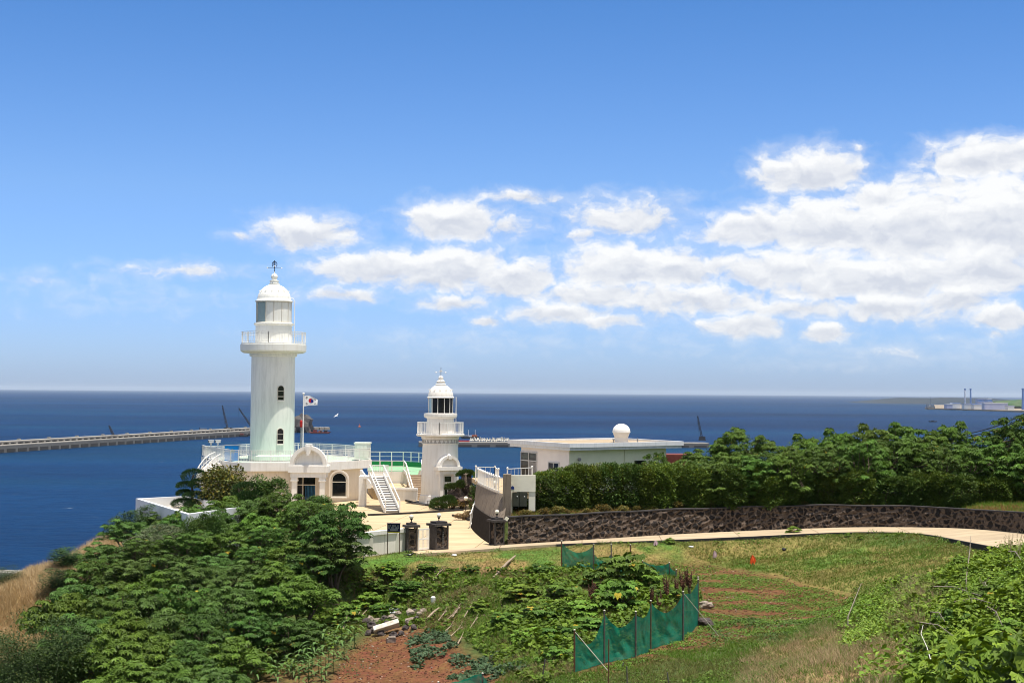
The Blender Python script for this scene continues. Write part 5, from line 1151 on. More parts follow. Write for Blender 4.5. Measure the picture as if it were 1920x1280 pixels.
def aralia(label, seed, Rr=1.9, Ht=4.4, nw=62, group='palmate-leaved trees', green=(.078,.135,.026), low=-.15, leaf=.34, root=None):
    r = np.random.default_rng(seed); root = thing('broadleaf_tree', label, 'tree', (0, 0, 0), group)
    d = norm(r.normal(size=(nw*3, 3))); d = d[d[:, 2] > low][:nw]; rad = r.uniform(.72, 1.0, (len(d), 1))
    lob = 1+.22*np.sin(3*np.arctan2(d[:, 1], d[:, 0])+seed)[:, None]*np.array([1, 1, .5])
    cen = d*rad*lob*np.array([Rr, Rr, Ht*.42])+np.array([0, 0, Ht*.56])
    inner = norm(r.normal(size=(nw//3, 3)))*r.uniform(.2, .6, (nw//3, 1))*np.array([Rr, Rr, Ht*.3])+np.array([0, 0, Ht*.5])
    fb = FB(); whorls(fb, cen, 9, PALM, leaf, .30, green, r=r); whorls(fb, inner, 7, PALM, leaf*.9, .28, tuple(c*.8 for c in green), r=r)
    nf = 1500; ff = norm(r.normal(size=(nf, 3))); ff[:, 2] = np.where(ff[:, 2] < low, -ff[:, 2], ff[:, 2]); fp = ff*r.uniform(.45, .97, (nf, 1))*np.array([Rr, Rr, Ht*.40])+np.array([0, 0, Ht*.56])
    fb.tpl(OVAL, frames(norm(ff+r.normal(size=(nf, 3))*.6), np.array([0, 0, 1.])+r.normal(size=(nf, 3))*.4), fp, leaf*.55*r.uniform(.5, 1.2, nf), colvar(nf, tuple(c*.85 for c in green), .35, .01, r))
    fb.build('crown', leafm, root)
    s = MB(); ns_ = 4; stems = []
    for k in range(ns_):
        a = 2*math.pi*k/ns_+r.random(); p0 = Vector((.12*math.cos(a), .12*math.sin(a), -.6)); p1 = Vector((.5*Rr*.5*math.cos(a), .5*Rr*.5*math.sin(a), Ht*.32)); p2 = Vector((.55*Rr*math.cos(a+.3), .55*Rr*math.sin(a+.3), Ht*.66))
        s.tube([p0, p0.lerp(p1, .5)+Vector((.05, 0, .1)), p1, p1.lerp(p2, .5)+Vector((0, .08, 0)), p2], [.11, .09, .075, .05, .03], 6); stems.append((p1, p2))
    for i, c in enumerate(cen[::2]):
        c = Vector(c); p1, p2 = min(stems, key=lambda q: (q[1]-c).length); b = p1.lerp(p2, r.uniform(.2, .95)); m_ = b.lerp(c, .55)+Vector((0, 0, -.12)); s.tube([b, m_, c+Vector((0, 0, .04))], [.035, .024, .014], 4, caps=False)
    s.build('trunk', barkm, root); return root
def bushy(name, label, cat, seed, size, n, T, leaf, green, m=None, group=None, low=-.5, fill=.65, yel=.02, lumps=5, flat=.0):
    """crown of small leaves over a lumpy ellipsoid, with a short stem"""
    r = np.random.default_rng(seed); root = thing(name, label, cat, (0, 0, 0), group)
    lc = norm(r.normal(size=(lumps, 3)))*np.array([.5, .5, .32]); lr = r.uniform(.42, .62, lumps)
    k = r.integers(0, lumps, n); d = norm(r.normal(size=(n, 3))); d[:, 2] = np.where(d[:, 2] < low, -d[:, 2], d[:, 2])
    rad = fill+(1-fill)*r.random((n, 1))**.5; P_ = lc[k]+d*rad*lr[k][:, None]; pos = P_*np.array(size)+np.array([0, 0, size[2]*.55]); pos[:, 2] = np.maximum(pos[:, 2], .02)
    ld = norm(d*np.array([1, 1, .35])+r.normal(size=(n, 3))*.5+np.array([0, 0, -.1+flat])); Mx = frames(ld, norm(d*.7+np.array([0, 0, 1.])+r.normal(size=(n, 3))*.3))
    lump_c = (1+(r.random(lumps)-.5)*.5)[k][:, None]
    fb = FB(); fb.tpl(T, Mx, pos, leaf*r.uniform(.6, 1.25, n), colvar(n, green, .3, yel, r)*lump_c); fb.build('crown', m or leafm, root)
    s = MB()
    for q in range(min(lumps, 5)):
        e = Vector(lc[q])*.8; s.tube([(0, 0, -.4), (e.x*size[0]*.4, e.y*size[1]*.4, size[2]*.3), (e.x*size[0], e.y*size[1], size[2]*(.55+e.z))], [.06, .045, .02], 5, caps=False)
    s.build('stem', barkm, root); return root

def hedge_shrub(seed, green):
    r = np.random.default_rng(seed); root = thing('hedge_shrub', '', 'shrub', (0, 0, 0), 'clipped hedge shrubs'); n = 15000
    d = norm(r.normal(size=(n, 3))); e = np.sign(d)*np.abs(d)**.68; sh_ = r.uniform(.80, 1.0, (n, 1))**.7
    bump = 1+.26*(vnoise(d[:, 0]*3+9+seed, d[:, 1]*3+d[:, 2]*4+20, seed, 3, 1.0)-.5)[:, None]*2
    pos = e*sh_*bump*np.array([1.6, 1.2, 1.4])+np.array([0, 0, 1.3]); pos[:, 2] = np.maximum(pos[:, 2], .0)
    ld = norm(d*np.array([1, 1, .5])+r.normal(size=(n, 3))*.55+np.array([0, 0, .15])); Mx = frames(ld, norm(d*.5+np.array([0, 0, 1.])+r.normal(size=(n, 3))*.4))
    fb = FB(); fb.tpl(OVAL, Mx, pos, .14*r.uniform(.6, 1.3, n), colvar(n, green, .35, .04, r)); fb.build('crown', leafm, root)
    s = MB()
    for q in range(5): a = q*1.25; s.tube([(.1*math.cos(a), .1*math.sin(a), -.4), (.5*math.cos(a), .4*math.sin(a), .9), (.9*math.cos(a), .7*math.sin(a), 1.8)], [.05, .04, .02], 5, caps=False)
    s.build('stem', barkm, root); return root

# ------------------------------------------------------------------ trees: the big mass on the left
DARKG = (.055,.105,.022)
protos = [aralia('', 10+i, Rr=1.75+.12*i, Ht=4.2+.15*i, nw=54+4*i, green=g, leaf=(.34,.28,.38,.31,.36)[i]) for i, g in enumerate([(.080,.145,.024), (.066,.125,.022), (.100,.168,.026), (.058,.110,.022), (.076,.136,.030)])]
Lrows = [(101, [(296,958),(336,952),(380,948),(425,944),(470,938),(530,930)]), (97.5, [(318,966),(354,963),(392,957)]), (95, [(245,985),(330,975),(400,972),(480,962),(555,948)]),
    (90, [(205,1030),(275,1010),(355,1002),(430,1000),(510,985),(590,955)]), (84.5, [(175,1062),(250,1050),(330,1045),(400,1038),(480,1030),(555,1010),(612,975)]), (80, [(641,938)]),
    (79, [(150,1092),(225,1085),(300,1078),(375,1070),(450,1066),(525,1055),(590,1030),(630,1010)]), (74, [(120,1130),(200,1122),(280,1112),(355,1105),(430,1105),(505,1095),(572,1085)]),
    (69.5, [(165,1162),(250,1155),(325,1148),(405,1148),(480,1145),(540,1150)]), (65.5, [(130,1210),(210,1200),(290,1195),(365,1198),(445,1200)]), (62, [(240,1245),(325,1240),(400,1250)])]
rr = random.Random(5); used = [False]*5; protosR = [aralia('', 30+i, Rr=1.9, Ht=4.4, nw=84, green=g, low=-.8, leaf=l_) for i, (g, l_) in enumerate([((.082,.146,.024), .29), ((.068,.126,.022), .25), ((.096,.160,.026), .31)])]; usedR = [False]*3; rowi = 0; treesL = []
spots = []; spos = []
for D, row in Lrows:
    for q_, (px, py) in enumerate(row): spots.append((D+rr.uniform(-.6, .6), px+rr.uniform(-8, 8), py+rr.uniform(-14, 8))); spos.append((len(Lrows)-1-rowi, q_))
    rowi += 1
def top_of(root):
    o = [c for c in root.children if c.name.startswith('crown')][0]; n = len(o.data.vertices); a = np.empty(n*3, np.float32); o.data.vertices.foreach_get('co', a); return float(np.percentile(a[2::3], 99.3))
def put(protos_, used_, px, py, D, label, rr, hmin=2.6, hmax=6.5, bz=None, nat=4.8, wide=1.0, sink=0):
    q = P(px, py, D); g = h(q.x, q.y) if bz is None else bz; ht = min(max(q.z-g, hmin), hmax); g = q.z-ht if ht in (hmin, hmax) and q.z-g > 0 else g
    k = rr.randrange(len(protos_)); r0 = protos_[k]; sc = ht/top_of(r0)
    rz = rr.uniform(0, 6.28); sxy = wide*(.55+.45*sc)
    if not used_[k]: r0.location = (q.x, q.y, g); r0.rotation_euler.z = rz; r0.scale = (sxy, sxy, sc); r0['label'] = label; used_[k] = True; return r0
    return dup(r0, (q.x, q.y, g), rz, (sxy, sxy, sc), label)
deps = ['nearest the seaward edge','far back by the annex roof','beside the pruned pine','just below the building porch','in the back row']
for i, (D, px, py) in enumerate(spots):
    lab = f'{ordn(spos[i][1])} palmate-leaved tree from the left in the {ordn(spos[i][0])} row of the left grove'
    if px > 625 and D > 79.3 and D < 81 and py < 960: lab = 'tallest right-hand palmate-leaved tree overhanging the white boundary wall'
    treesL.append(put(protos, used, px, py, D, lab, rr))
for i in range(5): protos[i]['group'] = 'palmate-leaved trees of the left grove'
for t in treesL: t['group'] = 'palmate-leaved trees of the left grove'
# the mass on the right behind the wall
Rr_ = [(103,[(1300,850),(1382,806),(1345,835),(1440,828),(1505,818),(1565,808),(1625,800),(1690,797),(1745,812),(1790,795),(1845,822),(1890,800),(1918,782)]),
       (99.3,[(1262,872),(1322,862),(1372,850),(1432,848),(1490,842),(1545,835),(1600,832),(1655,825),(1715,830),(1770,832),(1830,842)]),
       (97,[(1340,868),(1410,858),(1480,850),(1550,842),(1620,828),(1690,822),(1750,838),(1805,838),(1865,835),(1915,835)])]
for D, row in Rr_:
    for j, (px, py) in enumerate(row):
        lab = ordn(sorted(q[0] for q in row).index(px))+' palmate-leaved tree from the left '+('in the back row' if D > 102 else 'in the middle row' if D > 99 else 'in the front row')+' above the stone wall' 
        t = put(protosR, usedR, px, py, D+rr.uniform(-1, 1), lab, rr, nat=4.8, wide=1.0, hmin=3); t['group'] = 'palmate-leaved trees behind the stone wall'
t = put(protosR, usedR, 1232, 850, 97.5, 'small palmate-leaved tree in front of the hedge-side house wall', rr, hmin=2, wide=.55); t['group'] = 'palmate-leaved trees behind the stone wall'
# hedge shrubs
hp = [hedge_shrub(40+i, g) for i, g in enumerate([(.078,.122,.020), (.060,.100,.019), (.094,.142,.022)])]
hu = [False]*3; hx = [(1018,893,93.2),(1045,885,93.8),(1085,872,94.2),(1125,874,94.5),(1165,877,94.8),(1205,880,95),(1245,879,95.2),(1285,878,95.4),(1325,880,95.5),(1365,880,95.6),(1405,882,95.6),(1445,885,95.6),(1485,885,95.5),(1525,884,95.4),
      (1565,888,95.3),(1610,885,95),(1655,888,94.8),(1700,890,94.6),(1745,888,94.4),(1790,886,94.2),(1835,888,95.5),(1875,880,96),(1915,872,96)]
hw = ['at the left end beside the white panel wall','below the left windows of the house','','']
for i, (px, py, D) in enumerate(hx):
    lab = f'{ordn(i)} dense dark shrub from the left end of the long hedge'
    put(hp, hu, px+rr.uniform(-6, 6), py+rr.uniform(-9, 5), D+.55+rr.uniform(-.3, .3), lab, rr, hmin=2.0, hmax=4.0, nat=2.75, wide=1.05)
# pruned pine by the building, and its neighbours
def cloud_pine(label, pads, trunk, seed=1, green=(.020,.048,.012), yel=0, needles=2600, name='cloud_pruned_pine', cat='pine tree'):
    root = thing(name, label, cat, trunk[0]); b0 = Vector(trunk[0]); r = np.random.default_rng(seed); fb = FB()
    for (c, rx_, rz_) in pads:
        n = int(needles*rx_); d = norm(r.normal(size=(n, 3))); d[:, 2] = np.where(d[:, 2] < -.45, -d[:, 2], d[:, 2])
        pos = d*r.uniform(.8, 1.0, (n, 1))*np.array([rx_, rx_*.85, rz_])+np.array(c)-np.array(b0); ld = norm(d+np.array([0, 0, .9])+r.normal(size=(n, 3))*.35)
        fb.tpl((BLADE[0]*np.array([1.6, .6, 1])[None], BLADE[1]), frames(np.cross(ld, r.normal(size=(n, 3))), ld), pos, .15*r.uniform(.7, 1.3, n), colvar(n, green, .4, yel, r))
    fb.build('crown', needle, root); s = MB(); pts = [Vector(p) for p in trunk]; s.tube(pts, [.16-.1*i/(len(pts)-1) for i in range(len(pts))], 8)
    for (c, rx_, rz_) in pads:
        c = Vector(c); b = min(pts, key=lambda p: (p-c).length); s.tube([b, b.lerp(c, .6)+Vector((0, 0, .1)), c], [.06, .045, .02], 5)
    s.build('trunk', barkm, root); return root
D_ = 108
def pad(px, py, rx, ry, D): q = P(px, py, D); return ((q.x, q.y, q.z), 1.22*rx*D/F, 1.15*ry*D/F)
tr_ = [P(355, 985, D_), P(357, 950, D_), P(362, 925, D_), P(358, 905, D_), P(363, 890, D_)]; tr_[0].z = h(tr_[0].x, tr_[0].y)-.3
cloud_pine('dark cloud-pruned pine with rounded pads against the sea by the curved staircase', [pad(364,894,20,13,D_), pad(352,911,18,7,D_), pad(374,908,17,9,D_-.5), pad(346,926,13,7,D_), pad(366,930,20,7,D_-.6), pad(347,945,22,9,D_), pad(366,948,17,9,D_-.8)], tr_, 3)
D_ = 106
tr_ = [P(462, 985, D_), P(458, 950, D_), P(450, 930, D_), P(446, 912, D_)]; tr_[0].z = h(tr_[0].x, tr_[0].y)-.3
cloud_pine('low spreading dark pine with soft rounded pads below the arched left window', [pad(462,921,24,15,D_), pad(448,941,20,10,D_-.8), pad(478,945,22,12,D_-.5), pad(470,935,30,12,D_-.2)], tr_, 4, (.028,.062,.014))
D_ = 107.5
mp_ = bushy('maple_tree', 'loose yellow-green and reddish maple in front of the cream wall', 'tree', 61, (2.6,2.0,3.4), 8000, VINE, .13, (.10,.115,.028), low=-.6, fill=.4, yel=.22, lumps=9)
q = P(420, 890, D_); gz = h(q.x, q.y); mp_.location = (q.x, q.y, gz); mp_.scale = (1.0, 1, (q.z+.6-gz)/top_of(mp_))
rt = bushy('camellia_tree', 'rounded glossy green tree right of the dark spreading pine', 'tree', 62, (2.1,1.8,4.0), 9000, OVAL, .17, (.070,.125,.026), low=-.7, fill=.7, lumps=6)
q = P(503, 893, 107); gz = h(q.x, q.y); rt.location = (q.x, q.y, gz); rt.scale = (1, 1, (q.z-gz)/top_of(rt))
c_ = dup(rt, (0, 0, 0), 2.0, 1, 'loose leafy tree in front of the porch columns'); q = P(585, 930, 104); gz = h(q.x, q.y); c_.location = (q.x, q.y, gz); c_.scale = (.9, .9, (q.z-gz)/top_of(rt))
sh1 = bushy('olive_shrub', 'silvery grey-green leafy shrub in the middle of the grove', 'shrub', 63, (3.2,2.2,3.0), 12000, OVAL, .13, (.115,.145,.075), low=-.6, fill=.75, yel=.02, lumps=7)
q = P(300, 985, 91.5); gz = h(q.x, q.y); sh1.location = (q.x, q.y, gz); sh1.scale = (1.0, 1, max(.4, (q.z-gz)/top_of(sh1)))
s2 = bushy('coast_shrub', 'dark ragged shrub against the sea left of the annex', 'shrub', 64, (1.6,1.4,3.2), 5200, OVAL, .16, (.045,.085,.026), low=-.8, fill=.3, yel=.02, lumps=8)
def on_px(o, px, py, D, nat, sx=1.0):
    nat = top_of(o)
    q = P(px, py, D); gz = h(q.x, q.y); o.location = (q.x, q.y, gz-.1); sz = max(.3, (q.z-gz)/nat); o.scale = (sx, sx, sz); return o
on_px(s2, 238, 955, 101, 3.6, 1.0)
on_px(dup(s2, (0,0,0), 1.0, 1, 'small dark shrub in front of the annex wall corner'), 275, 945, 100, 3.6, .7)
on_px(dup(s2, (0,0,0), 2.2, 1, 'round dark shrub on the ridge edge above the dry grass'), 132, 1025, 94, 3.6, 1.25)
on_px(dup(s2, (0,0,0), 4.2, 1, 'dark shrub below the ridge at the edge of the dry grass'), 108, 1062, 88, 3.6, 1.0)
ac = bushy('feathery_tree', 'dark fine-leaved tree at the lower left corner', 'tree', 65, (3.0,2.4,4.2), 16000, OVAL, .12, (.050,.085,.024), low=-.8, fill=.25, yel=.02, lumps=10, group='fine-leaved trees at the lower left')
on_px(ac, 100, 1150, 64, 4.8, 1.0)
on_px(dup(ac, (0,0,0), 2.0, 1, 'dark fine-leaved tree at the very edge of the lower left corner'), 20, 1185, 66, 4.8, .8)
on_px(dup(ac, (0,0,0), 3.5, 1, 'pale low fine-leaved tree by the left frame edge, above the dry slope'), 5, 1105, 92, 4.8, .5)
on_px(dup(rt, (0,0,0), 1.1, 1, 'dark glossy bush hiding the near corner of the annex'), 352, 968, 91.6, 4, .62)
on_px(dup(rt, (0,0,0), 2.9, 1, 'low glossy bush between the annex and the cloud-pruned pine'), 392, 958, 91.8, 4, .6)
# garden pines by the short lighthouse
D_ = 116
for lab, pads, tr_ in (('creeping pine clipped to a green cushion in front of the short lighthouse door', [pad(832,943,22,9,115.2), pad(822,950,14,6,115), pad(840,938,12,8,115.3)], [(822,955),(835,948),(848,945)]),
        ('flat windswept bonsai pine pad growing from the middle of the garden rock', [pad(852,912,15,4.5,D_), pad(864,908,8,6,D_), pad(843,916,8,3,D_)], [(864,930),(862,918),(858,913)]),
        ('windswept pine crowning the top of the garden rock', [pad(874,887,12,5,D_+1), pad(866,891,9,4,D_+1), pad(882,889,6,6,D_+1)], [(873,910),(873,898),(873,890)])):
    cloud_pine(lab, pads, [P(a, b, D_) for a, b in tr_], 5, (.045,.080,.014), needles=3000, name='bonsai_pine')
ivy = bushy('climbing_shrub', 'light green climbing shrub between the garden rock and concrete wall', 'shrub', 66, (.55,.5,3.0), 1500, OVAL, .14, (.09,.16,.03), low=-.8, fill=.4, lumps=5); q = P(888, 948, 113); ivy.location = (q.x, q.y, .0); ivy.scale = (1, 1, .95)
fl = bushy('azalea_bush', '', 'bush', 67, (1.1,.7,.6), 2600, OVAL, .07, (.13,.095,.035), low=-.3, fill=.7, yel=.3, lumps=5, group='rusty green garden bushes')
pl_ = [(848,951,112.5,1.3,'rusty brown flowering bush along the front of the garden rock'),(866,950,112.8,1.3,'rusty brown flowering bush under the globe lamp of the rock garden'),(884,947,113,1.0,'rusty brown flowering bush at the end of the rock garden'),(870,971,104.5,.85,'round rusty bush inside the small dark kerb by the wall'),(880,966,105.5,.7,'green topped round bush behind the small rusty bush by the wall')]
for i, (px, py, D, sc, lab) in enumerate(pl_):
    q = G(px, py+3, 0.0); o = fl if i == 0 else dup(fl, (0,0,0), i*1.3, 1, lab); o['label'] = lab; o.location = (q.x, q.y, 0); o.scale = (sc, sc, sc)
# low plants on the raised bed
bb = bushy('bed_plant', '', 'plant', 68, (.8,.6,.7), 900, OVAL, .12, (.105,.095,.03), low=-.2, fill=.4, yel=.25, lumps=5, group='low rusty plants on top of the stone wall')
for i in range(30):
    px = 985+i*26+rr.uniform(-8, 8); Dd = float(np.interp(px, [q[0] for q in wall_px], [p.y for p in WALL[:9]]))+.9+rr.uniform(0, .5); x = X(px, Dd, 2)
    o = bb if i == 0 else dup(bb, (0,0,0), rr.uniform(0, 6), 1); o.location = (x, Dd, h(x, Dd)-.05); s_ = rr.uniform(.5, 1.0); o.scale = (s_*1.2, s_, s_*.8)
    o['label'] = f'{ordn(i)} low rusty green plant from the left on the bed above the stone wall'
# ------------------------------------------------------------------ far water: breakwaters, cranes, ships, power station
conc_far = mat('breakwater_concrete', (.20,.19,.17), .9, col2=(.09,.085,.08), scale=.02, streak=.3)
conc_top = mat('breakwater_pale_concrete', (.30,.28,.25), .9, col2=(.20,.185,.165), scale=.06)
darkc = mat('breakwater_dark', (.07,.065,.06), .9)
def far(px, dpy, hgt=0.0):            # point of the sea shown dpy pixels below the horizon of its column
    D = (EYE-SEA)*F/dpy; return Vector((X(px, D, SEA+hgt), D, SEA+hgt))
def breakwater(name, label, a, b, low, up, depth, n, end_block=True):
    a, b = Vector(a), Vector(b); d = (b-a); L = d.length; d.normalize(); nr = Vector((-d.y, d.x, 0)); nr = nr if nr.y > 0 else -nr
    t = thing(name, label, 'breakwater', a.lerp(b, .5)); U = Vector((0, 0, 1)); ang = math.atan2(d.y, d.x)
    s = MB(); c = a.lerp(b, .5)+nr*depth/2; s.box(c+U*(low/2-1), (L, depth, low+2), ang); s.build('quay_wall', conc_far, t)
    s = MB(); s.box(a.lerp(b, .5)+nr*(depth*.5)+U*(low+.3), (L, depth*.98, .6), ang); s.build('quay_deck', conc_top, t)
    if up:
        s = MB(); c = a.lerp(b, .5)+nr*depth*.62
        s.box(c+U*(low+up-up*.18), (L, depth*.45, up*.42), ang); s.box(c+nr*depth*.18+U*(low+up*.3), (L, depth*.3, up*.8), ang); m_ = int(L/14)
        for i in range(m_+1): p = a.lerp(b, i/m_)+nr*depth*.42; s.box(p+U*(low+up*.32), (3.2, 2.5, up*.64), ang)
        for i in range(int(L/60)): p = a.lerp(b, (i+.5)/int(L/60))+nr*depth*.7; s.box(p+U*(low+up+1.2), (4, 3, 1.3), ang)
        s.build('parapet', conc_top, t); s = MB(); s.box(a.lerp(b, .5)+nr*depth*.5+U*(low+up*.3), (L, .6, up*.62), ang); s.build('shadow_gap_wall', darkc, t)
    s = MB(); m_ = max(2, int(L/22))
    for i in range(m_): p = a.lerp(b, (i+.5)/m_)-nr*.3; s.box(p+U*(low*.36-.4), (16, .5, low*.5), ang)
    s.build('dark_quay_band', darkc, t, 'dark band along the waterline of the quay')  # row of dark boxes along the quay waterline
    return a, d, nr, U
A0 = far(-160, 133); B0 = far(583, 76.8)
a_, d_w, nr_w, U_ = breakwater('harbour_breakwater', 'long pale concrete breakwater with arcaded parapet crossing the sea at left', A0, B0, 7.6, 3.8, 34, 10)
s = MB(); q = far(566, 77.5); 
for i in range(5): s.box(q+Vector((4+i*9, 18, 5.5+i*.1)), (8, 26, 4), .2)
tag(s.build('rubble_mound', mat('pale_rubble', (.42,.36,.28), .9)), 'pale sloping rubble mound at the right tip of the harbour breakwater', 'mound')
o = rock_mesh('dark_mound', far(557, 79.5)+Vector((2, 30, 10)), (20, 12, 20), 9, mat('dark_mound_rock', (.10,.09,.085), .95)); tag(o, 'dark rocky heap on the breakwater just right of the tall lighthouse tower', 'rock heap')
breakwater('harbour_breakwater', 'short dark breakwater end with stored blocks between short lighthouse and house', far(786, 103.5), far(1330, 101.5), 5.6, 0, 30, 10)
tetra = mat('tetrapod_concrete', (.62,.59,.52), .9); rr = random.Random(8)
def tetrapod(p, sc, label=None, first=None):
    s = MB(); s.tube([(0, 0, 0), (0, 0, 1.6)], [.5, .32], 6)
    for k in range(3): a = k*2.09; s.tube([(0, 0, 0), (1.4*math.cos(a), 1.4*math.sin(a), -.7)], [.5, .32], 6)
    o = s.build('tetrapod', tetra); o.location = p; o.scale = (sc,)*3; tag(o, label, 'tetrapod', 'tetrapods stored on the short breakwater'); return o
t0 = None
for i in range(30):
    px = 882+i*2.5+rr.uniform(-.8, .8); p = far(px, 101.6)+Vector((0, 6+rr.uniform(0, 12), 7.4+rr.uniform(0, .8)))
    if t0 is None: t0 = tetrapod(p, 1.9, 'one of the pale concrete tetrapods stored on the short dark breakwater')
    else: o = t0.copy(); C.objects.link(o); o.location = p; o.rotation_euler = (rr.uniform(-.3, .3), rr.uniform(-.3, .3), rr.uniform(0, 6)); s_ = rr.uniform(1.5, 2.1); o.scale = (s_,)*3
s = MB(); q = far(868, 103); s.box(q+Vector((0, 12, 7)), (16, 6, 1.8)); tag(s.build('red_container', mat('red_shed_paint', (.35,.03,.04), .6)), 'long red stores right behind the short lighthouse on the dark breakwater', 'shed')
# cranes with lattice jibs
cranem = mat('crane_dark', (.035,.035,.04), .6)
def crane(px, dpy, off, tip_px, tip_py, label, base=(9, 6, 4), lattice=True):
    b = far(px, dpy)+Vector((0, off, 6.8)); D = b.y; hy = 727+tip_px*14/1920; tip = Vector((X(tip_px, D, 0), D, EYE-(tip_py-hy)*D/F))
    t = thing('crawler_crane', label, 'crane', b); s = MB(); s.box(b+Vector((0, 0, base[2]/2+1)), base); s.box(b+Vector((0, 0, .6)), (base[0]*1.2, base[1]*1.3, 1.4)); s.build('cab', cranem, t)
    s = MB(); u = (tip-b); L = u.length; u.normalize(); sd_ = Vector((1, 0, 0)).cross(u).normalized(); s2_ = u.cross(sd_); w_ = 1.1
    cs = [(-w_, -w_), (w_, -w_), (w_, w_), (-w_, w_)]; n = 12; P0 = b+Vector((0, 0, 2))
    for i in range(n):
        k0, k1 = i/n, (i+1)/n; t0_, t1_ = (1-.5*k0), (1-.5*k1)
        for (x, y), (x2, y2) in zip(cs, cs[1:]+cs[:1]):
            p0 = P0+u*L*k0+sd_*x*t0_+s2_*y*t0_; p1 = P0+u*L*k1+sd_*x*t1_+s2_*y*t1_; p2 = P0+u*L*k1+sd_*x2*t1_+s2_*y2*t1_; s.bar(p0, p1, .5); s.bar(p0, p2, .35)
    s.build('jib', cranem, t); s = MB(); s.bar(P0+Vector((-4, 0, 3)), tip, .25); s.bar(tip, tip-Vector((0, 0, L*.3)), .2); s.build('cable', cranem, t)
    return t
crane(209.5, 103, 12, 205.5, 799, 'thin dark crane with near-vertical jib on the left half of the breakwater')
crane(424, 86.5, 14, 417, 761, 'tall dark lattice crane on a barge at the breakwater left of the tall lighthouse', (12, 8, 5))
crane(468, 84, 30, 448, 766, 'dark crane jib leaning left just beside the tall lighthouse', (8, 6, 4))
crane(1322, 98, 30, 1308, 781, 'dark crane jib leaning left above the trees right of the flat-roofed house', (8, 6, 4))
hull_red = mat('hull_rust_red', (.22,.035,.03), .7, col2=(.12,.04,.035), scale=.3); hull_dark = mat('hull_dark', (.03,.03,.035), .7)
def ship(px, dpy, L, label, red=True, masts=(), boxes=(), name='barge', ang=0.0):
    p = far(px, dpy); t = thing(name, label, 'barge', p); s = MB(); M = Matrix.Translation(p) @ Matrix.Rotation(ang, 4, 'Z')
    pts = [(-L/2, 3.4), (-L/2+.12*L, 0), (L/2-.1*L, 0), (L/2, 3.6), (L/2-.1*L, 2.7), (-L/2+.1*L, 2.5)]; s.ext(pts, -L*.12, L*.12, M); s.build('hull', hull_red if red else hull_dark, t)
    s = MB(); s.ext([(-L*.42, -.3), (L*.42, -.3), (L*.42, .9), (-L*.42, .9)], -L*.122, L*.122, M); s.build('waterline_band', hull_dark, t)
    for (x, z, w_, h_, m_) in boxes: s = MB(); s.ext([(x, z), (x+w_, z), (x+w_, z+h_), (x, z+h_)], -3, 3, M); s.build('deckhouse', m_, t)
    for (x, h_, m_) in masts: s = MB(); s.ext([(x-.35, 2.5), (x+.35, 2.5), (x+.35, h_), (x-.35, h_)], -.35, .35, M); s.build('mast', m_, t)
    return t
wfar = mat('far_white', (.75,.74,.72), .6); gfar = mat('far_grey', (.25,.26,.28), .7); rfar = mat('far_orange', (.40,.12,.06), .7)
ship(600, 80, 36, 'rust-red work barge lying off the tip of the long breakwater', True, ((-7, 8, gfar), (4, 6.5, gfar)), ((-11, 2.5, 6, 4, hull_red), (-2, 2.5, 5, 2.5, rfar), (7, 2.6, 5, 3, hull_dark), (1, 2.5, 3, 3.5, gfar)))
ship(881, 87, 30, 'dark workboat with two white masts right of the short lighthouse', False, ((-2, 13, wfar), (8, 13, wfar)), ((-9, 2.5, 6, 2.5, gfar), (3, 2.5, 8, 3, rfar), (-1, 2.5, 4, 2, wfar)), name='workboat')
ship(432, 86.8, 60, 'long dark barge moored against the breakwater beneath the tall crane', False, (), ((-20, 2.5, 14, 3, hull_dark), (0, 2.5, 20, 2.2, hull_red)))
ship(380, 80.5, 26, 'small dark crane boat behind the breakwater left of the barge', False, ((-5, 9, hull_dark),), ((-4, 2.5, 10, 5, gfar),), name='workboat')
ship(1749, 50, 22, 'tiny dark boat on open water above the right trees', False, (), ((-4, 2, 6, 2, hull_dark),), name='fishing_boat')
s = MB(); q = far(674, 67.5); s.lathe([(0, 0), (3.2, .3), (3, 1.5), (.8, 2.2), (.6, 5.5), (0, 6.5)], (0, 0), 12); o = s.build('buoy', rfar); o.location = q; tag(o, 'small orange buoy on the water between the two lighthouses', 'buoy')
# gull
q = P(631, 779, 300); s = MB()
for sd_ in (-1, 1): s.add([(0, -.12, 0), (0, .12, 0), (sd_*.35, .10, .16), (sd_*.35, -.1, .16)], [(0, 1, 2, 3)]); s.add([(sd_*.35, -.1, .16), (sd_*.35, .1, .16), (sd_*.75, .16, .02)], [(0, 1, 2)])
s.tube([(0, -.3, 0), (0, -.15, .02), (0, .1, .01), (0, .35, -.02)], [.03, .08, .07, .02], 8); o = s.build('seagull', wfar); o.location = q; o.rotation_euler = (R(30), R(-35), R(40)); tag(o, 'white gull flying over the sea right of the flag', 'bird')
# harbour edge at far lower left
s = MB(); pts = [G(-30, 1083, SEA), G(40, 1085, SEA), G(90, 1078, SEA)]; 
for a, b in zip(pts, pts[1:]): s.bar(a+Vector((0, 8, .8)), b+Vector((0, 8, .8)), 9, 1.6); s.bar(a+Vector((0, 4, .3)), b+Vector((0, 4, .3)), 2, 1.8)
tag(s.build('sea_wall', conc_top), 'pale sea wall at the water edge by the left frame border', 'sea wall')
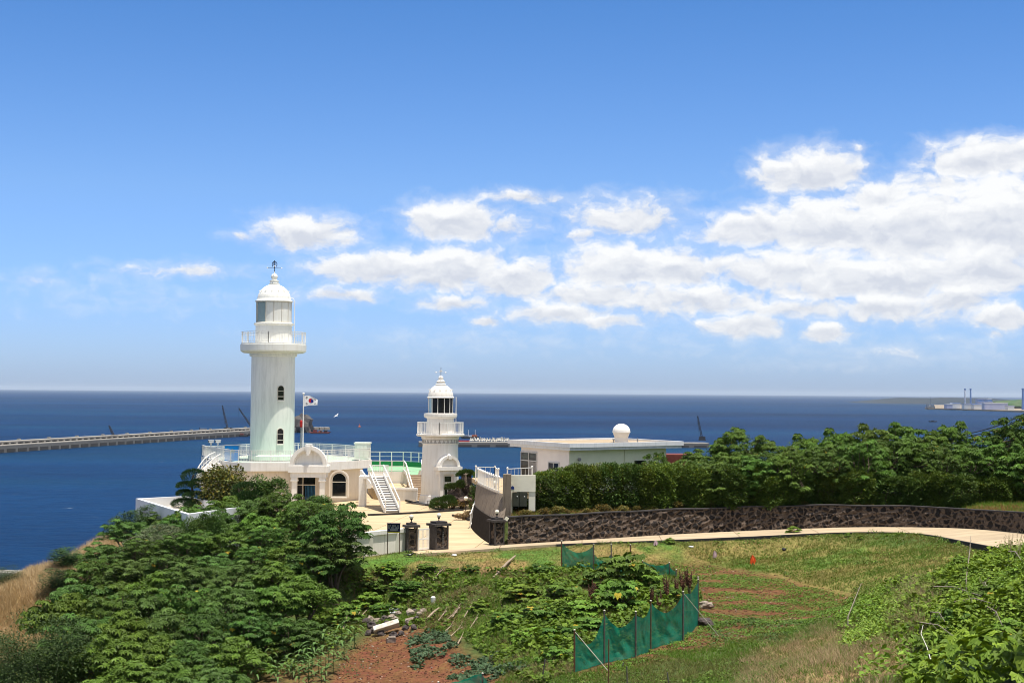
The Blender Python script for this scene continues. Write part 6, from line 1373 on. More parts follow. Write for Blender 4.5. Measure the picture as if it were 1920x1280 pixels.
# power station on the far shore
FD = 6700
def fz(py, px, D=FD): return EYE-(py-(727+px*14/1920))*D/F
shore = mat('rocky_shore', (.30,.24,.17), .95, col2=(.20,.16,.12), scale=.02); s = MB()
land = [(X(1738, 6950, SEA), 6950), (X(1790, 6880, SEA), 6880), (X(1850, 6450, SEA), 6450), (X(1920, 6100, SEA), 6000), (X(2080, 5500, SEA), 5500), (X(2100, 9000, SEA), 9500), (X(1790, 9000, SEA), 9500), (X(1745, 7200, SEA), 7300)]
s.prism(land, SEA-1, SEA+7); struct(s.build('far_shore', shore), label='low rocky shore of the power station point')
s = MB()
hp_ = [(1650,0),(1690,5),(1730,10),(1760,13),(1800,11),(1850,14),(1900,10),(2060,9)]
D9 = 11500; vs = []
for px, zz_ in hp_:
    x = X(px, D9, SEA); vs += [(x, D9-300, SEA), (x, D9, SEA+zz_*3.6), (x, D9+1200, SEA+zz_*3.6), (x, D9+1600, SEA)]
s.add(vs, [(i*4+j, i*4+4+j, i*4+5+j, i*4+1+j) for i in range(len(hp_)-1) for j in range(3)], True); struct(s.build('far_headland', mat('haze_tinted_hill', (.020,.032,.045), .95, col2=(.035,.042,.05), scale=.004)), label='thin hazy headland on the horizon at right')  # haze painted into the headland's dark bluish colour
o = rock_mesh('green_hill', Vector((X(1905, 7300, SEA), 7300, SEA+5)), (150, 110, 42), 12, mat('hill_green', (.045,.10,.035), .95, col2=(.09,.11,.05), scale=.02)); o['kind'] = 'structure'; o['label'] = 'green hill behind the power station'
stack_m = mat('stack_white_blue', (.62,.66,.72), .6, col2=(.10,.20,.42), scale=.02); stack_b = mat('stack_blue', (.07,.16,.42), .6, col2=(.14,.24,.50), scale=.015)
for px, wd_, ty_, D, lab, m_ in ((1809.5, 3.0, 727, 6900, 'left of the two tall power station chimneys, white and blue', stack_m), (1820, 3.2, 727, 6900, 'right of the two tall power station chimneys, solid blue', stack_b), (1918, 4.2, 726.5, 6500, 'thick blue chimney at the right frame edge', stack_b)):
    x = X(px, D, SEA); zt_ = fz(ty_, px, D); t = thing('chimney', lab, 'chimney', (x, D, SEA+7), 'power station chimneys'); s = MB(); r_ = wd_*D/F/2
    s.lathe([(r_*1.25, SEA+6), (r_, SEA+40), (r_*.85, zt_-8)], (x, D), 20); s.build('shaft', m_, t); s = MB(); s.lathe([(r_*.85, zt_-8), (r_*1.12, zt_-7), (r_*1.12, zt_), (r_*.6, zt_), (r_*.6, zt_-3)], (x, D), 20); s.build('chimney_cap', stack_b, t)
blue_b = mat('plant_blue', (.06,.18,.50), .6, col2=(.30,.38,.55), scale=.02); lav = mat('plant_lavender', (.42,.44,.58), .6, col2=(.30,.34,.52), scale=.03); whb = mat('plant_white', (.66,.68,.70), .6)
for i, (pa_, pb_, ya, yb, D, m_, roof, lab) in enumerate(((1846,1890,755,764,6500,lav,whb,'long lavender power station hall with bright roof edge in front'),(1838,1862,752,760,6700,lav,blue_b,'stepped lavender building behind the long power station hall'),(1852,1860,747,756,6800,blue_b,whb,'square dark blue block above the power station hall'),
        (1834,1846,747,757,6850,blue_b,lav,'dark blue boiler block right of the two chimneys'),(1786,1801,754.5,760,6850,whb,blue_b,'white low building left of the two chimneys'),(1808,1828,756,762,6700,whb,lav,'white low sheds beneath the two chimneys'),(1775,1786,757,762,6850,lav,whb,'small pale shed on the causeway'),(1826,1846,757,762,6650,whb,blue_b,'pale low building between chimneys and hall'),(1890,1902,760,765,6400,whb,lav,'small white sheds at the foot of the green hill'))):
    x0_, x1_ = X(pa_, D, SEA), X(pb_, D, SEA); zt_ = fz(ya, (pa_+pb_)/2, D); zb = SEA+6
    t = thing('power_station_building', lab, 'building', ((x0_+x1_)/2, D, zb), 'power station buildings'); s = MB(); s.box(((x0_+x1_)/2, D+20, (zb+zt_)/2), (x1_-x0_, 40, zt_-zb)); s.build('wall', m_, t)
    s = MB(); s.box(((x0_+x1_)/2, D+20, zt_+1), (x1_-x0_+2, 42, 2.4)); s.build('roof', roof, t)
x0_, x1_ = X(1737, 6950, SEA), X(1752, 6950, SEA); t = thing('loading_pier', 'steel loading pier with a thin mast at the tip of the far shore', 'pier', (x0_, 6950, SEA)); steel = mat('pier_steel', (.16,.20,.25), .7)
s = MB()
for i in range(7): x = x0_+(x1_-x0_)*i/6; s.box((x, 6950, SEA+8), (2, 12, 20))
s.box(((x0_+x1_)/2, 6950, SEA+14), (x1_-x0_, 14, 5)); s.box((x0_+6, 6950, SEA+22), (12, 8, 10)); s.box((x1_-10, 6950, SEA+20), (16, 8, 8)); s.build('deck', steel, t)
s = MB(); x = X(1745, 6950, SEA); s.box((x, 6950, SEA+38), (1.2, 1.2, 46)); s.box((x, 6950, SEA+46), (12, 1, 1)); s.build('mast', steel, t)
# overhead cables at right
for i, (pa_, pb_, lab) in enumerate((((1812,809,128), (1990,738,92), 'upper overhead cable above the right trees'), ((1819,813,128), (1990,745,92), 'middle overhead cable above the right trees'), ((1866,803,128), (1990,748,92), 'faint lowest overhead cable at the right edge'))):
    a, b = P(*pa_), P(*pb_); far_e = a+(a-b)*.15; pts = [b.lerp(far_e, k/16)-Vector((0, 0, .5*math.sin(math.pi*k/16))) for k in range(17)]
    s = MB(); s.tube(pts, .05 if i < 2 else .022, 5); tag(s.build('overhead_cable', black), lab, 'cable', 'overhead cables')
# ------------------------------------------------------------------ ground cover and foreground plants
def scatter(poly, dens, seed, D0=15, D1=115, X0=-45, X1=50, warp=8, soft=0):
    r = np.random.default_rng(seed); n = int((D1-D0)*(X1-X0)*dens); x = r.uniform(X0, X1, n); y = r.uniform(D0, D1, n)
    z0 = hv(x, y); px, py = proj(x, y, z0); m = (px > -60) & (px < 1980) & (py < 1340)
    x, y, px, py = x[m], y[m], px[m], py[m]; jx = (vnoise(x, y, 77, 3, .8)-.5)*warp*4; jy = (vnoise(x, y, 78, 3, .8)-.5)*warp*2
    m = in_poly(px+jx, py+jy, poly); x, y = x[m], y[m]
    if soft:
        d_ = -poly_dist(px[m]+jx[m], py[m]+jy[m], poly); k_ = d_/soft+(vnoise(x, y, 79, 3, 1.1)-.5)*1.2 > r.random(len(x)); x, y = x[k_], y[k_]
    return x, y, hv(x, y), r
ROADP = [(p[0], p[1]) for p in road_poly]
def off_paving(x, y):
    return ~(in_poly(x, y, ROADP) | in_poly(x, y, yard_poly) | (poly_dist(x, y, ROADP) < .25))
def grass(name, label, poly, dens, seed, hgt, wdt, cols, nb=3, lean=.5, thr=None, **kw):
    x, y, z, r = scatter(poly, dens, seed, **kw); m = off_paving(x, y)
    if thr is not None: m &= thr(x, y)
    x, y, z = x[m], y[m], z[m]; n = len(x)
    if n == 0: return None
    P_ = np.repeat(np.stack([x, y, z-.02], -1), nb, 0); P_[:, :2] += r.normal(size=(n*nb, 2))*.04
    up = norm(np.array([0, 0, 1.])+r.normal(size=(n*nb, 3))*np.array([lean, lean, .05])); side = norm(np.cross(up, r.normal(size=(n*nb, 3)))); fr_ = np.cross(up, side)
    L = hgt*r.uniform(.5, 1.35, n*nb); Mx = np.stack([side*(wdt/.05/L)[:, None], fr_, up], -1); k = np.clip((vnoise(x, y, seed, 3, .45)-.38)*4, 0, 1); k = np.repeat(k, nb)[:, None]
    pick = r.random((n*nb, 1)) < (.15+.7*k); cc = np.where(pick, np.array(cols[0]), np.array(cols[1]))*(.7+.6*r.random((n*nb, 1)))
    fb = FB(); fb.tpl(BLADE, Mx, P_, L, cc); o = fb.build(name, grassm); o['kind'] = 'stuff'; o['label'] = label; return o
GR, YE, DR = (.100,.180,.026), (.185,.175,.052), (.44,.34,.20)
LAWN = [(600,1050),(770,1031),(1000,1016),(1240,1010),(1400,1005),(1330,1060),(1210,1050),(1060,1062),(950,1085),(850,1072),(700,1085),(640,1075)]
BANK = [(1240,1010),(1540,998),(1740,1000),(1860,1030),(1920,1045),(1700,1085),(1640,1130),(1560,1105),(1450,1076),(1330,1056)]
grass('lawn_grass', 'short yellow-green lawn grass in front of the gate', LAWN, 55, 201, .11, .010, (YE, (.11,.135,.035)), 3, .6)
grass('bank_grass', 'patchy green and straw grass on the bank below the lane', BANK, 60, 202, .17, .011, ((.095,.160,.026), YE), 4, .5)
WILD = [(640,1070),(800,1066),(960,1078),(1070,1060),(1240,1060),(1310,1090),(1315,1170),(1190,1220),(1060,1262),(1010,1290),(940,1262),(900,1225),(840,1182),(700,1175),(640,1205),(560,1250),(430,1290),(300,1290),(560,1180)]
grass('wild_grass', 'rough wild grass and dry stalks on the slope of the gully', WILD, 55, 203, .30, .012, (GR, (.20,.16,.075)), 4, .6)
grass('verge_grass', 'mixed grass in the lower foreground', [(1090,1262),(1300,1215),(1450,1190),(1560,1160),(1640,1150),(1720,1200),(1700,1300),(900,1300),(960,1262)], 75, 204, .20, .010, (GR, (.15,.15,.05)), 4, .6)
grass('dry_grass', 'pale brown dry grass patch at the bottom right', [(1390,1225),(1480,1185),(1560,1160),(1640,1160),(1690,1120),(1760,1100),(1760,1190),(1720,1240),(1680,1320),(1360,1320)], 130, 205, .26, .008, (DR, (.36,.29,.15)), 5, .9, soft=95)
grass('straw_patch', 'pale straw stalks poking through the vines at right', [(1660,1120),(1720,1085),(1770,1100),(1750,1170),(1700,1220),(1670,1190)], 60, 221, .75, .006, (DR, (.30,.25,.12)), 4, .5, soft=50)
grass('dry_slope_grass', 'straw-coloured dry grass on the seaward slope at left', [(-60,1120),(60,1075),(120,1060),(215,1000),(250,1015),(210,1060),(140,1130),(100,1190),(30,1240),(-60,1290)], 75, 206, .55, .014, (DR, (.33,.24,.12)), 5, .4)
grass('bed_grass', 'rough green and brown grass above the stone wall', [(960,935),(1520,925),(1780,930),(1930,895),(1930,962),(1700,948),(1240,956),(960,970)], 40, 207, .28, .013, (GR, (.22,.13,.05)), 4, .6)
def leaves(name, label, poly, dens, seed, T, leaf, hgt, cols, thr=None, m=None, hfun=None, mounds=.8, **kw):
    x, y, z, r = scatter(poly, dens, seed, **kw); mk = off_paving(x, y)
    if thr is not None: mk &= thr(x, y)
    x, y, z = x[mk], y[mk], z[mk]; n = len(x); mound = np.clip((vnoise(x, y, seed+3, 3, mounds)-.3)*2.2, .05, 1.3)
    zz = z+hgt*mound*r.random(n)**.5; pos = np.stack([x, y, zz], -1); az_ = r.uniform(0, 6.28, n); td = np.radians(r.uniform(-10, 50, n))
    ld = np.stack([np.cos(az_)*np.cos(td), np.sin(az_)*np.cos(td), -np.sin(td)], -1); Mx = frames(ld, np.array([0, 0, 1.])+r.normal(size=(n, 3))*.3)
    k = (vnoise(x, y, seed+9, 3, .7) > .5)[:, None]; cc = np.where(k ^ (r.random((n, 1)) < .25), np.array(cols[0]), np.array(cols[1]))*(.65+.7*r.random((n, 1)))
    fb = FB(); fb.tpl(T, Mx, pos, leaf*r.uniform(.5, 1.3, n), cc); o = fb.build(name, m or leafm); o['kind'] = 'stuff'; o['label'] = label; return o
RIGHT = [(1640,1130),(1700,1085),(1760,1062),(1830,1045),(1880,1035),(1960,1030),(1960,1320),(1680,1320),(1690,1240),(1650,1180)]
leaves('vine_cover', 'tangled broad-leaved vines covering the right foreground slope', RIGHT, 330, 211, BROAD, .135, .75, ((.160,.245,.026), (.105,.180,.020)), X0=2, X1=42, D0=6, D1=85, mounds=.6, soft=70)
leaves('fine_weeds', 'fine pale green weeds mixed into the vines at right', [(1560,1190),(1640,1110),(1760,1062),(1900,1040),(1960,1060),(1960,1200),(1800,1320),(1600,1320)], 150, 231, OVAL, .14, 1.0, ((.17,.25,.035), (.12,.20,.024)), X0=2, X1=42, D0=6, D1=85, mounds=.9, thr=lambda x, y: vnoise(x, y, 99, 3, .45) > .5, soft=60)
leaves('gully_thicket', 'dense bright leafy overgrowth filling the gully behind the net', [(905,1105),(1000,1062),(1060,1070),(1250,1085),(1300,1115),(1190,1205),(1075,1250),(990,1245),(930,1195)], 75, 232, BROAD, .17, .85, ((.13,.215,.024), (.09,.155,.020)), D0=45, D1=90, mounds=.5, thr=lambda x, y: vnoise(x, y, 100, 3, .5) > .36, soft=40)
leaves('bright_weeds', 'bright green leafy weeds at the right edge of the plot', [(1560,1180),(1590,1130),(1640,1110),(1700,1080),(1740,1100),(1720,1150),(1650,1190)], 150, 212, OVAL, .15, .5, ((.13,.22,.025), (.10,.18,.022)), X0=8, X1=35, D0=30, D1=90)
leaves('low_weeds', 'low green weeds at the bottom of the picture', [(1000,1300),(980,1240),(1080,1200),(1070,1262),(1250,1262),(1400,1210),(1480,1240),(1440,1300)], 60, 213, OVAL, .12, .28, ((.10,.17,.025), (.075,.13,.022)), D0=25, D1=75)
def rows_thr(x, y):
    return (vnoise(x*.45, y*1.1, 91, 4, 1.0) + .13*np.sin(y*2.1+x*.35+2*np.sin(x*.15))) > .36
FIELD2 = [(1215,1052),(1330,1062),(1450,1084),(1560,1112),(1620,1134),(1585,1152),(1540,1200),(1440,1215),(1330,1225),(1220,1245),(1110,1275),(1090,1268),(1190,1228),(1270,1200),(1318,1170),(1300,1100)]
leaves('bean_crop', 'low green leafy crop rows on the red soil plot', FIELD2, 300, 214, OVAL, .10, .16, ((.12,.21,.03), (.09,.16,.025)), thr=rows_thr, D0=45, D1=90)
leaves('field_weeds', 'grassy weeds bordering the near side of the red plot', [(1320,1170),(1450,1160),(1560,1165),(1520,1200),(1330,1215)], 110, 215, OVAL, .13, .22, ((.075,.125,.03), (.06,.10,.025)), D0=45, D1=75)
leaves('squash_vines', 'dark blue-green squash vines sprawling over the red garden soil', [(770,1180),(835,1178),(850,1215),(890,1240),(930,1222),(1010,1238),(1010,1262),(950,1262),(900,1290),(850,1275),(770,1250),(760,1215)], 110, 216, BROAD, .13, .22, ((.055,.10,.045), (.08,.13,.065)), D0=45, D1=80, thr=lambda x, y: vnoise(x, y, 95, 3, .9) > .42)
leaves('potato_seedlings', 'scattered dark seedlings on the red garden soil', [(610,1200),(680,1200),(720,1230),(700,1270),(620,1275)], 50, 217, OVAL, .10, .35, ((.045,.085,.035), (.06,.10,.03)), D0=45, D1=80, thr=lambda x, y: vnoise(x, y, 96, 3, 1.6) > .5)
leaves('slope_herbs', 'leafy herbs and vines over the gully slope', WILD, 70, 218, BROAD, .16, .5, ((.115,.190,.022), (.08,.14,.018)), thr=lambda x, y: vnoise(x, y, 97, 3, .55) > .40)
leaves('lower_left_weeds', 'pale green weeds in the lower left corner', [(-50,1210),(60,1205),(120,1250),(200,1290),(-50,1300)], 60, 219, OVAL, .16, .6, ((.085,.145,.03), (.06,.11,.03)), D0=50, D1=95)
leaves('bank_weeds', 'scattered bright weed tufts on the straw-coloured bank and lawn edge', [(1130,1015),(1540,1000),(1740,1002),(1880,1035),(1720,1075),(1640,1128),(1560,1105),(1450,1078),(1300,1058)], 150, 241, OVAL, .12, .30, ((.12,.22,.028), (.08,.15,.022)), D0=60, D1=100, thr=lambda x, y: vnoise(x, y, 101, 2, 1.3) > .66)
leaves('kerb_weeds', 'weeds creeping along the outer edge of the lane and forecourt', [(600,1020),(1000,1000),(1540,985),(1760,985),(1960,1020),(1960,1080),(1700,1030),(1400,1030),(1000,1045),(700,1070)], 220, 243, OVAL, .10, .28, ((.10,.18,.026), (.16,.15,.05)), D0=60, D1=100, thr=lambda x, y: (poly_dist(x, y, ROADP) < .8) & (vnoise(x, y, 103, 3, 1.0) > .45))
leaves('dry_leaves', 'dry brown leaves and straw littering the gully slope', WILD, 30, 242, OVAL, .10, .05, ((.30,.20,.11), (.20,.13,.07)), m=grassm, thr=lambda x, y: vnoise(x, y, 102, 3, .9) > .5)
OCT = (np.array([(0,0,.6),(1,0,0),(0,.8,0),(-1,.1,0),(0,-.8,0),(0,0,-.4)]), np.array([(0,1,2),(0,2,3),(0,3,4),(0,4,1),(5,2,1),(5,3,2),(5,4,3),(5,1,4)]))
for nm_, lab_, poly_, sd_ in (('soil_clods', 'small clods and stones on the red garden soil', GARDEN, 251), ('field_clods', 'small clods and stones between the crop rows', FIELD, 252)):
    x, y, z, r = scatter(poly_, 14, sd_, D0=45, D1=92); n = len(x); q = norm(r.normal(size=(n, 3))); Mx = frames(np.stack([np.cos(q[:, 0]*9), np.sin(q[:, 0]*9), 0*x], -1), np.array([0, 0, 1.])+r.normal(size=(n, 3))*.2)
    fb = FB(); cc = np.where(r.random((n, 1)) < .12, np.array([.36,.30,.24]), np.array([.14,.060,.032]))*(.6+.8*r.random((n, 1))); fb.tpl(OCT, Mx, np.stack([x, y, z+.01], -1), .045*r.uniform(.5, 1.6, n), cc); o = fb.build(nm_, grassm); o['kind'] = 'stuff'; o['label'] = lab_
# broad-leaved shrubs of the gully, each a thing
def broad_shrub(seed, green, nw=46, Rr=1.0, Ht=1.1):
    r = np.random.default_rng(seed); root = thing('broadleaf_shrub', '', 'shrub', (0, 0, 0), 'broad-leaved shrubs of the gully'); d = norm(r.normal(size=(nw, 3))); d[:, 2] = np.abs(d[:, 2])
    cen = d*r.uniform(.6, 1.0, (nw, 1))*np.array([Rr, Rr, Ht*.8])+np.array([0, 0, .12]); fb = FB(); whorls(fb, cen, 7, BROAD, .23, .17, green, tilt=(-5, 45), yel=.03, r=r); fb.build('crown', leafm, root)
    s = MB()
    for q in range(6): a = q*1.05; s.tube([(0, 0, -.2), (.3*math.cos(a), .3*math.sin(a), .35), (.75*math.cos(a), .75*math.sin(a), .7)], [.025, .02, .01], 4, caps=False)
    s.build('stem', barkm, root); return root
bp_ = [broad_shrub(301, (.095,.165,.024)), broad_shrub(302, (.075,.140,.022)), broad_shrub(303, (.12,.20,.026))]
BS = [(1172,1026,1102,1.9,'largest dark bushy shrub behind the green net, topped by broad leaves'),(1130,1055,1105,1.4,'dense broad-leaved shrub left of the largest bush'),(1215,1062,1110,1.2,'broad-leaved shrub at the right foot of the largest bush'),(1165,1075,1140,1.5,'dark broad-leaved shrub below the largest bush'),
 (1015,1050,1080,1.1,'leafy shrub at the top edge of the gully left of the back net'),(985,1090,1125,1.3,'broad-leaved shrub in the upper middle of the gully slope'),(1050,1085,1125,1.4,'broad-leaved shrub right of the gully slope middle'),(1020,1125,1165,1.5,'wide shrub in the centre of the gully slope'),(1085,1120,1160,1.4,'wide shrub behind the left half of the green net'),
 (950,1140,1170,1.1,'low shrub on the left side of the gully centre'),(1060,1165,1200,1.3,'shrub just behind the left end post of the net'),(995,1170,1200,1.2,'shrub in the lower middle of the gully slope'),(1110,1150,1185,1.2,'shrub touching the back of the green net'),(1240,1090,1130,1.2,'shrub behind the right part of the net among brown docks'),
 (735,1048,1075,.9,'small shrub at the lawn edge nearest the birds'),(798,1050,1072,.8,'small fern-like shrub at the lawn edge below the gate'),(700,1078,1110,1.0,'shrub at the foot of the tall right-hand grove tree'),(690,1105,1140,1.1,'leafy shrub at the right margin of the grove'),(655,1125,1160,1.1,'shrub spilling from the grove toward the sticks'),
 (765,1080,1112,1.2,'dark shrub above the heap of stones'),(630,1150,1180,.9,'low shrub at the bottom edge of the grove above the corn'),(1045,1205,1240,.9,'yellowish low shrub at the left foot of the net'),(880,1060,1075,.7,'small green tuft shrub beside the dead branches on the lawn edge'),(1800,1040,1062,.9,'leafy shrub standing by the lane at its widest'),
 (1640,905,935,1.2,'pale leafy shrub under the tall trees above the wall'),(720,1125,1150,.9,'small shrub left of the rubble heap'),(900,1120,1145,.7,'small leafy shrub among the logs on the slope')]
BS += [(1862,1085,1125,.8,'tall leafy weed bush in the vines nearest the lane'),(1795,1130,1180,.8,'tall leafy weed bush halfway down the vine slope'),(1900,1150,1215,.7,'tall leafy weed bush at the right frame edge'),(1735,1190,1240,.6,'leafy weed bush beside the dry grass'),(1850,1200,1270,.6,'large-leaved weed bush in the bottom right corner')]
for i, (px, yt, yb, wd_, lab) in enumerate(BS):
    g = GT(px, yb) if i != 24 else Vector((X(px, 96, 2.4), 96, h(X(px, 96, 2.4), 96))); hgt = (yb-yt)*g.y/F
    o = bp_[i] if i < 3 else dup(bp_[i % 3], (0, 0, 0), i*1.7); o.location = g-Vector((0, 0, .05)); o.rotation_euler.z = i*1.3; sz = hgt/1.15; o.scale = (wd_*.95, wd_*.8, max(.55, sz)); o['label'] = lab
# dried docks
def dock(seed):
    r = random.Random(seed); root = thing('dock_plant', '', 'plant', (0, 0, 0), 'brown seeding dock plants'); s = MB(); b = MB()
    for k in range(6):
        a = r.uniform(0, 6.28); e = r.uniform(.05, .22); p1 = Vector((e*math.cos(a), e*math.sin(a), r.uniform(.9, 1.35))); s.tube([(0, 0, 0), p1*.5+Vector((0, 0, .05)), p1], [.012, .01, .006], 4)
        for q in range(16): p = p1*(.45+.55*q/16); w_ = .035*(1.2-q/20); b.sphere(p+Vector((r.uniform(-.03, .03), r.uniform(-.03, .03), 0)), w_, 5, 4, (1, 1, 1.5))
    s.build('stem', barkm, root); b.build('seed_head', mat('dock_brown', (.13,.055,.03), .9, col2=(.07,.03,.02), scale=8), root); return root
dk0 = dock(1)
for i, (px, py) in enumerate([(1235,1150),(1268,1125),(1281,1120),(1292,1118),(1222,1140),(1120,1135),(1108,1140),(1250,1135),(1150,1128)]):
    g = GT(px, py); o = dk0 if i == 0 else dup(dk0, (0,0,0), i*1.1); o.location = g; s_ = .9+.12*(i % 4); o.scale = (s_,)*3; o['label'] = ORD[sorted(q[0] for q in [(1235,1150),(1268,1125),(1281,1120),(1292,1118),(1222,1140),(1120,1135),(1108,1140),(1250,1135),(1150,1128)]).index(px)]+' brown seeding dock plant from the left, behind the green net'
# corn
def corn(seed):
    r = np.random.default_rng(seed); root = thing('corn_plant', '', 'plant', (0, 0, 0), 'young corn plants in the garden'); V, Fq, Cc = [], [], []
    n = 9; fb = FB()
    for k in range(n):
        a = k*2.6+r.uniform(-.4, .4); z0_ = .12+.95*k/n; L = r.uniform(.45, .7); pts = []
        for t in np.linspace(0, 1, 6): pts.append((math.cos(a)*L*t, math.sin(a)*L*t, z0_+L*(.75*t-.95*t*t)))
        sd_ = np.array([-math.sin(a), math.cos(a), 0]); vv = []
        for t, p in zip(np.linspace(0, 1, 6), pts): w_ = .075*(1-t)**.6*(.5+min(1, t*4)*.5); vv += [np.array(p)-sd_*w_, np.array(p)+sd_*w_]
        fb.add(np.array(vv), np.array([(2*i, 2*i+1, 2*i+3, 2*i+2) for i in range(5)]), np.tile(np.array([.10,.17,.045])*r.uniform(.7, 1.2), (12, 1)))
    fb.build('leaf_blades', leafm, root); s = MB(); s.tube([(0, 0, -.1), (.01, 0, .6), (0, .01, 1.15)], [.018, .015, .006], 6); s.build('stalk', mat('corn_stalk', (.10,.15,.04), .6), root); return root
cp2 = [corn(i) for i in (1, 2, 3)]; rr = random.Random(4); ci = 0
CR = [(500,1262),(516,1275),(530,1245),(545,1268),(553,1238),(566,1255),(578,1280),(588,1232),(597,1262),(607,1225),(616,1250),(627,1215),(520,1290),(640,1208),(560,1292),(478,1283),(602,1290),(575,1240),(645,1235),(490,1240),(656,1200),(535,1225),(510,1255),(538,1262),(552,1270),(584,1268),(610,1275),(625,1262),(586,1250),(600,1245),(572,1262),(632,1228),(620,1205),(665,1215),(470,1270),(488,1268)]
for i, (px, py) in enumerate(CR):
    g = GT(px, min(py, 1276)) if py < 1278 else GT(px, py); o = cp2[i] if i < 3 else dup(cp2[i % 3], (0,0,0), rr.uniform(0, 6)); o.location = g; s_ = rr.uniform(.8, 1.15); o.scale = (s_,)*3
    o['label'] = ordn(sorted(q[0] for q in CR).index(px))+' young corn plant from the left in the garden plot'
# ------------------------------------------------------------------ green net fences
def net_mat():
    m = bpy.data.materials.new('green_net'); m.use_nodes = True; nt = m.node_tree; b = nt.nodes['Principled BSDF']; g = nd(nt, 'ShaderNodeNewGeometry')
    n = nd(nt, 'ShaderNodeTexNoise', ins={'Scale': 2.5, 'Detail': 4}); lk(nt, g.outputs['Position'], n.inputs['Vector'])
    c = nd(nt, 'ShaderNodeMix', data_type='RGBA'); lk(nt, n.outputs[0], c.inputs['Factor']); c.inputs['A'].default_value = (.0,.14,.085,1); c.inputs['B'].default_value = (.01,.26,.17,1); lk(nt, c.outputs['Result'], b.inputs['Base Color']); b.inputs['Roughness'].default_value = .6
    t = nd(nt, 'ShaderNodeBsdfTranslucent', ins={0: (.0,.28,.17,1)}); m1 = nd(nt, 'ShaderNodeMixShader', ins={0: .4}); lk(nt, b.outputs[0], m1.inputs[1]); lk(nt, t.outputs[0], m1.inputs[2])
    n2 = nd(nt, 'ShaderNodeTexNoise', ins={'Scale': 140.0, 'Detail': 1}); lk(nt, g.outputs['Position'], n2.inputs['Vector'])
    f = nd(nt, 'ShaderNodeMapRange'); lk(nt, mth(nt, 'ADD', n2.outputs[0], mth(nt, 'MULTIPLY', n.outputs[0], .25)), f.inputs[0]); f.inputs[1].default_value = .45; f.inputs[2].default_value = .65; f.inputs[3].default_value = .38; f.inputs[4].default_value = 1
    tr = nd(nt, 'ShaderNodeBsdfTransparent'); m2 = nd(nt, 'ShaderNodeMixShader'); lk(nt, f.outputs[0], m2.inputs[0]); lk(nt, tr.outputs[0], m2.inputs[1]); lk(nt, m1.outputs[0], m2.inputs[2]); lk(nt, m2.outputs[0], nt.nodes['Material Output'].inputs[0]); return m
netm = net_mat(); postm = mat('weathered_post', (.14,.13,.12), .8, col2=(.07,.05,.04), scale=8); rustm = mat('rusty_pipe', (.17,.075,.04), .8, var=.3, scale=9)
def net_fence(label, posts, sags, net_h, seed, name='net_fence', skip_posts=()):
    """posts: (px, top_y, base_y, D or None); one cloth bay between each pair"""
    r = random.Random(seed); B_ = []; T_ = []
    for (px, ty, by_, D) in posts:
        g = GT(px, by_) if D is None else P(px, by_, D); tpt = Vector((X(px, g.y, g.z+1), g.y, EYE-(ty-(727+px*14/1920))*g.y/F)); B_.append(g); T_.append(tpt)
    t = thing(name, label, 'net fence', B_[0])
    for i, (b, q) in enumerate(zip(B_, T_)):
        if i in skip_posts: continue
        s = MB(); s.tube([b-Vector((0, 0, .3)), q], .035, 7); po = s.build('post', postm if i % 3 else rustm, t); s = MB(); s.sphere(q, .045, 8, 6, (1, 1, .7)); s.build('post_cap', framew, po)
    s = MB()
    for i in range(len(B_)-1):
        nu_, nv_ = 30, 20; o_ = len(s.v); sag = sags[i]; ph = r.uniform(0, 6)
        for u in range(nu_+1):
            fu = u/nu_; b = B_[i].lerp(B_[i+1], fu); b.z = h(b.x, b.y)+.02; hh = (T_[i]-B_[i]).length*(1-fu)+(T_[i+1]-B_[i+1]).length*fu; top_z = hh*net_h[i]-sag*4*fu*(1-fu)
            for v in range(nv_+1):
                fv = v/nv_; bil = .18*math.sin(math.pi*fv)*math.sin(math.pi*fu)+.05*math.sin((fu+fv*.7)*17+ph)*math.sin(math.pi*fv)*math.sin(math.pi*fu)+.07*math.sin(fu*11+ph+fv*3)*math.sin(math.pi*fu)+.03*math.sin(fu*23+fv*7)*math.sin(math.pi*fu)
                s.v.append((b.x, b.y+bil+.03, b.z+top_z*fv))
        for u in range(nu_):
            for v in range(nv_): a = o_+u*(nv_+1)+v; s.f.append((a, a+nv_+1, a+nv_+2, a+1)); s.sm.append(True); s.mi.append(0)
    s.build('net', netm, t); return t, B_, T_
FT, FB_, FTp = net_fence('front green netting fence sagging between seven posts along the red plot', [(1077,1176,1262,None),(1133,1140,1243,None),(1192,1142,1232,None),(1220,1122,1218,None),(1281,1105,1200,None),(1309,1082,1172,None),(1309,1078,1120,None)], [.80,.52,.32,.66,.18,.10], [.93,.93,.92,.97,.92,.85], 3)
net_fence('rear green netting fence hanging in deep curves before the stone wall', [(1053,1011,1064,None),(1113,1017,1072,None),(1146,1017,1076,None),(1182,1018,1082,None)], [.45,.35,.2], [.92,.66,.62], 5)
net_fence('short piece of green netting between the largest bush and brown docks', [(1205,1048,1082,None),(1255,1051,1080,None),(1268,1064,1084,None)], [.2,.1], [.95,.75], 6)
net_fence('green netting peeping up at the bottom edge of the picture', [(822,1272,1300,None),(905,1256,1300,None),(922,1278,1310,None)], [.08,.1], [.95,.9], 7)
ropem = mat('white_rope', (.65,.62,.55), .8)
for a, (px, py), lab in ((FTp[0], (1141,1258), 'white guy rope from the left end post of the front net'), (FTp[4], (1348,1192), 'white guy rope from the fifth post down to the red plot')):
    s = MB(); s.tube([a-Vector((0,0,.05)), GT(px, py)], .014, 5); tag(s.build('guy_rope', ropem), lab, 'rope')
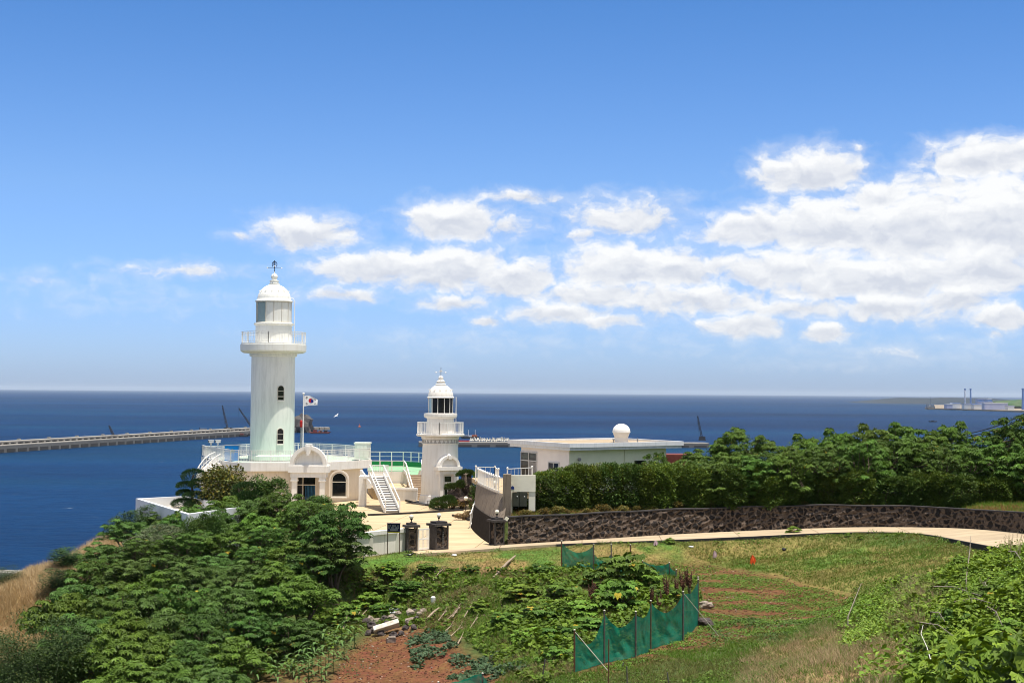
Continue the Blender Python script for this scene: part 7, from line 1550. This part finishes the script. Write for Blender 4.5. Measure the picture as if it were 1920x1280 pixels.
for px, ty, by_, dx, m_, lab in ((1141,1193,1300,0,rustm,'single rusty pipe standing before the front net at the bottom edge'),(1022,1230,1276,-8,postm,'short grey stake leaning left of the net at the bottom'),(1169,1236,1252,-6,postm,'very short pale-topped stake in front of the net'),(1175,1243,1290,2,postm,'thin grey stake right of the rusty pipe'),(1251,1254,1290,6,postm,'thin dark stake near the bottom edge, farthest right'),(1294,1100,1128,0,postm,'slim post behind the right end of the front net'),(1486,1152,1160,0,wood,'tiny wooden peg at the plot edge')):
    g = GT(px+dx*.0, by_); tz_ = EYE-(ty-(727+px*14/1920))*g.y/F; s = MB(); s.tube([g-Vector((0,0,.3))+Vector((dx*.02,0,0)), Vector((g.x, g.y, tz_))], .022 if m_ is rustm else .026, 6); tag(s.build('stake', m_), lab, 'stake')
# ------------------------------------------------------------------ rubble heap, slabs, logs, litter
stone_a = mat('field_stone_dark', (.10,.08,.075), .95, col2=(.045,.038,.036), scale=5, bump=.6, bscale=14); stone_b = mat('field_stone_pale', (.34,.29,.24), .95, col2=(.18,.13,.10), scale=5, bump=.5, bscale=14)
stp = [rock_mesh('field_stone', (0, 0, 0), (1, .8, .75), 20+i, stone_a if i < 3 else stone_b, sub=2) for i in range(5)]; rr = random.Random(9)
ST = [(688,1165,.26,0),(697,1172,.28,1),(706,1163,.22,3),(712,1175,.25,2),(720,1160,.24,0),(700,1182,.24,1),(690,1186,.2,2),(726,1168,.22,1),(733,1157,.26,4),(742,1160,.22,3),(748,1150,.24,4),(770,1150,.3,3),(777,1146,.22,0),(786,1150,.2,4),(768,1165,.28,3),(776,1175,.2,2),(760,1176,.2,1),(793,1144,.2,4),(781,1160,.22,0),(695,1160,.22,3),(714,1187,.22,2),(738,1190,.24,1),(752,1186,.2,0)]
for i, (px, py, s_, k) in enumerate(ST):
    g = GT(px, py+4); o = stp[k]; used_k = 'category' in o.keys()
    if used_k: o = o.copy(); C.objects.link(o)
    o.location = g+Vector((0, 0, s_*.45)); o.scale = (s_,)*3; o.rotation_euler = (rr.uniform(0, 1), rr.uniform(0, 1), rr.uniform(0, 6))
    tag(o, f'{ordn(sorted(q[0] for q in ST).index(px))} '+('dark' if k < 3 else 'pale brown')+' stone from the left in the rubble heap', 'stone', 'stones of the rubble heap')
for px, py, s_, lab in ((1321,1140,.42,'pale boulder lying right of the net fence end post'),(1320,1172,.42,'dark boulder half hidden at the foot of the last net post')):
    o = rock_mesh('boulder', GT(px, py)+Vector((0, 0, s_*.3)), (s_, s_*.7, s_*.6), int(px+py), stone_b if py < 1150 else stone_a); tag(o, lab, 'boulder')
g = GT(724, 1188); s = MB(); s.box((0, 0, 0), (1.35, .5, .26)); s.add([], [])
o = s.build('foam_block', mat('dirty_foam', (.75,.72,.66), .8, col2=(.45,.38,.30), scale=5)); o.location = g+Vector((.0, 0, .38)); o.rotation_euler = (R(-38), R(-16), R(12)); bv = o.modifiers.new('b', 'BEVEL'); bv.width = .03; bv.segments = 2; tag(o, 'dirty white foam block lying tilted on the rubble heap', 'foam block')
g = GT(733, 1203); s = MB(); s.box((0, 0, .1), (.42, .3, .2), .3); s.box((.05, 0, .24), (.36, .3, .05), .2); o = s.build('broken_block', stone_b); o.location = g; tag(o, 'small broken masonry block on red soil below the foam block', 'block')
g = GT(742, 1150); s = MB(); s.box((0, 0, .15), (.7, .4, .05), rot=Matrix.Rotation(.5, 3, 'X')); s.box((.2, .1, .3), (.4, .35, .04), rot=Matrix.Rotation(-.3, 3, 'Y')); o = s.build('plastic_sheet', mat('grey_sheet', (.55,.57,.60), .35)); o.location = g; tag(o, 'crumpled silvery sheet among the stones of the heap', 'sheet')
g = GT(812, 1130); s = MB(); s.lathe([(0, 0), (.12, 0), (.13, .3), (.08, .36), (0, .36)], (0, 0), 12); o = s.build('white_canister', mat('canister_white', (.75,.74,.70), .5)); o.location = g; tag(o, 'small white canister standing on the slope above the heap', 'canister')
LG = [((800,1165),(823,1146),.07),((822,1166),(838,1150),.04),((848,1160),(862,1144),.05),((716,1153),(745,1138),.04),((778,1112),(794,1092),.035),((933,1078),(966,1048),.08),((925,1085),(945,1072),.05),((560,1215),(640,1195),.04),((640,1195),(648,1162),.035),((600,1190),(622,1178),.03),((670,1156),(690,1136),.03),((676,1158),(698,1140),.03),
      ((835,1186),(850,1178),.035),((845,1195),(868,1180),.03),((858,1210),(866,1200),.04),((870,1160),(884,1140),.035),((790,1085),(812,1068),.045),((778,1080),(790,1062),.035),((812,1090),(830,1072),.03),((834,1168),(858,1152),.035),((735,1135),(752,1120),.03),((700,1150),(712,1130),.03),((880,1182),(896,1162),.03),((640,1176),(652,1166),.03)]
for i, (a, b, r_) in enumerate(LG):
    pa_, pb_ = GT(*a)+Vector((0, 0, r_+.05)), GT(*b)+Vector((0, 0, r_+.12)); m_ = pa_.lerp(pb_, .5)+Vector((.03, 0, .08)); s = MB(); s.tube([pa_, m_, pb_], [r_, r_*.9, r_*.6], 7)
    if r_ < .06: s.tube([m_, m_+(pb_-pa_)*.25+Vector((.1, .05, .25))], [r_*.6, r_*.25], 5)
    lab = {0:'straight pale log lying above the foam block heap', 5:'thickest pale log near the upper right of the gully', 7:'long pale branch lying above the corn'}.get(i, f'{ordn(sorted(q[0] for q in LG).index(a))} dead branch from the left on the gully slope')
    tag(s.build('dead_branch', mat('pale_dead_wood', (.36,.28,.20), .85, col2=(.20,.15,.11), scale=6)), lab, 'branch', 'dead branches on the gully slope')
s = MB(); rq = random.Random(12)
for i in range(60):
    g = GT(rq.uniform(785, 830), rq.uniform(1066, 1086)); d = Vector((rq.uniform(-.5, .5), rq.uniform(-.2, .2), rq.uniform(.05, .45))); s.tube([g, g+d*.6, g+d+Vector((0, 0, -.1))], [.018, .014, .007], 4)
o = s.build('brushwood', mat('dark_brushwood', (.10,.07,.05), .9, col2=(.25,.18,.12), scale=4)); o['kind'] = 'stuff'; o['label'] = 'tangle of dark dead roots and twigs at the lawn edge'
s = MB()
for i in range(160):
    x_, y_ = rq.uniform(660, 960), rq.uniform(1085, 1180); g = GT(x_, y_); a = rq.uniform(.1, 1.2); L = rq.uniform(.2, .6); s.tube([g+Vector((0,0,.04)), g+Vector((L*math.cos(a), L*math.sin(a)*.5, L*.35))], [.014, .006], 4)
o = s.build('dry_stalks', mat('dry_stalk', (.40,.31,.20), .9, col2=(.25,.19,.12), scale=3)); o['kind'] = 'stuff'; o['label'] = 'scattered dry straw and stalks on the gully slope'
def bag_flag(px, yt, yb, colm, lab, wd_=.25):
    g = GT(px, yb); ht = (yb-yt)*g.y/F; t = thing('marker_flag', lab, 'marker', g, 'plastic bag markers on sticks'); s = MB(); s.tube([g, g+Vector((0, 0, ht*.95))], .012, 5); s.build('stick', wood, t)
    s = MB(); pr = [(.02, ht), (wd_*.45, ht*.75), (wd_*.6, ht*.4), (wd_*.35, ht*.2), (-wd_*.15, ht*.28), (-wd_*.5, ht*.12), (-wd_*.35, ht*.45), (-wd_*.1, ht*.8)]
    for k in range(3): M = Matrix.Translation(g) @ Matrix.Rotation(k*1.05, 4, 'Z'); s.ext(pr, -.02, .02, M)
    s.build('bag', colm, t)
bag_flag(1411, 1040, 1059, mat('orange_plastic', (.75,.10,.02), .5), 'bright orange plastic bag on a stick on the grassy bank', .34)
bag_flag(1340, 1032, 1047, mat('pinkish_plastic', (.55,.38,.40), .5), 'pinkish white plastic bag on a stick left of the orange one', .26)
bag_flag(1229, 1012, 1023, mat('pink_white_plastic', (.60,.42,.45), .5), 'pink and white plastic bag by the lane above the net', .3)
for px, py, lab in ((1296,1026,'small scrap of white litter on the grass below the lane'),(852,1042,'thin white litter scrap on the lawn below the gate')):
    o = rock_mesh('litter', GT(px, py)+Vector((0,0,.05)), (.16, .1, .06), 31, wfar, sub=2); tag(o, lab, 'litter')
o = rock_mesh('dark_bucket', GT(1470, 1031)+Vector((0,0,.05)), (.13,.13,.11), 33, black, sub=2); tag(o, 'small black lump beside a bare soil patch on the bank', 'debris')
for i, (px, py, w_) in enumerate(((1490,1003,1.1),(1256,1018,.7),(1385,1005,.4),(1615,1010,.5),(1590,1005,.45),(1800,1022,.5))):
    o = dup(bp_[2], GT(px, py), i*2.0, (w_*.55, w_*.5, w_*.5), ['round bright green tuft at the lane edge','spiky tuft below the lane left of the bank','small tuft at the lane kerb','tiny plant on the kerb edge near the lane bend','small green plant just left of the kerb bend','green plant hanging at the kerb of the lane end'][i]); o['group'] = 'tufts along the lane kerb'
# magpies on the lawn
def magpie(px, py, sc, lab, rz):
    g = GT(px, py); t = thing('magpie', lab, 'bird', g, 'black and white birds on the lawn'); s = MB(); L = .22*sc
    pts = [(-.42,0,.16), (-.22,0,.135), (-.08,0,.13), (.03,0,.14), (.11,0,.17), (.155,0,.215), (.19,0,.225), (.235,0,.215)]; rd = [.012,.022,.055,.065,.052,.034,.03,.004]
    s.tube([(p[0]*sc, p[1], p[2]*sc) for p in pts], [q*sc for q in rd], 10); bd = s.build('body', black, None); bd.parent = t; bd.rotation_euler.z = rz
    s = MB(); s.sphere((-.01*sc, -.045*sc, .15*sc), .04*sc, 10, 6, (1.8, .6, .7)); s.sphere((-.01*sc, .045*sc, .15*sc), .04*sc, 10, 6, (1.8, .6, .7)); s.sphere((.02*sc, 0, .105*sc), .045*sc, 8, 6, (1.3, 1, .7)); w_ = s.build('white_patch', wfar); w_.parent = t; w_.rotation_euler.z = rz
    for q in (-.025, .025): s = MB(); s.tube([(.0, q*sc, .1*sc), (.015*sc, q*sc, .04*sc), (0, q*sc, 0), (.04*sc, q*sc, 0)], .006*sc, 5); l_ = s.build('leg', black); l_.parent = t; l_.rotation_euler.z = rz
magpie(769, 1044, 1.0, 'black and white magpie standing on the lawn below the gate', R(12)); magpie(682, 1048.5, .7, 'small dark bird on the lawn by the white wall end', R(100))
# bare twigs in the right vines and the tall stems by the lane
TW = [((1812,1110),(1820,1040)),((1838,1130),(1850,1160)),((1745,1125),(1840,1180)),((1790,1160),(1860,1195)),((1745,1180),(1772,1230)),((1725,1200),(1790,1260)),((1850,1170),(1880,1240)),((1590,1180),(1615,1130)),((1890,1060),(1915,1110))]
for i, (a, b) in enumerate(TW):
    pa_, pb_ = GT(*a), GT(*b); ht = .9; pa_ = pa_+Vector((0,0,.55)); pb_ = pb_+Vector((0,0,1.0)); s = MB(); m_ = pa_.lerp(pb_, .5)+Vector((.05, 0, .12)); k = pa_.y/2600; s.tube([pa_-Vector((0,0,.5)), pa_, m_, pb_], [k*1.2, k*1.1, k, k*.5], 5)
    for q in range(3): c = pa_.lerp(pb_, .3+.2*q); s.tube([c, c+Vector((rq.uniform(-.25, .25), 0, rq.uniform(.1, .35)))], [k*.6, k*.3], 4)
    pass; tag(s.build('bare_twig', mat('grey_twig', (.27,.23,.18), .85, col2=(.14,.11,.09), scale=10)), f'{ordn(sorted(q[0] for q in TW).index(a))} bare woody twig from the left, standing out of the vines', 'twig', 'bare twigs in the right foreground')
s = MB()
for i in range(22):
    g = GT(rq.uniform(1870, 1918), 1058); ht = rq.uniform(.7, 1.25); e = Vector((rq.uniform(-.25, .25), 0, ht)); s.tube([g, g+e*.5, g+e+Vector((e.x*.4, 0, 0))], [.007, .006, .004], 4)
    for q in range(5): c = g+e*(.7+.07*q); s.tube([c, c+Vector((rq.uniform(-.06, .06), 0, .06))], .005, 4)
o = s.build('seeding_grass', mat('seeding_straw', (.40,.31,.18), .9)); o['kind'] = 'stuff'; o['label'] = 'tall thin seeding grass stems by the lane at the right edge'
for cpx, cpy in ((1726,1262),):
    s = MB(); pts = [GT(1745,1290)+Vector((0,0,.5)), GT(1738,1262)+Vector((0,0,.75)), GT(1727,1240)+Vector((0,0,.8)), GT(1731,1226)+Vector((0,0,.85))]; s.tube(pts, [.012,.012,.01,.008], 5); tag(s.build('bleached_stem', ropem), 'curved bleached white stem near the bottom right of the picture', 'stem')
